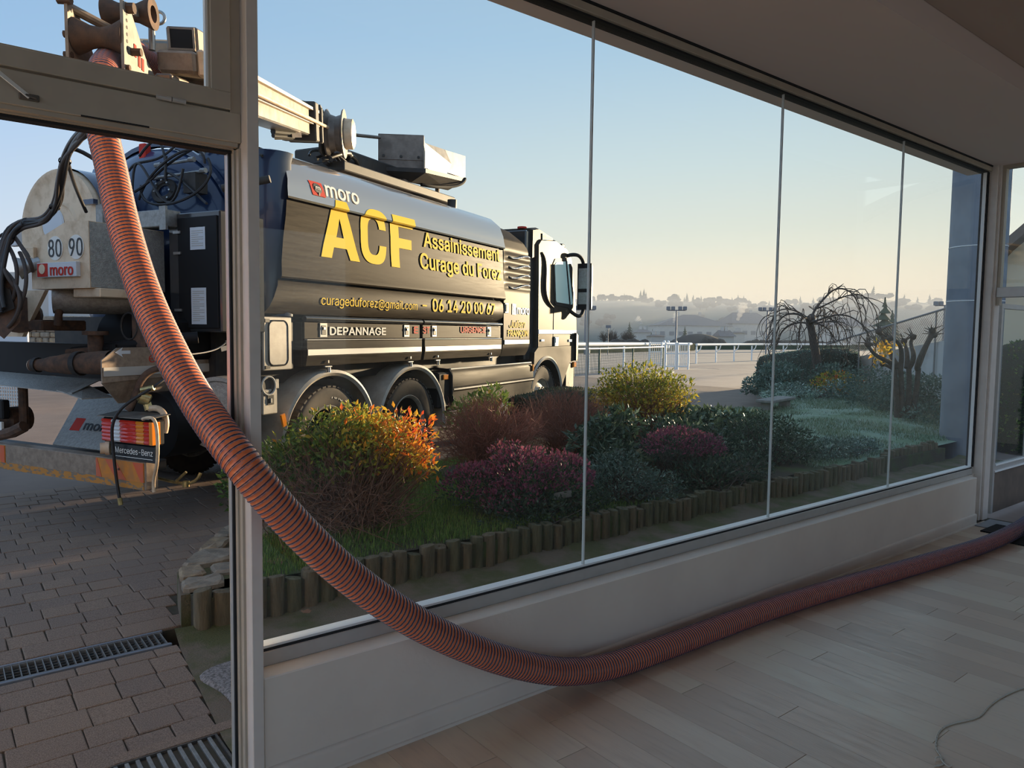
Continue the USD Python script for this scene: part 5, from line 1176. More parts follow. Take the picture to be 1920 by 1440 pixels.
# cord on the floor
cp_ = [(3.68, -1.35), (3.52, -1.322), (3.34, -1.318), (3.23, -1.322), (3.13, -1.292), (3.04, -1.272), (2.95, -1.282), (2.89, -1.302), (2.845, -1.322), (2.80, -1.36), (2.775, -1.372), (2.73, -1.36)]
a = bez([(x, y, 0.004) for x, y in cp_], 300); a = even(a, 0.004)
m = MB()
for k in range(2):
    ph = np.arange(len(a)) * 0.55 + PI * k
    m.tube(a + np.c_[0.0016 * np.cos(ph), 0.0016 * np.sin(ph), 0 * ph], 0.0022, 6)
cd = obj("cord", m, "cord_fibre", None, True, "pale twisted cord lying loose across the plank floor", "cord")
obj("frayed_end", MB().tube(bez([(2.80, -1.36, 0.004), (2.775, -1.365, 0.012), (2.765, -1.385, 0.006), (2.785, -1.395, 0.004)], 20), 0.0025, 5).tube(bez([(2.81, -1.36, 0.004), (2.78, -1.345, 0.01), (2.765, -1.35, 0.004)], 12), 0.0022, 5), "cord_fibre", cd, True)
# ------------------------------------------------------------------ the flower bed and garden
import shapely
from shapely.geometry import Polygon as _P
leafmat("leaf_autumn", [(0, (0.068, 0.117, 0.024)), (0.30, (0.165, 0.234, 0.041)), (0.50, (0.440, 0.413, 0.055)), (0.65, (0.688, 0.385, 0.041)), (0.82, (0.797, 0.207, 0.028)), (1, (0.578, 0.083, 0.034))])
leafmat("leaf_yellow", [(0, (0.096, 0.132, 0.024)), (0.3, (0.240, 0.264, 0.036)), (0.6, (0.576, 0.456, 0.048)), (1, (0.720, 0.360, 0.036))])
leafmat("leaf_green", [(0, (0.064, 0.126, 0.036)), (0.5, (0.126, 0.216, 0.054)), (0.85, (0.306, 0.396, 0.090)), (1, (0.540, 0.360, 0.090))])
leafmat("leaf_dark", [(0, (0.032, 0.061, 0.040)), (0.6, (0.064, 0.112, 0.065)), (0.9, (0.144, 0.216, 0.126)), (1, (0.288, 0.360, 0.252))], rough=0.35, trans=0.15)
leafmat("leaf_frosty", [(0, (0.082, 0.130, 0.097)), (0.5, (0.145, 0.211, 0.162)), (0.85, (0.324, 0.421, 0.356)), (1, (0.551, 0.648, 0.583))], rough=0.6, trans=0.15)
leafmat("leaf_hedge", [(0, (0.049, 0.070, 0.039)), (0.6, (0.091, 0.119, 0.063)), (1, (0.182, 0.210, 0.126))], rough=0.6, trans=0.15)
leafmat("heather_bloom", [(0, (0.16, 0.055, 0.085)), (0.5, (0.32, 0.095, 0.155)), (0.85, (0.48, 0.14, 0.20)), (1, (0.74, 0.24, 0.20))], rough=0.6, trans=0.3)
leafmat("grass_blade", [(0, (0.076, 0.131, 0.031)), (0.5, (0.163, 0.283, 0.065)), (0.85, (0.348, 0.479, 0.109)), (1, (0.524, 0.436, 0.196))], rough=0.6, trans=0.3)
leafmat("grass_frost", [(0, (0.11, 0.16, 0.07)), (0.5, (0.21, 0.27, 0.16)), (1, (0.50, 0.55, 0.48))], rough=0.7, trans=0.2)
leafmat("dry_leaf", [(0, (0.15, 0.08, 0.04)), (1, (0.38, 0.20, 0.12))], rough=0.7, trans=0.15)
M("twig_brown", (0.26, 0.13, 0.08), (0.17, 0.085, 0.055), scale=9, rough=0.8)
M("twig_red", (0.34, 0.125, 0.075), (0.22, 0.09, 0.055), scale=9, rough=0.8)
M("twig_grey", (0.10, 0.075, 0.055), (0.06, 0.045, 0.035), scale=9, rough=0.85)
M("bark", (0.10, 0.078, 0.060), (0.055, 0.043, 0.034), scale=14, rough=0.95, bump=0.6, bscale=30)
M("wood_grey", (0.30, 0.28, 0.25), (0.20, 0.19, 0.17), scale=10, rough=0.85)

BED = _P([(1.30, 1.435), (1.44, 1.9), (2.08, 2.78), (3.0, 4.0), (4.2, 4.35), (8.6, 6.35), (11.5, 4.9), (20.6, 11.2), (23.5, 6), (18.2, 6.2), (15.4, 3.3), (14.2, 2), (9.95, 1.435)])
def gz(x, y):
    x, y = np.asarray(x, float), np.asarray(y, float)
    b = 0.185 + 0.09 * np.clip((y - 1.45) / 1.4, 0, 1) + 0.05 * (meshkit.fbm(np.stack([x * 0.9, y * 0.9, x * 0], -1), 3, 4) - 0.5) * 2 * np.clip((y - 1.4) * 3, 0, 1)
    far = np.clip((x - 9) / 6, 0, 1)
    b = b + far * 0.06
    edge = np.clip((3.98 + (x - 2.9) * 0.482 - 0.25 - y) / 0.8, 0, 1)
    return np.where(x < 9.0, b * edge ** 0.5, b)
def ground_mesh(x0, x1, y0, y1, st):
    xs, ys = np.arange(x0, x1, st), np.arange(y0, y1, st)
    X, Y = np.meshgrid(xs, ys, indexing="ij")
    Z = gz(X, Y)
    a, b = X.shape
    i, j = np.meshgrid(np.arange(a - 1), np.arange(b - 1), indexing="ij")
    cx, cy = X[:-1, :-1] + st / 2, Y[:-1, :-1] + st / 2
    ok = shapely.contains_xy(BED, cx, cy)
    k = (i * b + j)[ok]
    v = np.stack([X, Y, Z], -1).reshape(-1, 3)
    f = np.vstack([np.c_[k, k + b, k + b + 1], np.c_[k, k + b + 1, k + 1]])
    used = np.unique(f); re = np.full(len(v), -1); re[used] = np.arange(len(used))
    return (v[used], re[f])
struct("ground_009", MB().box(1.0, 9.9, 1.37, 1.62, -0.1, 0.165), "soil", "earth packed behind the logs", "ground")
struct("ground_003", ground_mesh(1.25, 7.2, 1.43, 6.4, 0.06), "soil", "raised earth of the flower bed behind the log edging", "ground", smooth=True)
struct("ground_004", ground_mesh(7.2, 23.5, 1.43, 11.3, 0.14), "frost_lawn", "frosted rough lawn in front of the far column", "ground", smooth=True)

def blades(n, box, hgt, rg, wid=0.004, lean=0.5):
    x = rg.uniform(box[0], box[1], n * 2); y = rg.uniform(box[2], box[3], n * 2)
    ok = shapely.contains_xy(BED, x, y)
    x, y = x[ok][:n], y[ok][:n]
    pn = meshkit.noise(np.stack([x * 2.2, y * 2.2, x * 0], -1), 7)
    keep = rg.uniform(0, 1, len(x)) < np.clip(pn * 2.2 - 0.25, 0.08, 1)
    x, y, pn = x[keep], y[keep], pn[keep]
    n = len(x); z = gz(x, y) - 0.004
    h_ = hgt * rg.uniform(0.45, 1.15, n) * (0.6 + 0.7 * pn); a = rg.uniform(0, 2 * PI, n); l = rg.uniform(0.1, lean, n) * h_
    d = np.c_[np.cos(a), np.sin(a)]; s_ = np.c_[-d[:, 1], d[:, 0]] * wid * 0.5
    b = np.c_[x, y, z]
    v = np.empty((n, 5, 3))
    v[:, 0] = b + np.c_[s_, np.zeros(n)]; v[:, 1] = b - np.c_[s_, np.zeros(n)]
    md = b + np.c_[d * (l * 0.35)[:, None], h_ * 0.6]
    v[:, 2] = md + np.c_[s_ * 0.8, np.zeros(n)]; v[:, 3] = md - np.c_[s_ * 0.8, np.zeros(n)]
    v[:, 4] = b + np.c_[d * l[:, None], h_]
    k = np.arange(n)[:, None] * 5
    f = np.concatenate([k + [[0, 1, 3]], k + [[0, 3, 2]], k + [[2, 3, 4]]], 0)
    t = np.repeat(np.clip(rg.normal(0.45, 0.22, n) + 0.25 * (pn - 0.5), 0, 1), 5)
    return (v.reshape(-1, 3), f.reshape(-1, 3)), t
rg = np.random.default_rng(21)
g1, t1 = blades(60000, (1.25, 4.6, 1.43, 4.0), 0.055, rg)
obj("grass", g1, "grass_blade", None, False, "short mossy green grass growing between the shrubs of the flower bed", "grass", kind="stuff", tint=t1)
g2, t2 = blades(40000, (7.0, 14.5, 1.5, 5.6), 0.05, rg, wid=0.008, lean=1.2)
obj("grass", g2, "grass_frost", None, False, "frost-whitened grass of the lawn in front of the far column", "grass", kind="stuff", tint=t2)

def leaf_mesh(P, size, rg, up=0.4, out=None, aspect=0.42, tint=(0.5, 0.25), fold=0.25):
    """Folded leaves at the points P; directions lean up and outwards."""
    n = len(P)
    d = rg.normal(size=(n, 3)); d[:, 2] += up
    if out is not None:
        d += out
    d /= np.linalg.norm(d, axis=1, keepdims=True)
    w = np.cross(d, rg.normal(size=(n, 3))); w /= np.linalg.norm(w, axis=1, keepdims=True)
    nn = np.cross(d, w)
    s_ = size * rg.uniform(0.6, 1.25, n)[:, None]
    v = np.empty((n, 4, 3))
    v[:, 0] = P; v[:, 2] = P + d * s_
    mid = P + d * s_ * 0.48
    v[:, 1] = mid + w * s_ * aspect / 2 + nn * s_ * fold * 0.3; v[:, 3] = mid - w * s_ * aspect / 2 + nn * s_ * fold * 0.3
    k = np.arange(n)[:, None] * 4
    f = np.concatenate([k + [[0, 1, 2]], k + [[0, 2, 3]]], 0)
    t = np.clip(rg.normal(tint[0], tint[1], n) if np.ndim(tint[0]) == 0 else tint[0] + rg.normal(0, tint[1], n), 0, 1)
    return (v.reshape(-1, 3), f.reshape(-1, 3)), np.repeat(t, 4)
def crown(n, lumps, rg, shell=0.5):
    """Points in a set of ellipsoid lumps (centre, radii), mostly near their surface."""
    vol = np.array([r[0] * r[1] * r[2] for _, r in lumps]) ** 0.8
    pick = rg.choice(len(lumps), n, p=vol / vol.sum())
    d = rg.normal(size=(n, 3)); d /= np.linalg.norm(d, axis=1, keepdims=True)
    rad = (1 - shell * rg.uniform(0, 1, n) ** 1.5)
    C_ = np.array([c for c, _ in lumps])[pick]; R_ = np.array([r for _, r in lumps])[pick]
    wob = 0.8 + 0.4 * meshkit.noise(d * 2.6 + pick[:, None] * 7.1, 3)
    return C_ + d * R_ * (rad * wob)[:, None], d
def stems(base, tips, rg, r0=0.006, r1=0.0018, seg=6, spread=0.08, bow=0.15):
    mb = MB()
    t = np.linspace(0, 1, seg)
    for q in tips:
        b = np.array(base) + np.array([rg.normal(0, spread), rg.normal(0, spread), -0.03])
        mid = (b + q) / 2 + rg.normal(0, bow, 3) * np.linalg.norm(q - b) * 0.35
        mid[2] += 0.05 * np.linalg.norm(q - b)
        p = ((1 - t) ** 2)[:, None] * b + (2 * t * (1 - t))[:, None] * mid + (t ** 2)[:, None] * q
        mb.tube(p, np.linspace(r0, r1, seg), 3, caps=False)
    return mb
def shrub(name, label, cat, base, lumps, nleaf, size, mat, nstem, smat, rg, tint=(0.45, 0.22), group=None, shell=0.5, stem_r=0.005, tintfn=None, aspect=0.42, up=0.4, spread=0.08, stem_reach=1.0):
    o = thing(name, label, cat, group=group)
    if nleaf:
        P_, d = crown(nleaf, lumps, rg, shell)
        P_[:, 2] = np.maximum(P_[:, 2], base[2] + 0.01)
        tt = tint if tintfn is None else (tintfn(P_), tint[1])
        g, t = leaf_mesh(P_, size, rg, up=up, out=d * 0.7, aspect=aspect, tint=tt)
        tag(obj("foliage", g, mat, o, False, tint=t), kind="stuff")
    if nstem:
        tips, _ = crown(nstem, lumps, rg, 0.35)
        tips = np.array(base) + (tips - np.array(base)) * stem_reach
        tag(obj("stems", stems(base, tips, rg, r0=stem_r, spread=spread), smat, o, False), kind="stuff")
    return o
def twig_mass(o, lumps, n, ln, mat, rg, r=0.0016):
    P_, d = crown(n, lumps, rg, 0.75)
    mb = MB()
    for p, q in zip(P_, d):
        v = q * 0.6 + rg.normal(0, 0.55, 3) + np.array([0, 0, 0.5]); v /= np.linalg.norm(v)
        l = ln * rg.uniform(0.5, 1.2); k = rg.normal(0, 0.18, 3)
        mb.tube([p, p + v * l * 0.55, p + (v + k) * l], [r * 1.3, r, r * 0.6], 3, caps=False)
    tag(obj("twigs", mb, mat, o, False), kind="stuff")
rg = np.random.default_rng(5)
# 1 the big autumn shrub in front of the rear wheel
B = (2.15, 2.00, 0.22)
def autumn(P_):
    s_ = (P_ - np.array(B)) @ np.array([0.78, -0.62, 0.0])      # towards the right as seen from the room
    return 0.22 + 0.42 * np.clip(s_ / 0.5, -0.3, 1) * (P_[:, 2] > 0.55) + 0.30 * np.clip((P_[:, 2] - 0.62) / 0.4, -0.4, 1)
L_ = [((2.11, 2.05, 0.76), (0.40, 0.36, 0.24)), ((1.87, 2.21, 0.62), (0.26, 0.26, 0.22)), ((2.41, 1.85, 0.80), (0.26, 0.26, 0.20)), ((2.24, 2.13, 0.90), (0.24, 0.24, 0.12)), ((2.51, 1.81, 0.62), (0.16, 0.18, 0.14))]
shrub("autumn_shrub", "leafy shrub turning green to orange in front of the truck's rear wheel", "shrub", B, L_, 5200, 0.050, "leaf_autumn", 620, "twig_brown", rg, tint=(0.4, 0.16), tintfn=autumn, shell=0.75, stem_r=0.0045, spread=0.10)
# its bare lower twigs spread wide
o = thing("bramble_tangle", "tangle of bare brown stems at the foot of the autumn shrub", "shrub")
tips, _ = crown(420, [((2.05, 2.05, 0.42), (0.48, 0.42, 0.22)), ((2.30, 1.85, 0.40), (0.35, 0.30, 0.18))], rg, 0.4)
o_br = o
tag(obj("stems", stems((2.08, 2.04, 0.22), tips, rg, 0.004, 0.0016, spread=0.16, bow=0.5), "twig_brown", o), kind="stuff")
shrub("low_shrub", "low dark green shrub beside the window post, left of the autumn shrub", "shrub", (1.80, 2.72, 0.2), [((1.80, 2.72, 0.45), (0.26, 0.26, 0.26))], 1500, 0.05, "leaf_green", 120, "twig_brown", rg, tint=(0.3, 0.25))
# 2 and 5 bare brown bushes
b1 = shrub("bare_bush", "bare reddish-brown twiggy bush between autumn shrub and pink heather", "shrub", (3.78, 2.66, 0.26), [((3.78, 2.68, 0.62), (0.42, 0.40, 0.26))], 0, 0, "leaf_dark", 300, "twig_red", rg, stem_r=0.005, spread=0.06)
b2 = shrub("bare_bush", "smaller rounded bare brown bush in front of the clipped grey-green hedge", "shrub", (5.28, 3.35, 0.26), [((5.28, 3.35, 0.58), (0.46, 0.44, 0.28))], 0, 0, "leaf_dark", 260, "twig_red", rg, stem_r=0.005, spread=0.08)
twig_mass(b1, [((3.78, 2.68, 0.60), (0.45, 0.42, 0.30))], 3800, 0.13, "twig_red", rg)
twig_mass(b2, [((5.28, 3.35, 0.56), (0.50, 0.46, 0.30))], 3000, 0.14, "twig_red", rg)
twig_mass(o_br, [((2.10, 2.02, 0.46), (0.50, 0.42, 0.26)), ((1.85, 2.05, 0.50), (0.36, 0.3, 0.22))], 1500, 0.15, "twig_brown", rg)
# 3 rose-like green shrub against the side guard
shrub("green_shrub", "loose yellow-green leafy shrub against the truck's side guard", "shrub", (4.52, 3.82, 0.22), [((4.40, 3.88, 0.62), (0.24, 0.24, 0.22)), ((4.72, 3.98, 0.72), (0.24, 0.22, 0.22))], 900, 0.085, "leaf_green", 60, "twig_red", rg, tint=(0.72, 0.18), shell=0.9)
# 4 clipped hedge by the front wheel
def hedge(name, label, pts, w, hgt, n, size, mat, core, rg, z0=0.1):
    o = thing(name, label, "hedge")
    pts = np.array(pts, float); mb = MB(); rows = []
    seg = even(bez([(*p, 0) for p in pts], 60), 0.25) if len(pts) > 2 else even(np.c_[pts, np.zeros(len(pts))], 0.25)
    t = np.gradient(seg, axis=0); t /= np.linalg.norm(t, axis=1, keepdims=True); sd = np.c_[t[:, 1], -t[:, 0], 0 * t[:, 0]]
    H_ = np.interp(np.linspace(0, 1, len(seg)), np.linspace(0, 1, len(hgt)), hgt) if np.ndim(hgt) else np.full(len(seg), hgt)
    e_ = np.clip(np.minimum(np.arange(len(seg)), np.arange(len(seg))[::-1]) / 2.0, 0.25, 1) ** 0.5
    prof = [(-1, 0), (-1.02, 0.35), (-1.0, 0.75), (-0.85, 0.94), (-0.5, 1.0), (0.5, 1.0), (0.85, 0.94), (1.0, 0.75), (1.02, 0.35), (1, 0)]
    P3 = np.array([[seg[k] + sd[k] * a * w / 2 * e_[k] + np.array([0, 0, z0 + (H_[k] - z0) * b * (0.8 + 0.2 * e_[k])]) for a, b in prof] for k in range(len(seg))])
    P3 += 0.03 * (meshkit.noise(P3 * 4, 2) - 0.5)[..., None] * np.array([1, 1, 1])
    mb.sheet(P3)
    for k in (0, -1):
        c = P3[k].mean(0); v = np.vstack([P3[k], c]); mb.add(v, [(i, i + 1, len(prof)) for i in range(len(prof) - 1)])
    tag(obj("branches", mb, core, o, True), kind=None)
    tm_ = trimesh.Trimesh(*mb.get(), process=False)
    pp, fi = trimesh.sample.sample_surface(tm_, n, seed=3)
    nn = tm_.face_normals[fi]; c = P3.reshape(-1, 3).mean(0)
    nn = np.where(((pp - np.array([np.interp(pp[:, 0], seg[:, 0], seg[:, 1]) * 0 + pp[:, 0], pp[:, 1], np.full(n, z0 + 0.2)]).T) * nn).sum(1, keepdims=True) < 0, -nn, nn)
    g, t = leaf_mesh(pp - 0.4 * size * nn, size, rg, up=0.5, out=nn * 0.9, aspect=0.5, tint=(0.45, 0.25))
    tag(obj("foliage", g, mat, o, False, tint=t), kind="stuff")
    return o
M("hedge_core", (0.022, 0.028, 0.016), rough=1.0)
hedge("clipped_hedge", "low clipped grey-green hedge in front of the truck's front wheel", [(5.75, 4.75), (6.5, 4.75), (7.45, 5.0)], 0.9, 0.80, 9000, 0.035, "leaf_hedge", "hedge_core", rg)
# 6 and 10 heathers
def heather(label, base, lumps, n, rg, pink):
    o = thing("heather", label, "heather", group=None)
    P_, d = crown(n // 2, lumps, rg, 0.8)
    g, t = leaf_mesh(P_, 0.035, rg, up=0.8, out=d, aspect=0.3, tint=(0.4, 0.25))
    tag(obj("foliage", g, "leaf_dark", o, False, tint=t), kind="stuff")
    P_, d = crown(n, lumps, rg, 0.30)
    k = (d[:, 2] > -0.25)
    top = np.clip((P_[:, 2] - 0.48) / 0.14, 0, 1)
    left = np.clip(((P_ - np.array(base)) @ np.array([-0.78, 0.62, 0])) / 0.3 + 0.2, 0, 1)
    k &= rg.uniform(0, 1, len(k)) < np.clip(meshkit.noise(P_ * 9, 4) * 2.2 - 0.4, 0.1, 1)
    g, t = leaf_mesh(P_[k], 0.030, rg, up=1.0, out=d[k] * 0.8, aspect=0.5, tint=((0.40 + pink * 0.5 * top * left)[k], 0.17))
    tag(obj("flowers", g, "heather_bloom", o, False, tint=t), kind="stuff")
    tips, _ = crown(160, lumps, rg, 0.5)
    tag(obj("stems", stems(base, tips, rg, 0.004, 0.0018, spread=0.10), "twig_grey", o), kind="stuff")
heather("large pink and magenta heather in flower next to the log edging", (3.45, 1.76, 0.2), [((3.12, 1.94, 0.38), (0.28, 0.28, 0.18)), ((3.42, 1.76, 0.46), (0.30, 0.28, 0.22)), ((3.70, 1.66, 0.42), (0.26, 0.24, 0.20)), ((3.20, 1.66, 0.32), (0.26, 0.20, 0.14)), ((3.42, 1.98, 0.56), (0.16, 0.16, 0.14))], 9000, rg, 1.0)
shrub("trailing_shrub", "dark skirt of foliage under the pink heather hanging over the logs", "shrub", (3.45, 1.56, 0.2), [((3.30, 1.52, 0.26), (0.42, 0.14, 0.13)), ((3.75, 1.50, 0.25), (0.30, 0.13, 0.13))], 1800, 0.035, "leaf_dark", 60, "twig_grey", rg, tint=(0.3, 0.22), shell=0.7)
heather("smaller dusky pink heather behind the middle pane joint", (5.28, 1.80, 0.2), [((5.28, 1.84, 0.52), (0.34, 0.28, 0.17)), ((5.50, 1.74, 0.48), (0.22, 0.2, 0.14))], 4500, rg, 0.1)
# 7 - 14 the darker evergreens
shrub("evergreen_shrub", "dark glossy evergreen with drooping leaves between heather and yellow shrub", "shrub", (4.86, 2.30, 0.25), [((4.80, 2.32, 0.55), (0.30, 0.28, 0.20)), ((4.98, 2.30, 0.70), (0.22, 0.22, 0.14)), ((4.70, 2.2, 0.42), (0.28, 0.26, 0.16))], 1500, 0.10, "leaf_dark", 60, "twig_grey", rg, tint=(0.55, 0.28), aspect=0.34, up=-0.1, shell=0.7)
Y = (6.42, 3.26, 0.25)
shrub("yellow_shrub", "rounded yellow and orange leaved shrub with red stems in front of the gate", "shrub", Y, [((6.40, 3.29, 0.86), (0.56, 0.52, 0.34)), ((6.64, 3.13, 0.80), (0.36, 0.34, 0.26)), ((6.20, 3.38, 0.80), (0.32, 0.32, 0.24))], 5200, 0.052, "leaf_yellow", 520, "twig_red", rg, tint=(0.45, 0.20), shell=0.7, spread=0.12,
      tintfn=lambda P_: 0.35 + 0.5 * np.clip((0.9 - P_[:, 2]) / 0.4, -0.2, 1))
shrub("evergreen_shrub", "dark broad-leaved evergreen to the right of the yellow shrub", "shrub", (6.75, 2.80, 0.25), [((6.62, 2.85, 0.52), (0.34, 0.30, 0.18)), ((6.95, 2.62, 0.55), (0.34, 0.28, 0.17)), ((7.25, 2.40, 0.50), (0.28, 0.26, 0.15))], 1700, 0.09, "leaf_dark", 60, "twig_grey", rg, tint=(0.60, 0.28), aspect=0.4, shell=0.7)
shrub("evergreen_shrub", "shaded dark evergreen under and behind the smaller heather", "shrub", (5.75, 2.30, 0.25), [((5.70, 2.35, 0.48), (0.42, 0.34, 0.24)), ((6.10, 2.10, 0.45), (0.34, 0.28, 0.22))], 2000, 0.06, "leaf_dark", 80, "twig_grey", rg, tint=(0.4, 0.25), shell=0.7)
shrub("trailing_shrub", "blue-green trailing shrub spilling over the logs below the dark evergreen", "shrub", (4.40, 1.66, 0.2), [((4.30, 1.66, 0.34), (0.42, 0.24, 0.16)), ((4.62, 1.55, 0.26), (0.28, 0.2, 0.15)), ((4.45, 1.85, 0.44), (0.3, 0.2, 0.12))], 3200, 0.035, "leaf_frosty", 140, "twig_grey", rg, tint=(0.25, 0.22), shell=0.6)
shrub("trailing_shrub", "dark trailing shrub overhanging the logs below the smaller heather", "shrub", (5.35, 1.56, 0.2), [((5.25, 1.55, 0.30), (0.42, 0.16, 0.14)), ((5.85, 1.52, 0.30), (0.40, 0.16, 0.15))], 2200, 0.04, "leaf_dark", 120, "twig_grey", rg, tint=(0.35, 0.22), shell=0.6)
shrub("dome_shrub", "dense dark domed shrub at the third pane joint beside the lawn", "shrub", (6.75, 1.85, 0.2), [((6.70, 1.86, 0.48), (0.44, 0.36, 0.28)), ((7.05, 1.78, 0.38), (0.36, 0.26, 0.2))], 4200, 0.04, "leaf_dark", 150, "twig_grey", rg, tint=(0.45, 0.24), shell=0.5)
shrub("ground_cover", "low frosted ground-cover shrub at the near edge of the lawn", "shrub", (7.85, 1.72, 0.2), [((7.75, 1.74, 0.30), (0.55, 0.24, 0.12)), ((8.35, 1.70, 0.28), (0.35, 0.2, 0.09))], 3000, 0.035, "leaf_frosty", 60, "twig_grey", rg, tint=(0.45, 0.25), shell=0.5)
o = thing("tan_grass_clump", "straw-coloured dry grass clump behind the dark evergreens", "grass clump")
tips, _ = crown(500, [((8.0, 3.9, 0.36), (0.7, 0.5, 0.14)), ((9.0, 4.1, 0.34), (0.6, 0.4, 0.10))], rg, 0.5)
M("straw", (0.32, 0.24, 0.14), (0.22, 0.17, 0.10), scale=8, rough=0.9)
mb = MB()
for q in tips:
    b = q + np.array([rg.normal(0, 0.05), rg.normal(0, 0.05), 0]); b[2] = 0.2
    mb.tube([b, (b + q) / 2 + np.array([0, 0, 0.03]), q], [0.006, 0.005, 0.002], 3, caps=False)
tag(obj("blades", mb, "straw", o), kind="stuff")
# pieces lying about: a big dead leaf, a plant label, the bench plank
def deadleaf(p, r, label):
    th_ = np.linspace(0, 2 * PI, 15)[:-1]
    rr = r * (0.65 + 0.35 * np.abs(np.cos(2.5 * th_)))
    v = np.c_[p[0] + rr * np.cos(th_), p[1] + rr * np.sin(th_), p[2] + 0.25 * r * np.sin(2 * th_) ** 2 + 0.012]
    v = np.vstack([v, [p[0], p[1], p[2] + 0.004]])
    f = [(k, (k + 1) % 14, 14) for k in range(14)]
    obj("dead_leaf", (v, np.array(f)), "dry_leaf", None, False, label, "leaf", tint=np.full(15, 0.7))
deadleaf((1.49, 1.62, float(gz(1.49, 1.62))), 0.055, "large curled brown dead leaf on the grass behind the near logs")
deadleaf((1.50, 1.22, 0.03), 0.03, "small dead leaf lying on the gravel in front of the logs")
deadleaf((1.42, 2.05, 0.28), 0.03, "pinkish dead leaf near the post at the left end of the bed")
obj("plant_label", MB().obox((3.56, 1.50, 0.35), 0.14, 0.006, 0.05, (0.85, -0.3, 0.1), ch=0.002).cyl((3.56, 1.50, 0.18), (3.56, 1.50, 0.34), 0.006, n=6), "wood_grey", None, False, "small grey plant label stuck in the pink heather", "plant label")
bn = thing("plank_bench", "low weathered plank seat at the back edge of the lawn", "bench")
obj("seat", MB().obox((11.35, 4.62, 0.46), 1.15, 0.30, 0.05, (0.86, 0.20, 0), ch=0.01), "wood_grey", bn)
for s_ in (-0.4, 0.4):
    obj("leg", MB().box(11.35 + s_ - 0.06, 11.35 + s_ + 0.06, 4.55 + s_ * 0.2, 4.70 + s_ * 0.2, 0.15, 0.44), "wood_grey", bn)

# far bed: hedge, weeping tree, pollard
hedge("clipped_hedge", "long dark clipped hedge behind the weeping tree", [(20.3, 10.5), (19.2, 9.0), (18.1, 7.6), (17.2, 6.3)], 1.1, [0.95, 1.10, 1.22, 1.30], 12000, 0.06, "leaf_frosty", "hedge_core", rg, z0=0.0)
shrub("rhododendron", "broad green rhododendron under the weeping tree", "shrub", (15.6, 6.4, 0.25), [((15.2, 6.95, 0.62), (0.55, 0.5, 0.36)), ((16.0, 6.1, 0.62), (0.5, 0.5, 0.34)), ((14.9, 7.2, 0.40), (0.5, 0.4, 0.26))], 3200, 0.10, "leaf_frosty", 60, "twig_grey", rg, tint=(0.35, 0.28), shell=0.6)
shrub("russet_shrub", "russet-leaved shrub to the right of the tree trunk", "shrub", (15.3, 5.55, 0.25), [((15.3, 5.6, 0.55), (0.6, 0.5, 0.26))], 1500, 0.07, "leaf_autumn", 60, "twig_red", rg, tint=(0.45, 0.3), shell=0.6)
shrub("low_shrub", "low frosted grey shrub in front of the rhododendron", "shrub", (13.6, 5.3, 0.25), [((13.3, 5.5, 0.42), (0.7, 0.5, 0.22)), ((14.2, 4.9, 0.45), (0.6, 0.45, 0.26))], 2400, 0.06, "leaf_frosty", 60, "twig_grey", rg, tint=(0.55, 0.3), shell=0.6)
shrub("low_shrub", "dusky dark shrub left of the pollard beside the ramp", "shrub", (14.0, 4.25, 0.25), [((14.0, 4.3, 0.60), (0.55, 0.5, 0.42)), ((13.3, 3.9, 0.45), (0.5, 0.4, 0.3))], 2200, 0.07, "leaf_frosty", 60, "twig_grey", rg, tint=(0.22, 0.2), shell=0.6)
shrub("ivy_mound", "dark ivy-like bush filling the ground round the pollard", "shrub", (12.0, 2.7, 0.25), [((12.7, 3.15, 0.55), (0.6, 0.5, 0.40)), ((13.2, 2.7, 0.55), (0.6, 0.5, 0.40)), ((11.6, 2.25, 0.38), (0.4, 0.35, 0.20)), ((13.6, 3.3, 0.6), (0.5, 0.4, 0.36))], 4200, 0.075, "leaf_frosty", 80, "twig_grey", rg, tint=(0.25, 0.24), shell=0.5)
# pollard with knuckled limbs
D = 11.3
def at(px, py, dd): return ray(px, py, dd)
pl_ = thing("pollard_tree", "knobbly pollarded shrub with bare knuckled limbs in front of the ramp wall", "tree")
m = MB()
for a, b in ((1690, 1688), (1700, 1704), (1682, 1676), (1708, 1722)):
    m.tube(bez([at(a, 790, D), at((a + b) / 2 + 2, 740, D), at(b, 690, D)], 8), [0.055, 0.05, 0.048, 0.045, 0.042, 0.04, 0.04, 0.04], 8)
obj("trunk", m, "bark", pl_, 50)
limbs = [[(1688, 690, 0), (1672, 668, .1), (1660, 640, .2), (1648, 622, .2)], [(1688, 692, 0), (1690, 660, -.1), (1682, 640, -.2), (1668, 634, -.2)], [(1700, 690, 0), (1700, 660, .1), (1695, 640, .2)], [(1704, 690, 0), (1712, 660, 0), (1708, 644, .1), (1712, 632, .1)],
         [(1720, 692, 0), (1726, 668, -.2), (1738, 642, -.2), (1748, 620, -.2)], [(1676, 690, 0), (1662, 676, -.2), (1640, 664, -.3), (1628, 646, -.3)], [(1720, 690, 0), (1735, 655, .2), (1745, 636, .2), (1752, 628, .2)], [(1690, 700, 0), (1672, 690, .3), (1655, 682, .3)]]
for L3 in limbs:
    p = bez([at(a, b, D + c) for a, b, c in L3], 14)
    mm = MB().tube(p, np.linspace(0.042, 0.022, 14), 7)
    e = p[-1]
    mm.tm(trimesh.creation.icosphere(1, 0.05), trimesh.transformations.translation_matrix(e))
    for k in range(5):
        dd = rg.normal(size=3); dd[2] = abs(dd[2]) + 0.3; dd /= np.linalg.norm(dd)
        mm.tube([e, e + dd * 0.08, e + dd * 0.16 + rg.normal(0, 0.02, 3)], [0.014, 0.009, 0.004], 5)
    obj("limb", mm, "bark", pl_, 50)
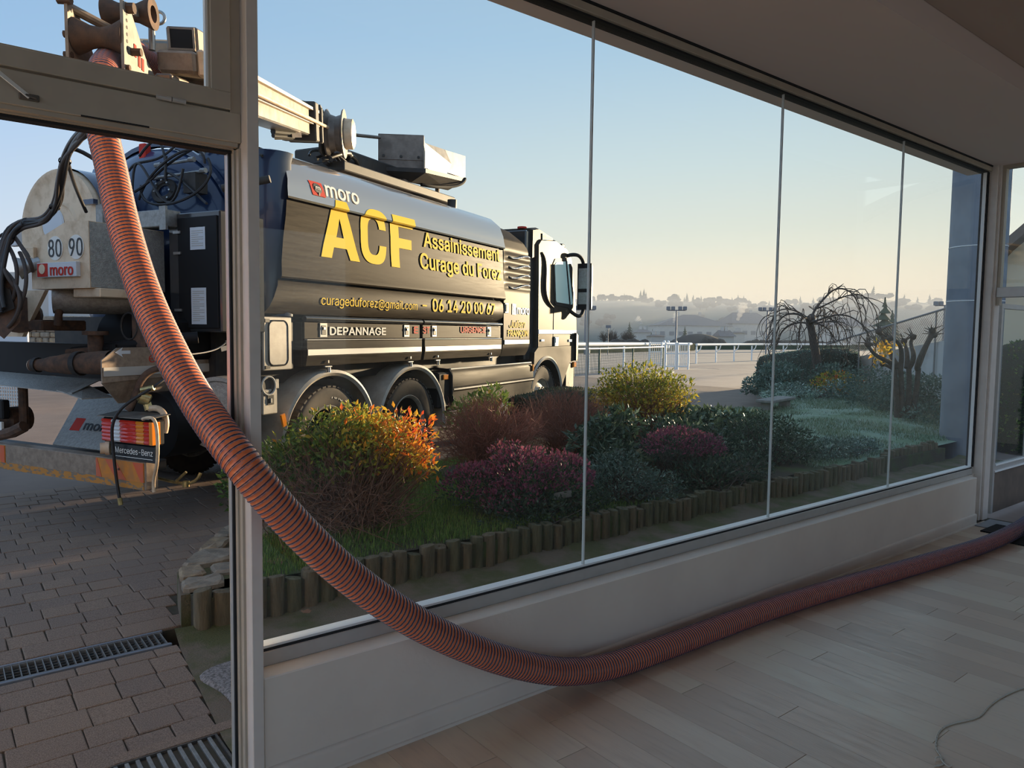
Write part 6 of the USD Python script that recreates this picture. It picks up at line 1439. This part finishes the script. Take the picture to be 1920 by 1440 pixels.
P_, d = crown(90, [(tuple(at(1660, 655, D)), (0.25, 0.25, 0.14)), (tuple(at(1650, 672, D)), (0.12, 0.2, 0.12))], rg, 0.8)
g, t = leaf_mesh(P_, 0.10, rg, tint=(0.8, 0.15)); tag(obj("foliage", g, "leaf_yellow", pl_, False, tint=t), kind="stuff")
# weeping tree
wt = thing("weeping_tree", "bare weeping tree with a mushroom of drooping branches beside the long hedge", "tree")
D = 17.0
tr = bez([at(1540, 716, D), at(1534, 690, D), at(1527, 650, D), at(1521, 615, D), at(1519, 600, D)], 14)
m = MB().tube(tr, np.linspace(0.11, 0.075, 14), 12)
e = tr[-1]
for k in range(7):
    dd = np.array([rg.normal(), rg.normal(), rg.uniform(-0.4, 0.5)]); dd /= np.linalg.norm(dd)
    m.tm(trimesh.creation.icosphere(1, 0.085), trimesh.transformations.translation_matrix(e + dd * 0.09))
obj("trunk", m, "bark", wt, 50)
wt_tw = MB()
R3, U3 = _r, np.array([0, 0, 1.0]); Fw = np.array([_f[0], _f[1], 0])
def weep(pts, r0, n_tw):
    p = bez(pts, 24)
    br = MB().tube(p, np.linspace(r0, 0.008, 24), 7)
    obj("branch", br, "bark", wt, 50)
    for k in range(n_tw):
        i = rg.integers(6, 23); b = p[i]
        out = p[min(i + 1, 23)] - p[i - 1]; out /= np.linalg.norm(out)
        ln = rg.uniform(0.35, 0.95)
        q1 = b + out * ln * 0.35 + rg.normal(0, 0.08, 3) + U3 * 0.05
        q2 = b + out * ln * 0.55 + rg.normal(0, 0.12, 3) - U3 * ln * 0.35
        q3 = b + out * ln * 0.62 + rg.normal(0, 0.14, 3) - U3 * ln * 0.85
        wt_tw.tube(bez([b, q1, q2, q3], 9), np.linspace(0.009, 0.004, 9), 4, caps=False)
def pz(a, b, c): return at(a, b, D) + Fw * c
weep([pz(1521, 604, 0), pz(1532, 580, .1), pz(1555, 556, .2), pz(1580, 540, .3), pz(1604, 545, .3), pz(1622, 575, .3), pz(1632, 625, .3)], 0.031, 16)
weep([pz(1535, 578, .1), pz(1560, 562, -.3), pz(1590, 556, -.6), pz(1612, 580, -.7), pz(1618, 625, -.7)], 0.019, 12)
weep([pz(1518, 604, 0), pz(1502, 590, .1), pz(1480, 590, .2), pz(1463, 612, .3), pz(1455, 648, .3)], 0.028, 14)
weep([pz(1518, 606, 0), pz(1500, 598, -.4), pz(1478, 602, -.8), pz(1468, 640, -.9)], 0.025, 12)
weep([pz(1519, 602, 0), pz(1508, 582, .5), pz(1490, 580, 1.0), pz(1478, 620, 1.2)], 0.025, 12)
weep([pz(1521, 604, 0), pz(1535, 596, -.4), pz(1560, 594, -.8), pz(1585, 620, -1.0), pz(1590, 645, -1.0)], 0.025, 13)
weep([pz(1521, 606, 0), pz(1540, 600, .5), pz(1570, 590, .9), pz(1600, 600, 1.1), pz(1615, 640, 1.2)], 0.025, 13)
weep([pz(1520, 606, 0), pz(1530, 604, -.6), pz(1540, 610, -1.0), pz(1548, 650, -1.1)], 0.022, 9)
weep([pz(1519, 606, 0), pz(1505, 602, -.7), pz(1498, 612, -1.1), pz(1492, 650, -1.2)], 0.022, 9)
weep([pz(1522, 600, 0), pz(1535, 586, .3), pz(1550, 575, .5), pz(1572, 576, .6), pz(1590, 610, .6)], 0.019, 10)
weep([pz(1521, 608, 0), pz(1540, 608, 0.1), pz(1560, 618, 0.2), pz(1575, 640, 0.2)], 0.025, 8)
weep([pz(1518, 608, 0), pz(1500, 606, 0.3), pz(1482, 618, 0.4), pz(1470, 650, 0.4)], 0.025, 8)
tag(obj("twigs", wt_tw, "bark", wt, 60), kind="stuff")
# ------------------------------------------------------------------ racecourse and the hazy distance
M("track_sand", (0.50, 0.40, 0.32), (0.40, 0.32, 0.26), scale=0.35, rough=0.95, bump=0.3, bscale=3)
M("field_grass", (0.33, 0.28, 0.18), (0.42, 0.38, 0.28), scale=0.08, rough=1.0)
M("road_gravel", (0.36, 0.29, 0.25), (0.29, 0.23, 0.20), scale=0.9, rough=0.95, bump=0.3, bscale=20)
M("rail_white", (0.80, 0.80, 0.78), rough=0.45)
M("fence_green", (0.05, 0.09, 0.065), rough=0.6)
M("far_green", (0.045, 0.065, 0.038), (0.075, 0.085, 0.05), scale=0.5, rough=1.0)
M("far_brown", (0.13, 0.10, 0.075), (0.09, 0.07, 0.055), scale=0.4, rough=1.0)
M("far_roof", (0.24, 0.20, 0.18), rough=0.9)
M("far_wall", (0.55, 0.51, 0.46), rough=0.9)
M("hill_land", (0.07, 0.085, 0.045), (0.16, 0.14, 0.085), scale=0.02, rough=1.0, detail=8)
M("mast_grey", (0.20, 0.20, 0.21), rough=0.6)
struct("ground_005", MB().box(12, 60, 5.0, 6.0, -0.3, -0.008).box(19, 30, 6, 19.2, -0.3, -0.008).box(30, 45, 6, 22.8, -0.3, -0.008), "road_gravel", "pinkish gravel drive leading to the racecourse rails", "ground")
A_ = [(-40, 30), (19, 30), (19, 19.2), (30, 19.2), (30, 22.8), (45, 22.8), (45, 6), (90, 6), (110, 90), (-40, 90)]
struct("ground_006", MB().prism(A_, (0, 0, -0.3), (1, 0, 0), (0, 1, 0), (0, 0, 0.285)), "track_sand", "frost-pale sand of the race track beyond the white rails", "ground")
struct("ground_007", MB().prism([(-40, 90), (110, 90), (90, 6), (60, 6), (60, -60), (900, -60), (900, 900), (-400, 900)], (0, 0, -0.4), (1, 0, 0), (0, 1, 0), (0, 0, 0.38)), "field_grass", "wide pale grass field inside the race track", "ground")
struct("ground_008", MB().box(-60, 60, -60, 60, -0.5, -0.42).box(12, 60, -60, 4.98, -0.3, -0.02).box(7.06, 12, -60, 1.40, -0.3, -0.02).box(-60, 7.06, -60, -7.22, -0.3, -0.02).box(-60, -2.76, -7.22, -1, -0.3, -0.02), "road_gravel", "bare ground beyond the ramp", "ground")

# white running rail
def gp(px, py, z=0.0):
    d = ray(px, py, 1.0) - EYE
    return EYE + d * ((z - EYE[2]) / d[2])
rl_ = thing("running_rail", "white racecourse running rail stretching right from the white gates", "rail")
pr = []
for px, py in ((1305, 682), (1342, 679.5), (1376, 677.5), (1409, 676), (1440, 674.8), (1468, 673.8), (1495, 672.8), (1522, 672)):
    p = gp(px, py); pr.append(p)
    obj("rail_post", MB().cyl((p[0], p[1], 0), (p[0], p[1], 1.0), 0.045, n=8).tube([(p[0], p[1], 0.62), (p[0] + 0.1, p[1] - 0.2, 0.85), (p[0] + 0.12, p[1] - 0.25, 1.08)], 0.035, 6), "rail_white", rl_, smooth=40)
pr = np.array(pr)
d_ = pr[-1] - pr[-2]
obj("top_rail", MB().tube(np.vstack([pr, pr[-1:] + d_, pr[-1:] + d_ * 3]) + [0, 0, 1.10], 0.075, 10), "rail_white", rl_, smooth=40)
rl2 = thing("running_rail", "nearer white rail between the truck cab and the white gates", "rail")
q = [gp(1060, 704), gp(1103, 700), gp(1169, 691), gp(1236, 686), gp(1264, 684)]
for p in q[:3]:
    obj("rail_post", MB().cyl((p[0], p[1], 0), (p[0], p[1], 1.06), 0.05, n=8), "rail_white", rl2, smooth=40)
top = [gp(1040, 646, 1.12)]
tp_ = [ (1050, 645.0, 20.5), (1103, 644.2, 21.7), (1169, 643.5, 25.7), (1230, 643.2, 29.5), (1296, 643.4, 33.0)]
obj("top_rail", MB().tube([ray(a, b + 1.5, c * 1.33) for a, b, c in tp_], 0.085, 10), "rail_white", rl2, smooth=40)
# white slatted gates
for (x0, x1, yb, lab) in ((1217, 1240, 687, "left white slatted gate panel of the track crossing"), (1247, 1266, 693, "middle white gate panel of the track crossing"), (1270, 1290, 693, "right white slatted gate panel of the track crossing")):
    a, b = gp(x0, yb), gp(x1, yb - 0.5 if x1 < 1245 else yb)
    gt = thing("track_gate", lab, "gate")
    ax = (b - a); w = np.linalg.norm(ax); ax /= w
    for s_ in (0, w):
        obj("gate_post", MB().cyl(a + ax * s_, a + ax * s_ + [0, 0, 1.25], 0.05, n=8), "rail_white", gt, smooth=40)
    for z in (0.15, 0.75, 1.18):
        obj("gate_rail", MB().obox(a + ax * w / 2 + [0, 0, z], w, 0.03, 0.06, ax), "rail_white", gt)
    for k in range(6):
        s_ = w * (k + 0.5) / 6
        obj("slat", MB().obox(a + ax * s_ + [0, 0, 0.66], 0.03, 0.02, 1.0, ax), "rail_white", gt)
gf = thing("mesh_fence", "dark green mesh fence on posts below the nearer white rail", "fence")
fp = [gp(1075, 706), gp(1123, 702), gp(1186, 695), gp(1243, 689)]
for p in fp:
    obj("fence_post", MB().cyl((p[0], p[1], 0), (p[0], p[1], 1.06), 0.035, n=8), "fence_green", gf, smooth=40)
obj("fence_rail", MB().tube([p + [0, 0, 1.02] for p in fp], 0.04, 8), "rail_white", gf, smooth=40)
mm = MB()
for a, b in zip(fp[:-1], fp[1:]):
    for k in range(9):
        mm.tube([a + [0, 0, 0.1 + k * 0.105], b + [0, 0, 0.1 + k * 0.105]], 0.004, 3, caps=False)
    for k in range(40):
        c = a + (b - a) * k / 40
        mm.tube([c + [0, 0, 0.05], c + [0, 0, 1.0]], 0.004, 3, caps=False)
tag(obj("mesh_wire", mm, "fence_green", gf), kind="stuff")
ob = obj("track_hedge", MB().prism([(0, 0.0), (0.9, 0.0), (0.85, 0.72), (0.05, 0.75)], gp(1290, 655) + [0, 0, 0], (0.6, -0.8, 0), (0, 0, 1), gp(1620, 655) - gp(1290, 655)), "far_green", None, False, "low clipped hedge along the far side of the race track", "hedge")
hx = obj("track_hedge", MB().prism([(0, 0.0), (0.9, 0.0), (0.85, 0.78), (0.05, 0.80)], gp(1060, 662), (0.6, -0.8, 0), (0, 0, 1), gp(1288, 657) - gp(1060, 662)), "far_green", None, False, "low dark hedge between the nearer rail and the open field", "hedge")

# haze over the plain
MATS["haze"] = usdkit.material(stage, "/World/Looks/haze", {"v": ("principled_volume", {"color": (0.92, 0.96, 1.0), "density": 0.0036, "anisotropy": 0.0})}, [], volume="v.volume")
obj("haze", MB().prism([(85, 110), (120, 30), (440, 110), (400, 400), (85, 440)], (0, 0, 0.05), (1, 0, 0), (0, 1, 0), (0, 0, 19)), "haze", None, False, "thin morning haze lying over the plain and the hills", "haze", kind="stuff")

# hills with their skyline of trees
rg = np.random.default_rng(33)
az = np.radians(np.linspace(4, 88, 170))
ridge = np.interp(np.degrees(az), [4, 12, 18, 21, 25.5, 28, 31, 34, 38, 42, 45.6, 50, 60, 88], [18, 20, 22, 20.5, 24.0, 22.5, 20.0, 21.3, 22.5, 23.2, 22.8, 21, 18, 14])
rows = []
for r, k in ((215, 0.0), (260, 0.20), (310, 0.48), (370, 0.78), (430, 0.97), (450, 1.0), (560, 0.9)):
    zz_ = ridge * k + 3.0 * (meshkit.fbm(np.c_[az * 22, np.full(len(az), r * 0.02), 0 * az], 3, 6) - 0.5) * (0 < k < 0.9)
    rows.append(np.c_[r * np.cos(az), r * np.sin(az), np.maximum(zz_ - 0.3 * (k == 0), -0.5)])
struct("hills", MB().sheet(np.array(rows)[::-1]), "hill_land", "long low wooded hill on the hazy horizon", "hill", smooth=True)
def conifer(n=7, h_=6.0, r=1.6, rg=rg):
    m = MB()
    for k in range(n):
        z0 = h_ * (0.08 + 0.9 * k / n); z1 = z0 + h_ * 1.35 / n
        m.lathe([(r * (1 - k / n) * rg.uniform(0.8, 1.15), z0), (r * (1 - k / n) * 0.35, (z0 + z1) / 2), (0.05, z1)], (rg.normal(0, 0.08), rg.normal(0, 0.08), 0), n=7)
    return m.cyl((0, 0, 0), (0, 0, h_ * 0.3), 0.2, n=5)
def broadleaf(h_=5.0, r=2.0, rg=rg):
    m = MB()
    for k in range(7):
        c = np.array([rg.normal(0, r * 0.45), rg.normal(0, r * 0.45), h_ * rg.uniform(0.4, 0.8)])
        s_ = trimesh.creation.icosphere(1, 1.0); v = np.array(s_.vertices); v *= (r * rg.uniform(0.45, 0.7)) * (0.8 + 0.5 * meshkit.noise(v * 2 + k, 3))[:, None]
        m.add(v + c, np.array(s_.faces))
    return m.cyl((0, 0, 0), (0, 0, h_ * 0.5), 0.25, n=5)
protos = {}
for kind in ("conifer_tree", "broadleaf_tree"):
    for var in range(3):
        m = conifer(rg=rg) if kind == "conifer_tree" else broadleaf(rg=rg)
        protos[(kind, var)] = m.get()
LBL = {"conifer_tree": ("hazy dark conifer on the skyline of the far hill", "conifers on the far skyline"), "broadleaf_tree": ("hazy rounded tree on the skyline of the far hill", "rounded trees on the far skyline")}
made = {}
def plant(kind, p, sc, lab=None, grp=None, wide=1.0):
    lab, grp = lab or LBL[kind][0], grp if lab else LBL[kind][1]
    key = (kind, int(rg.integers(0, 3)))
    if key not in made:
        o = thing(kind, lab, "tree", group=grp)
        UsdGeom.Xformable(o).AddTransformOp(opSuffix="place").Set(_trs(p, rg.uniform(0, 6), (sc * wide, sc * wide, sc)))
        v, f = protos[key]
        nb = len(v) - 12
        obj("crown", (v, f), "far_green" if kind == "conifer_tree" else "far_brown", o, False)
        made[key] = o
        return o
    return copy_of(made[key], lab, p, rg.uniform(0, 6), (sc * wide, sc * wide, sc), grp)
def ridge_at(px):
    d = ray(px, 600, 1.0) - EYE; a = math.atan2(d[1], d[0])
    return np.array([448 * math.cos(a), 448 * math.sin(a), float(np.interp(a, az, ridge)) - 0.6])
sky_trees = [(1108, .9), (1116, .8), (1126, 1.1), (1134, .9), (1140, 1.2), (1147, 1.0), (1153, 1.1), (1160, .8), (1168, 1.0), (1174, 1.1), (1179, .9), (1186, 1.0), (1206, 1.5), (1211, 1.7), (1215, 1.3), (1264, 1.0), (1268, 1.2), (1272, .9), (1277, 1.1), (1288, .8), (1292, 1.3), (1304, 1.1), (1313, .8), (1320, 1.0), (1336, .9), (1356, 1.1), (1370, .8), (1378, 1.0), (1388, 1.3), (1394, 1.1), (1400, 1.2), (1410, .8),
             (1436, .7), (1448, .8), (1462, .7), (1478, 1.0), (1486, 1.1), (1498, 1.0), (1507, 1.2), (1530, .9), (1546, 1.0), (1622, 1.1), (1630, 1.0), (1643, 1.7), (1655, .9), (1663, 1.0), (1690, .9), (1702, 1.0), (1727, .8), (1750, 1.2), (1762, 1.0), (1772, .9)]
for px, sc in sky_trees:
    k_ = "conifer_tree" if rg.uniform() < 0.42 or sc > 1.25 else "broadleaf_tree"
    plant(k_, ridge_at(px + rg.uniform(-1, 1)), sc * (0.74 if k_ == "conifer_tree" else 0.85), wide=1.45)
for k in range(70):   # trees down the slope
    px = rg.uniform(1090, 1790); r = rg.uniform(250, 420)
    d = ray(px, 600, 1.0) - EYE; a = math.atan2(d[1], d[0])
    kk = float(np.interp(r, [215, 260, 310, 370, 430], [0, .2, .48, .78, .97])) * float(np.interp(a, az, ridge))
    plant("broadleaf_tree", (r * math.cos(a), r * math.sin(a), kk - 0.8), rg.uniform(0.5, 0.9), "hazy dull tree standing on the slope of the far hill", "trees on the slope of the far hill", wide=1.5)
# bare trees and scrub in front of the long building
def bare_tree(p, h_, r, lab, grp=None):
    o = thing("bare_tree", lab, "tree", group=grp)
    m = MB().tube([p, np.array(p) + [0, 0, h_ * 0.4]], [h_ * 0.03, h_ * 0.02], 6)
    obj("trunk", m, "far_brown", o, False)
    m = MB()
    for k in range(90):
        b = np.array(p) + [0, 0, h_ * rg.uniform(0.15, 0.45)]
        d = rg.normal(size=3); d[2] = abs(d[2]) + 0.2; d /= np.linalg.norm(d)
        q_ = b + d * np.array([r, r, h_ * 0.6]) * rg.uniform(0.6, 1.0)
        m.tube([b, (b + q_) / 2 + rg.normal(0, 0.12, 3), q_], [0.05, 0.035, 0.02], 3, caps=False)
    tag(obj("branches", m, "far_brown", o, False), kind="stuff")
def far(px, z=0.0, D=150):
    p = ray(px, 640, D); return (p[0], p[1], z)
for i, (px, h_, r) in enumerate(((1132, 2.9, 1.4), (1144, 3.4, 1.6), (1153, 2.8, 1.2), (1172, 3.0, 1.4), (1182, 3.3, 1.4))):
    bare_tree(far(px, 0, 140), h_, r, "leafless hazy tree in the clump left of the long building", "leafless trees left of the long building")
for px, h_, D, lab in ((1180, 4.6, 165, "taller hazy conifer left of the long building"), (1222, 3.2, 170, "small hazy conifer just left of the long building"), (1284, 3.6, 150, "hazy conifer standing in front of the long building"), (1657, 8.0, 118, "hazy conifer seen over the ramp handrail"), (1672, 6.2, 122, "smaller hazy conifer right of the one over the handrail")):
    p = far(px, 0, D); plant("conifer_tree", p, h_ / 6.0 * (1.0 if D > 100 else 1.0), lab, wide=1.5)
# the long low building and sheds
def house(name, lab, px0, px1, D, eave, ridge_, depth=10, hip=3.0, win=0):
    a, b = np.array(far(px0, 0, D)), np.array(far(px1, 0, D)); ax = b - a; w = np.linalg.norm(ax); ax /= w
    bk = np.array([ax[1] * -1, ax[0], 0]); bk = bk if bk @ _f > 0 else -bk
    o = thing(name, lab, "building")
    c = a + ax * w / 2 + bk * depth / 2
    obj("wall", MB().obox(c + [0, 0, eave / 2], w, depth, eave, ax), "far_wall", o)
    e0 = [a - ax * 0.4 - bk * 0.4, b + ax * 0.4 - bk * 0.4, b + ax * 0.4 + bk * (depth + .4), a - ax * 0.4 + bk * (depth + .4)]
    r0, r1 = a + ax * hip + bk * depth / 2, b - ax * hip + bk * depth / 2
    obj("roof", MB().hull([p + [0, 0, eave] for p in e0] + [r0 + [0, 0, ridge_], r1 + [0, 0, ridge_]]), "far_roof", o)
    for k in range(win):
        q_ = a + ax * (w * (k + 0.5) / win) - bk * 0.05
        obj("window", MB().obox(q_ + [0, 0, eave * 0.55], 1.2, 0.1, 1.0, ax), "mast_grey", o)
    for k in range(2):
        q_ = a + ax * (w * (0.35 + 0.3 * k)) + bk * depth / 2
        obj("chimney", MB().obox(q_ + [0, 0, ridge_ + 0.25], 0.6, 0.6, 0.9, ax), "far_wall", o)
house("long_building", "long low hip-roofed building in the haze beyond the track", 1233, 1372, 190, 4.6, 7.6, 14, 8, 8)
house("long_building", "higher hip-roofed right wing of the long hazy building", 1372, 1452, 195, 5.4, 8.6, 16, 9, 5)
house("shed", "low pale shed left of the long building", 1195, 1222, 175, 2.6, 3.4, 6, 1)
house("shed", "low dark shed in front of the long building's left end", 1221, 1246, 140, 1.7, 2.0, 5, 0.5)
house("shed", "pale tent-roofed shed below the long building's right end", 1352, 1376, 140, 1.8, 3.0, 5, 2.4)
house("shed", "small flat shed beneath the right wing of the long building", 1380, 1396, 150, 2.6, 2.9, 4, 0.5)
house("shed", "low grey shed at the far right behind the weeping tree", 1560, 1640, 170, 4.6, 6.6, 8, 4)
p = far(1309, 0, 135)
obj("earth_mound", MB().hull([(p[0] + 6.0 * math.cos(a) * k, p[1] + 6.0 * math.sin(a) * k, zz_) for a in np.linspace(0, 2 * PI, 25)[:-1] for k, zz_ in ((1.0, 0), (0.75, 1.1), (0.4, 1.9), (0.1, 2.2))]), "far_brown", None, 40, "rounded brown mound in the haze left of the pale shed", "mound")
for i, (px0, px1, hh) in enumerate(((1150, 1180, 1.0), (1180, 1215, 1.1), (1320, 1352, 1.5), (1400, 1440, 1.3), (1440, 1500, 1.4), (1500, 1560, 1.3))):
    a, b = np.array(far(px0, 0, 128)), np.array(far(px1, 0, 128))
    seg = np.linspace(0, 1, 14)
    mb = MB()
    for t in seg:
        c = a + (b - a) * t; s_ = trimesh.creation.icosphere(1, 1.0); v = np.array(s_.vertices) * np.array([1.0, 1.0, hh * rg.uniform(0.7, 1.1)]) * (0.8 + 0.4 * meshkit.noise(np.array(s_.vertices) * 2 + t * 9, 2))[:, None]
        mb.add(v + c, np.array(s_.faces))
    obj("scrub", mb, "far_brown", None, False, ["hazy scrub at the foot of the leafless trees", "hazy scrub below the low pale shed", "hazy scrub right of the brown mound", "hazy scrub below the right wing", "hazy scrub behind the middle pane joint", "hazy scrub behind the weeping tree"][i], "scrub", kind="stuff")
# floodlight masts
def mast(px, py_top, D, lab, pyb=640):
    b = np.array(far(px, 0, D)); t_ = ray(px, py_top, D)
    o = thing("floodlight_mast", lab, "floodlight")
    hz = t_[2]
    obj("pole", MB().cyl(b, (b[0], b[1], hz), 0.09, 0.06, n=8), "mast_grey", o, smooth=40)
    obj("crossbar", MB().obox((b[0], b[1], hz - 0.05), 1.5, 0.08, 0.08, _r), "mast_grey", o)
    for s_ in (-0.7, -0.3, 0.3, 0.7):
        obj("lamp_head", MB().obox(np.array([b[0], b[1], hz + 0.12]) + _r * s_, 0.3, 0.25, 0.32, _r, ch=0.03), "mast_grey", o)
mast(1267, 581, 62, "floodlight mast in front of the long building")
mast(1437, 582, 70, "floodlight mast just left of the middle pane joint")
mast(1097, 580, 60, "floodlight mast just behind the truck mirror")
mast(1768, 572, 58, "floodlight mast beyond the ramp's wire mesh")
p = np.array(far(1140, 0, 60))
bd = thing("small_board", "small dark results board on a post left of the leafless clump", "sign")
obj("board", MB().obox(p + [0, 0, 1.35 + 0.95], 0.42, 0.05, 0.24, _r), "mast_grey", bd)
obj("post", MB().cyl(p, p + [0, 0, 2.2], 0.03, n=6), "mast_grey", bd)
for px, lab in ((1246, "left small white marker on the track edge"), (1253, "middle small white marker on the track edge"), (1268, "right small white marker on the track edge")):
    p = np.array(far(px, 0, 75)); obj("track_marker", MB().lathe([(0.12, 0.4), (0.16, 0.8), (0.10, 1.15), (0.0, 1.2)], p, n=8).cyl(p, p + [0, 0, 0.5], 0.03, n=6), "rail_white", None, 40, lab, "marker")
# chimney smoke
def smoke(pts, r0, r1, dens, lab):
    MATS["smoke"] = MATS.get("smoke") or usdkit.material(stage, "/World/Looks/smoke", {"v": ("principled_volume", {"color": (0.97, 0.97, 0.97), "density": dens, "anisotropy": 0.2})}, [], volume="v.volume")
    p = bez([ray(a, b, 180) for a, b in pts], 16)
    obj("smoke_plume", MB().tube(p, np.linspace(r0, r1, 16) * (1 + 0.25 * np.sin(np.arange(16) * 1.7)), 10), "smoke", None, True, lab, "smoke", kind="stuff")
smoke([(1383, 601), (1387, 590), (1391, 580), (1394, 568)], 0.35, 1.25, 0.35, "white chimney smoke rising from the long building")
smoke([(1263, 606), (1265, 596), (1267, 587)], 0.25, 0.6, 0.35, "thin wisp of smoke behind the floodlight mast")
smoke([(1202, 608), (1199, 602), (1193, 596)], 0.4, 0.9, 0.35, "small puff of smoke above the pale shed")

# things seen under the truck on the left
sb = thing("sponsor_banner", "white banner with a red arc seen under the back of the truck", "banner")
bp0 = ray(-60, 640, 13); bx = np.array([0.62, -0.78, 0])
obj("banner_sheet", MB().obox(bp0 + bx * 0.5, 1.60, 0.03, 0.95, bx), "label_white", sb)
obj("banner_arc", MB().tube([ray(30, 592, 12.9), ray(40, 603, 12.9), ray(46, 617, 12.9), ray(48, 634, 12.9)], 0.035, 6), "letter_red", sb)
obj("banner_figure", MB().tube([ray(12, 628, 12.9), ray(20, 617, 12.9), ray(28, 614, 12.9)], [0.01, 0.03, 0.012], 5).tube([ray(18, 600, 12.9), ray(26, 604, 12.9), ray(33, 603, 12.9)], [0.02, 0.05, 0.02], 5).tube([ray(20, 617, 12.9), ray(24, 624, 12.9), ray(22, 631, 12.9)], 0.012, 5), "letter_black", sb)
m = meshkit.text_mesh("ETIENN", 0.075, 0.002); v = np.array(m.vertices); v[:, 0] /= v[:, 0].max()
e0, e1 = ray(43, 594, 12.9), ray(52, 624, 12.9); ee = (e1 - e0)
vv = np.array([e0 + ee * a + np.cross(ee / np.linalg.norm(ee), [bx[1], -bx[0], 0]) * -b for a, b, c in v])
obj("lettering", (vv, np.array(m.faces)), "letter_black", sb)
fwl = thing("garden_wall_and_house", "white house wall above a rough stone wall behind the truck", "building")
hw0 = ray(65, 625, 17)
obj("house_wall", MB().obox(ray(110, 575, 17.2), 3.0, 0.3, 1.6, bx), "far_wall", fwl)
obj("shutter", MB().obox(ray(103, 580, 17.0), 0.30, 0.05, 1.0, bx), "label_white", fwl)
rr_ = random.Random(4)
for j in range(5):
    x_ = -1.4 + rr_.uniform(0, 0.2)
    while x_ < 1.4:
        w = rr_.uniform(0.14, 0.30)
        c = ray(95, 626, 16.8) + bx * (x_ + w / 2) + np.array([0, 0, -0.15 + j * 0.125])
        obj("stone", MB().obox(c, w - 0.02, 0.2, 0.11, bx, ch=0.02), "flagstone_" + rr_.choice("ab"), fwl)
        x_ += w
wg_ = thing("wire_basket", "pale wire mesh panel showing behind the rear bumper", "panel")
w0 = ray(8, 745, 7.5)
for k in range(14):
    obj("wire", MB().obox(w0 + bx * (k * 0.03 - 0.2), 0.008, 0.008, 0.25, bx), "rail_white", wg_)
for k in range(7):
    obj("wire", MB().obox(w0 + np.array([0, 0, k * 0.035 - 0.1]), 0.42, 0.008, 0.008, bx), "rail_white", wg_)

hedge("tall_hedge", "tall dark hedge seen through the open side door's glass", [(11.75, 1.55), (11.7, 0.5), (11.7, -1.2)], 0.7, 1.55, 5000, 0.07, "leaf_green", "hedge_core", rg, z0=0.0)
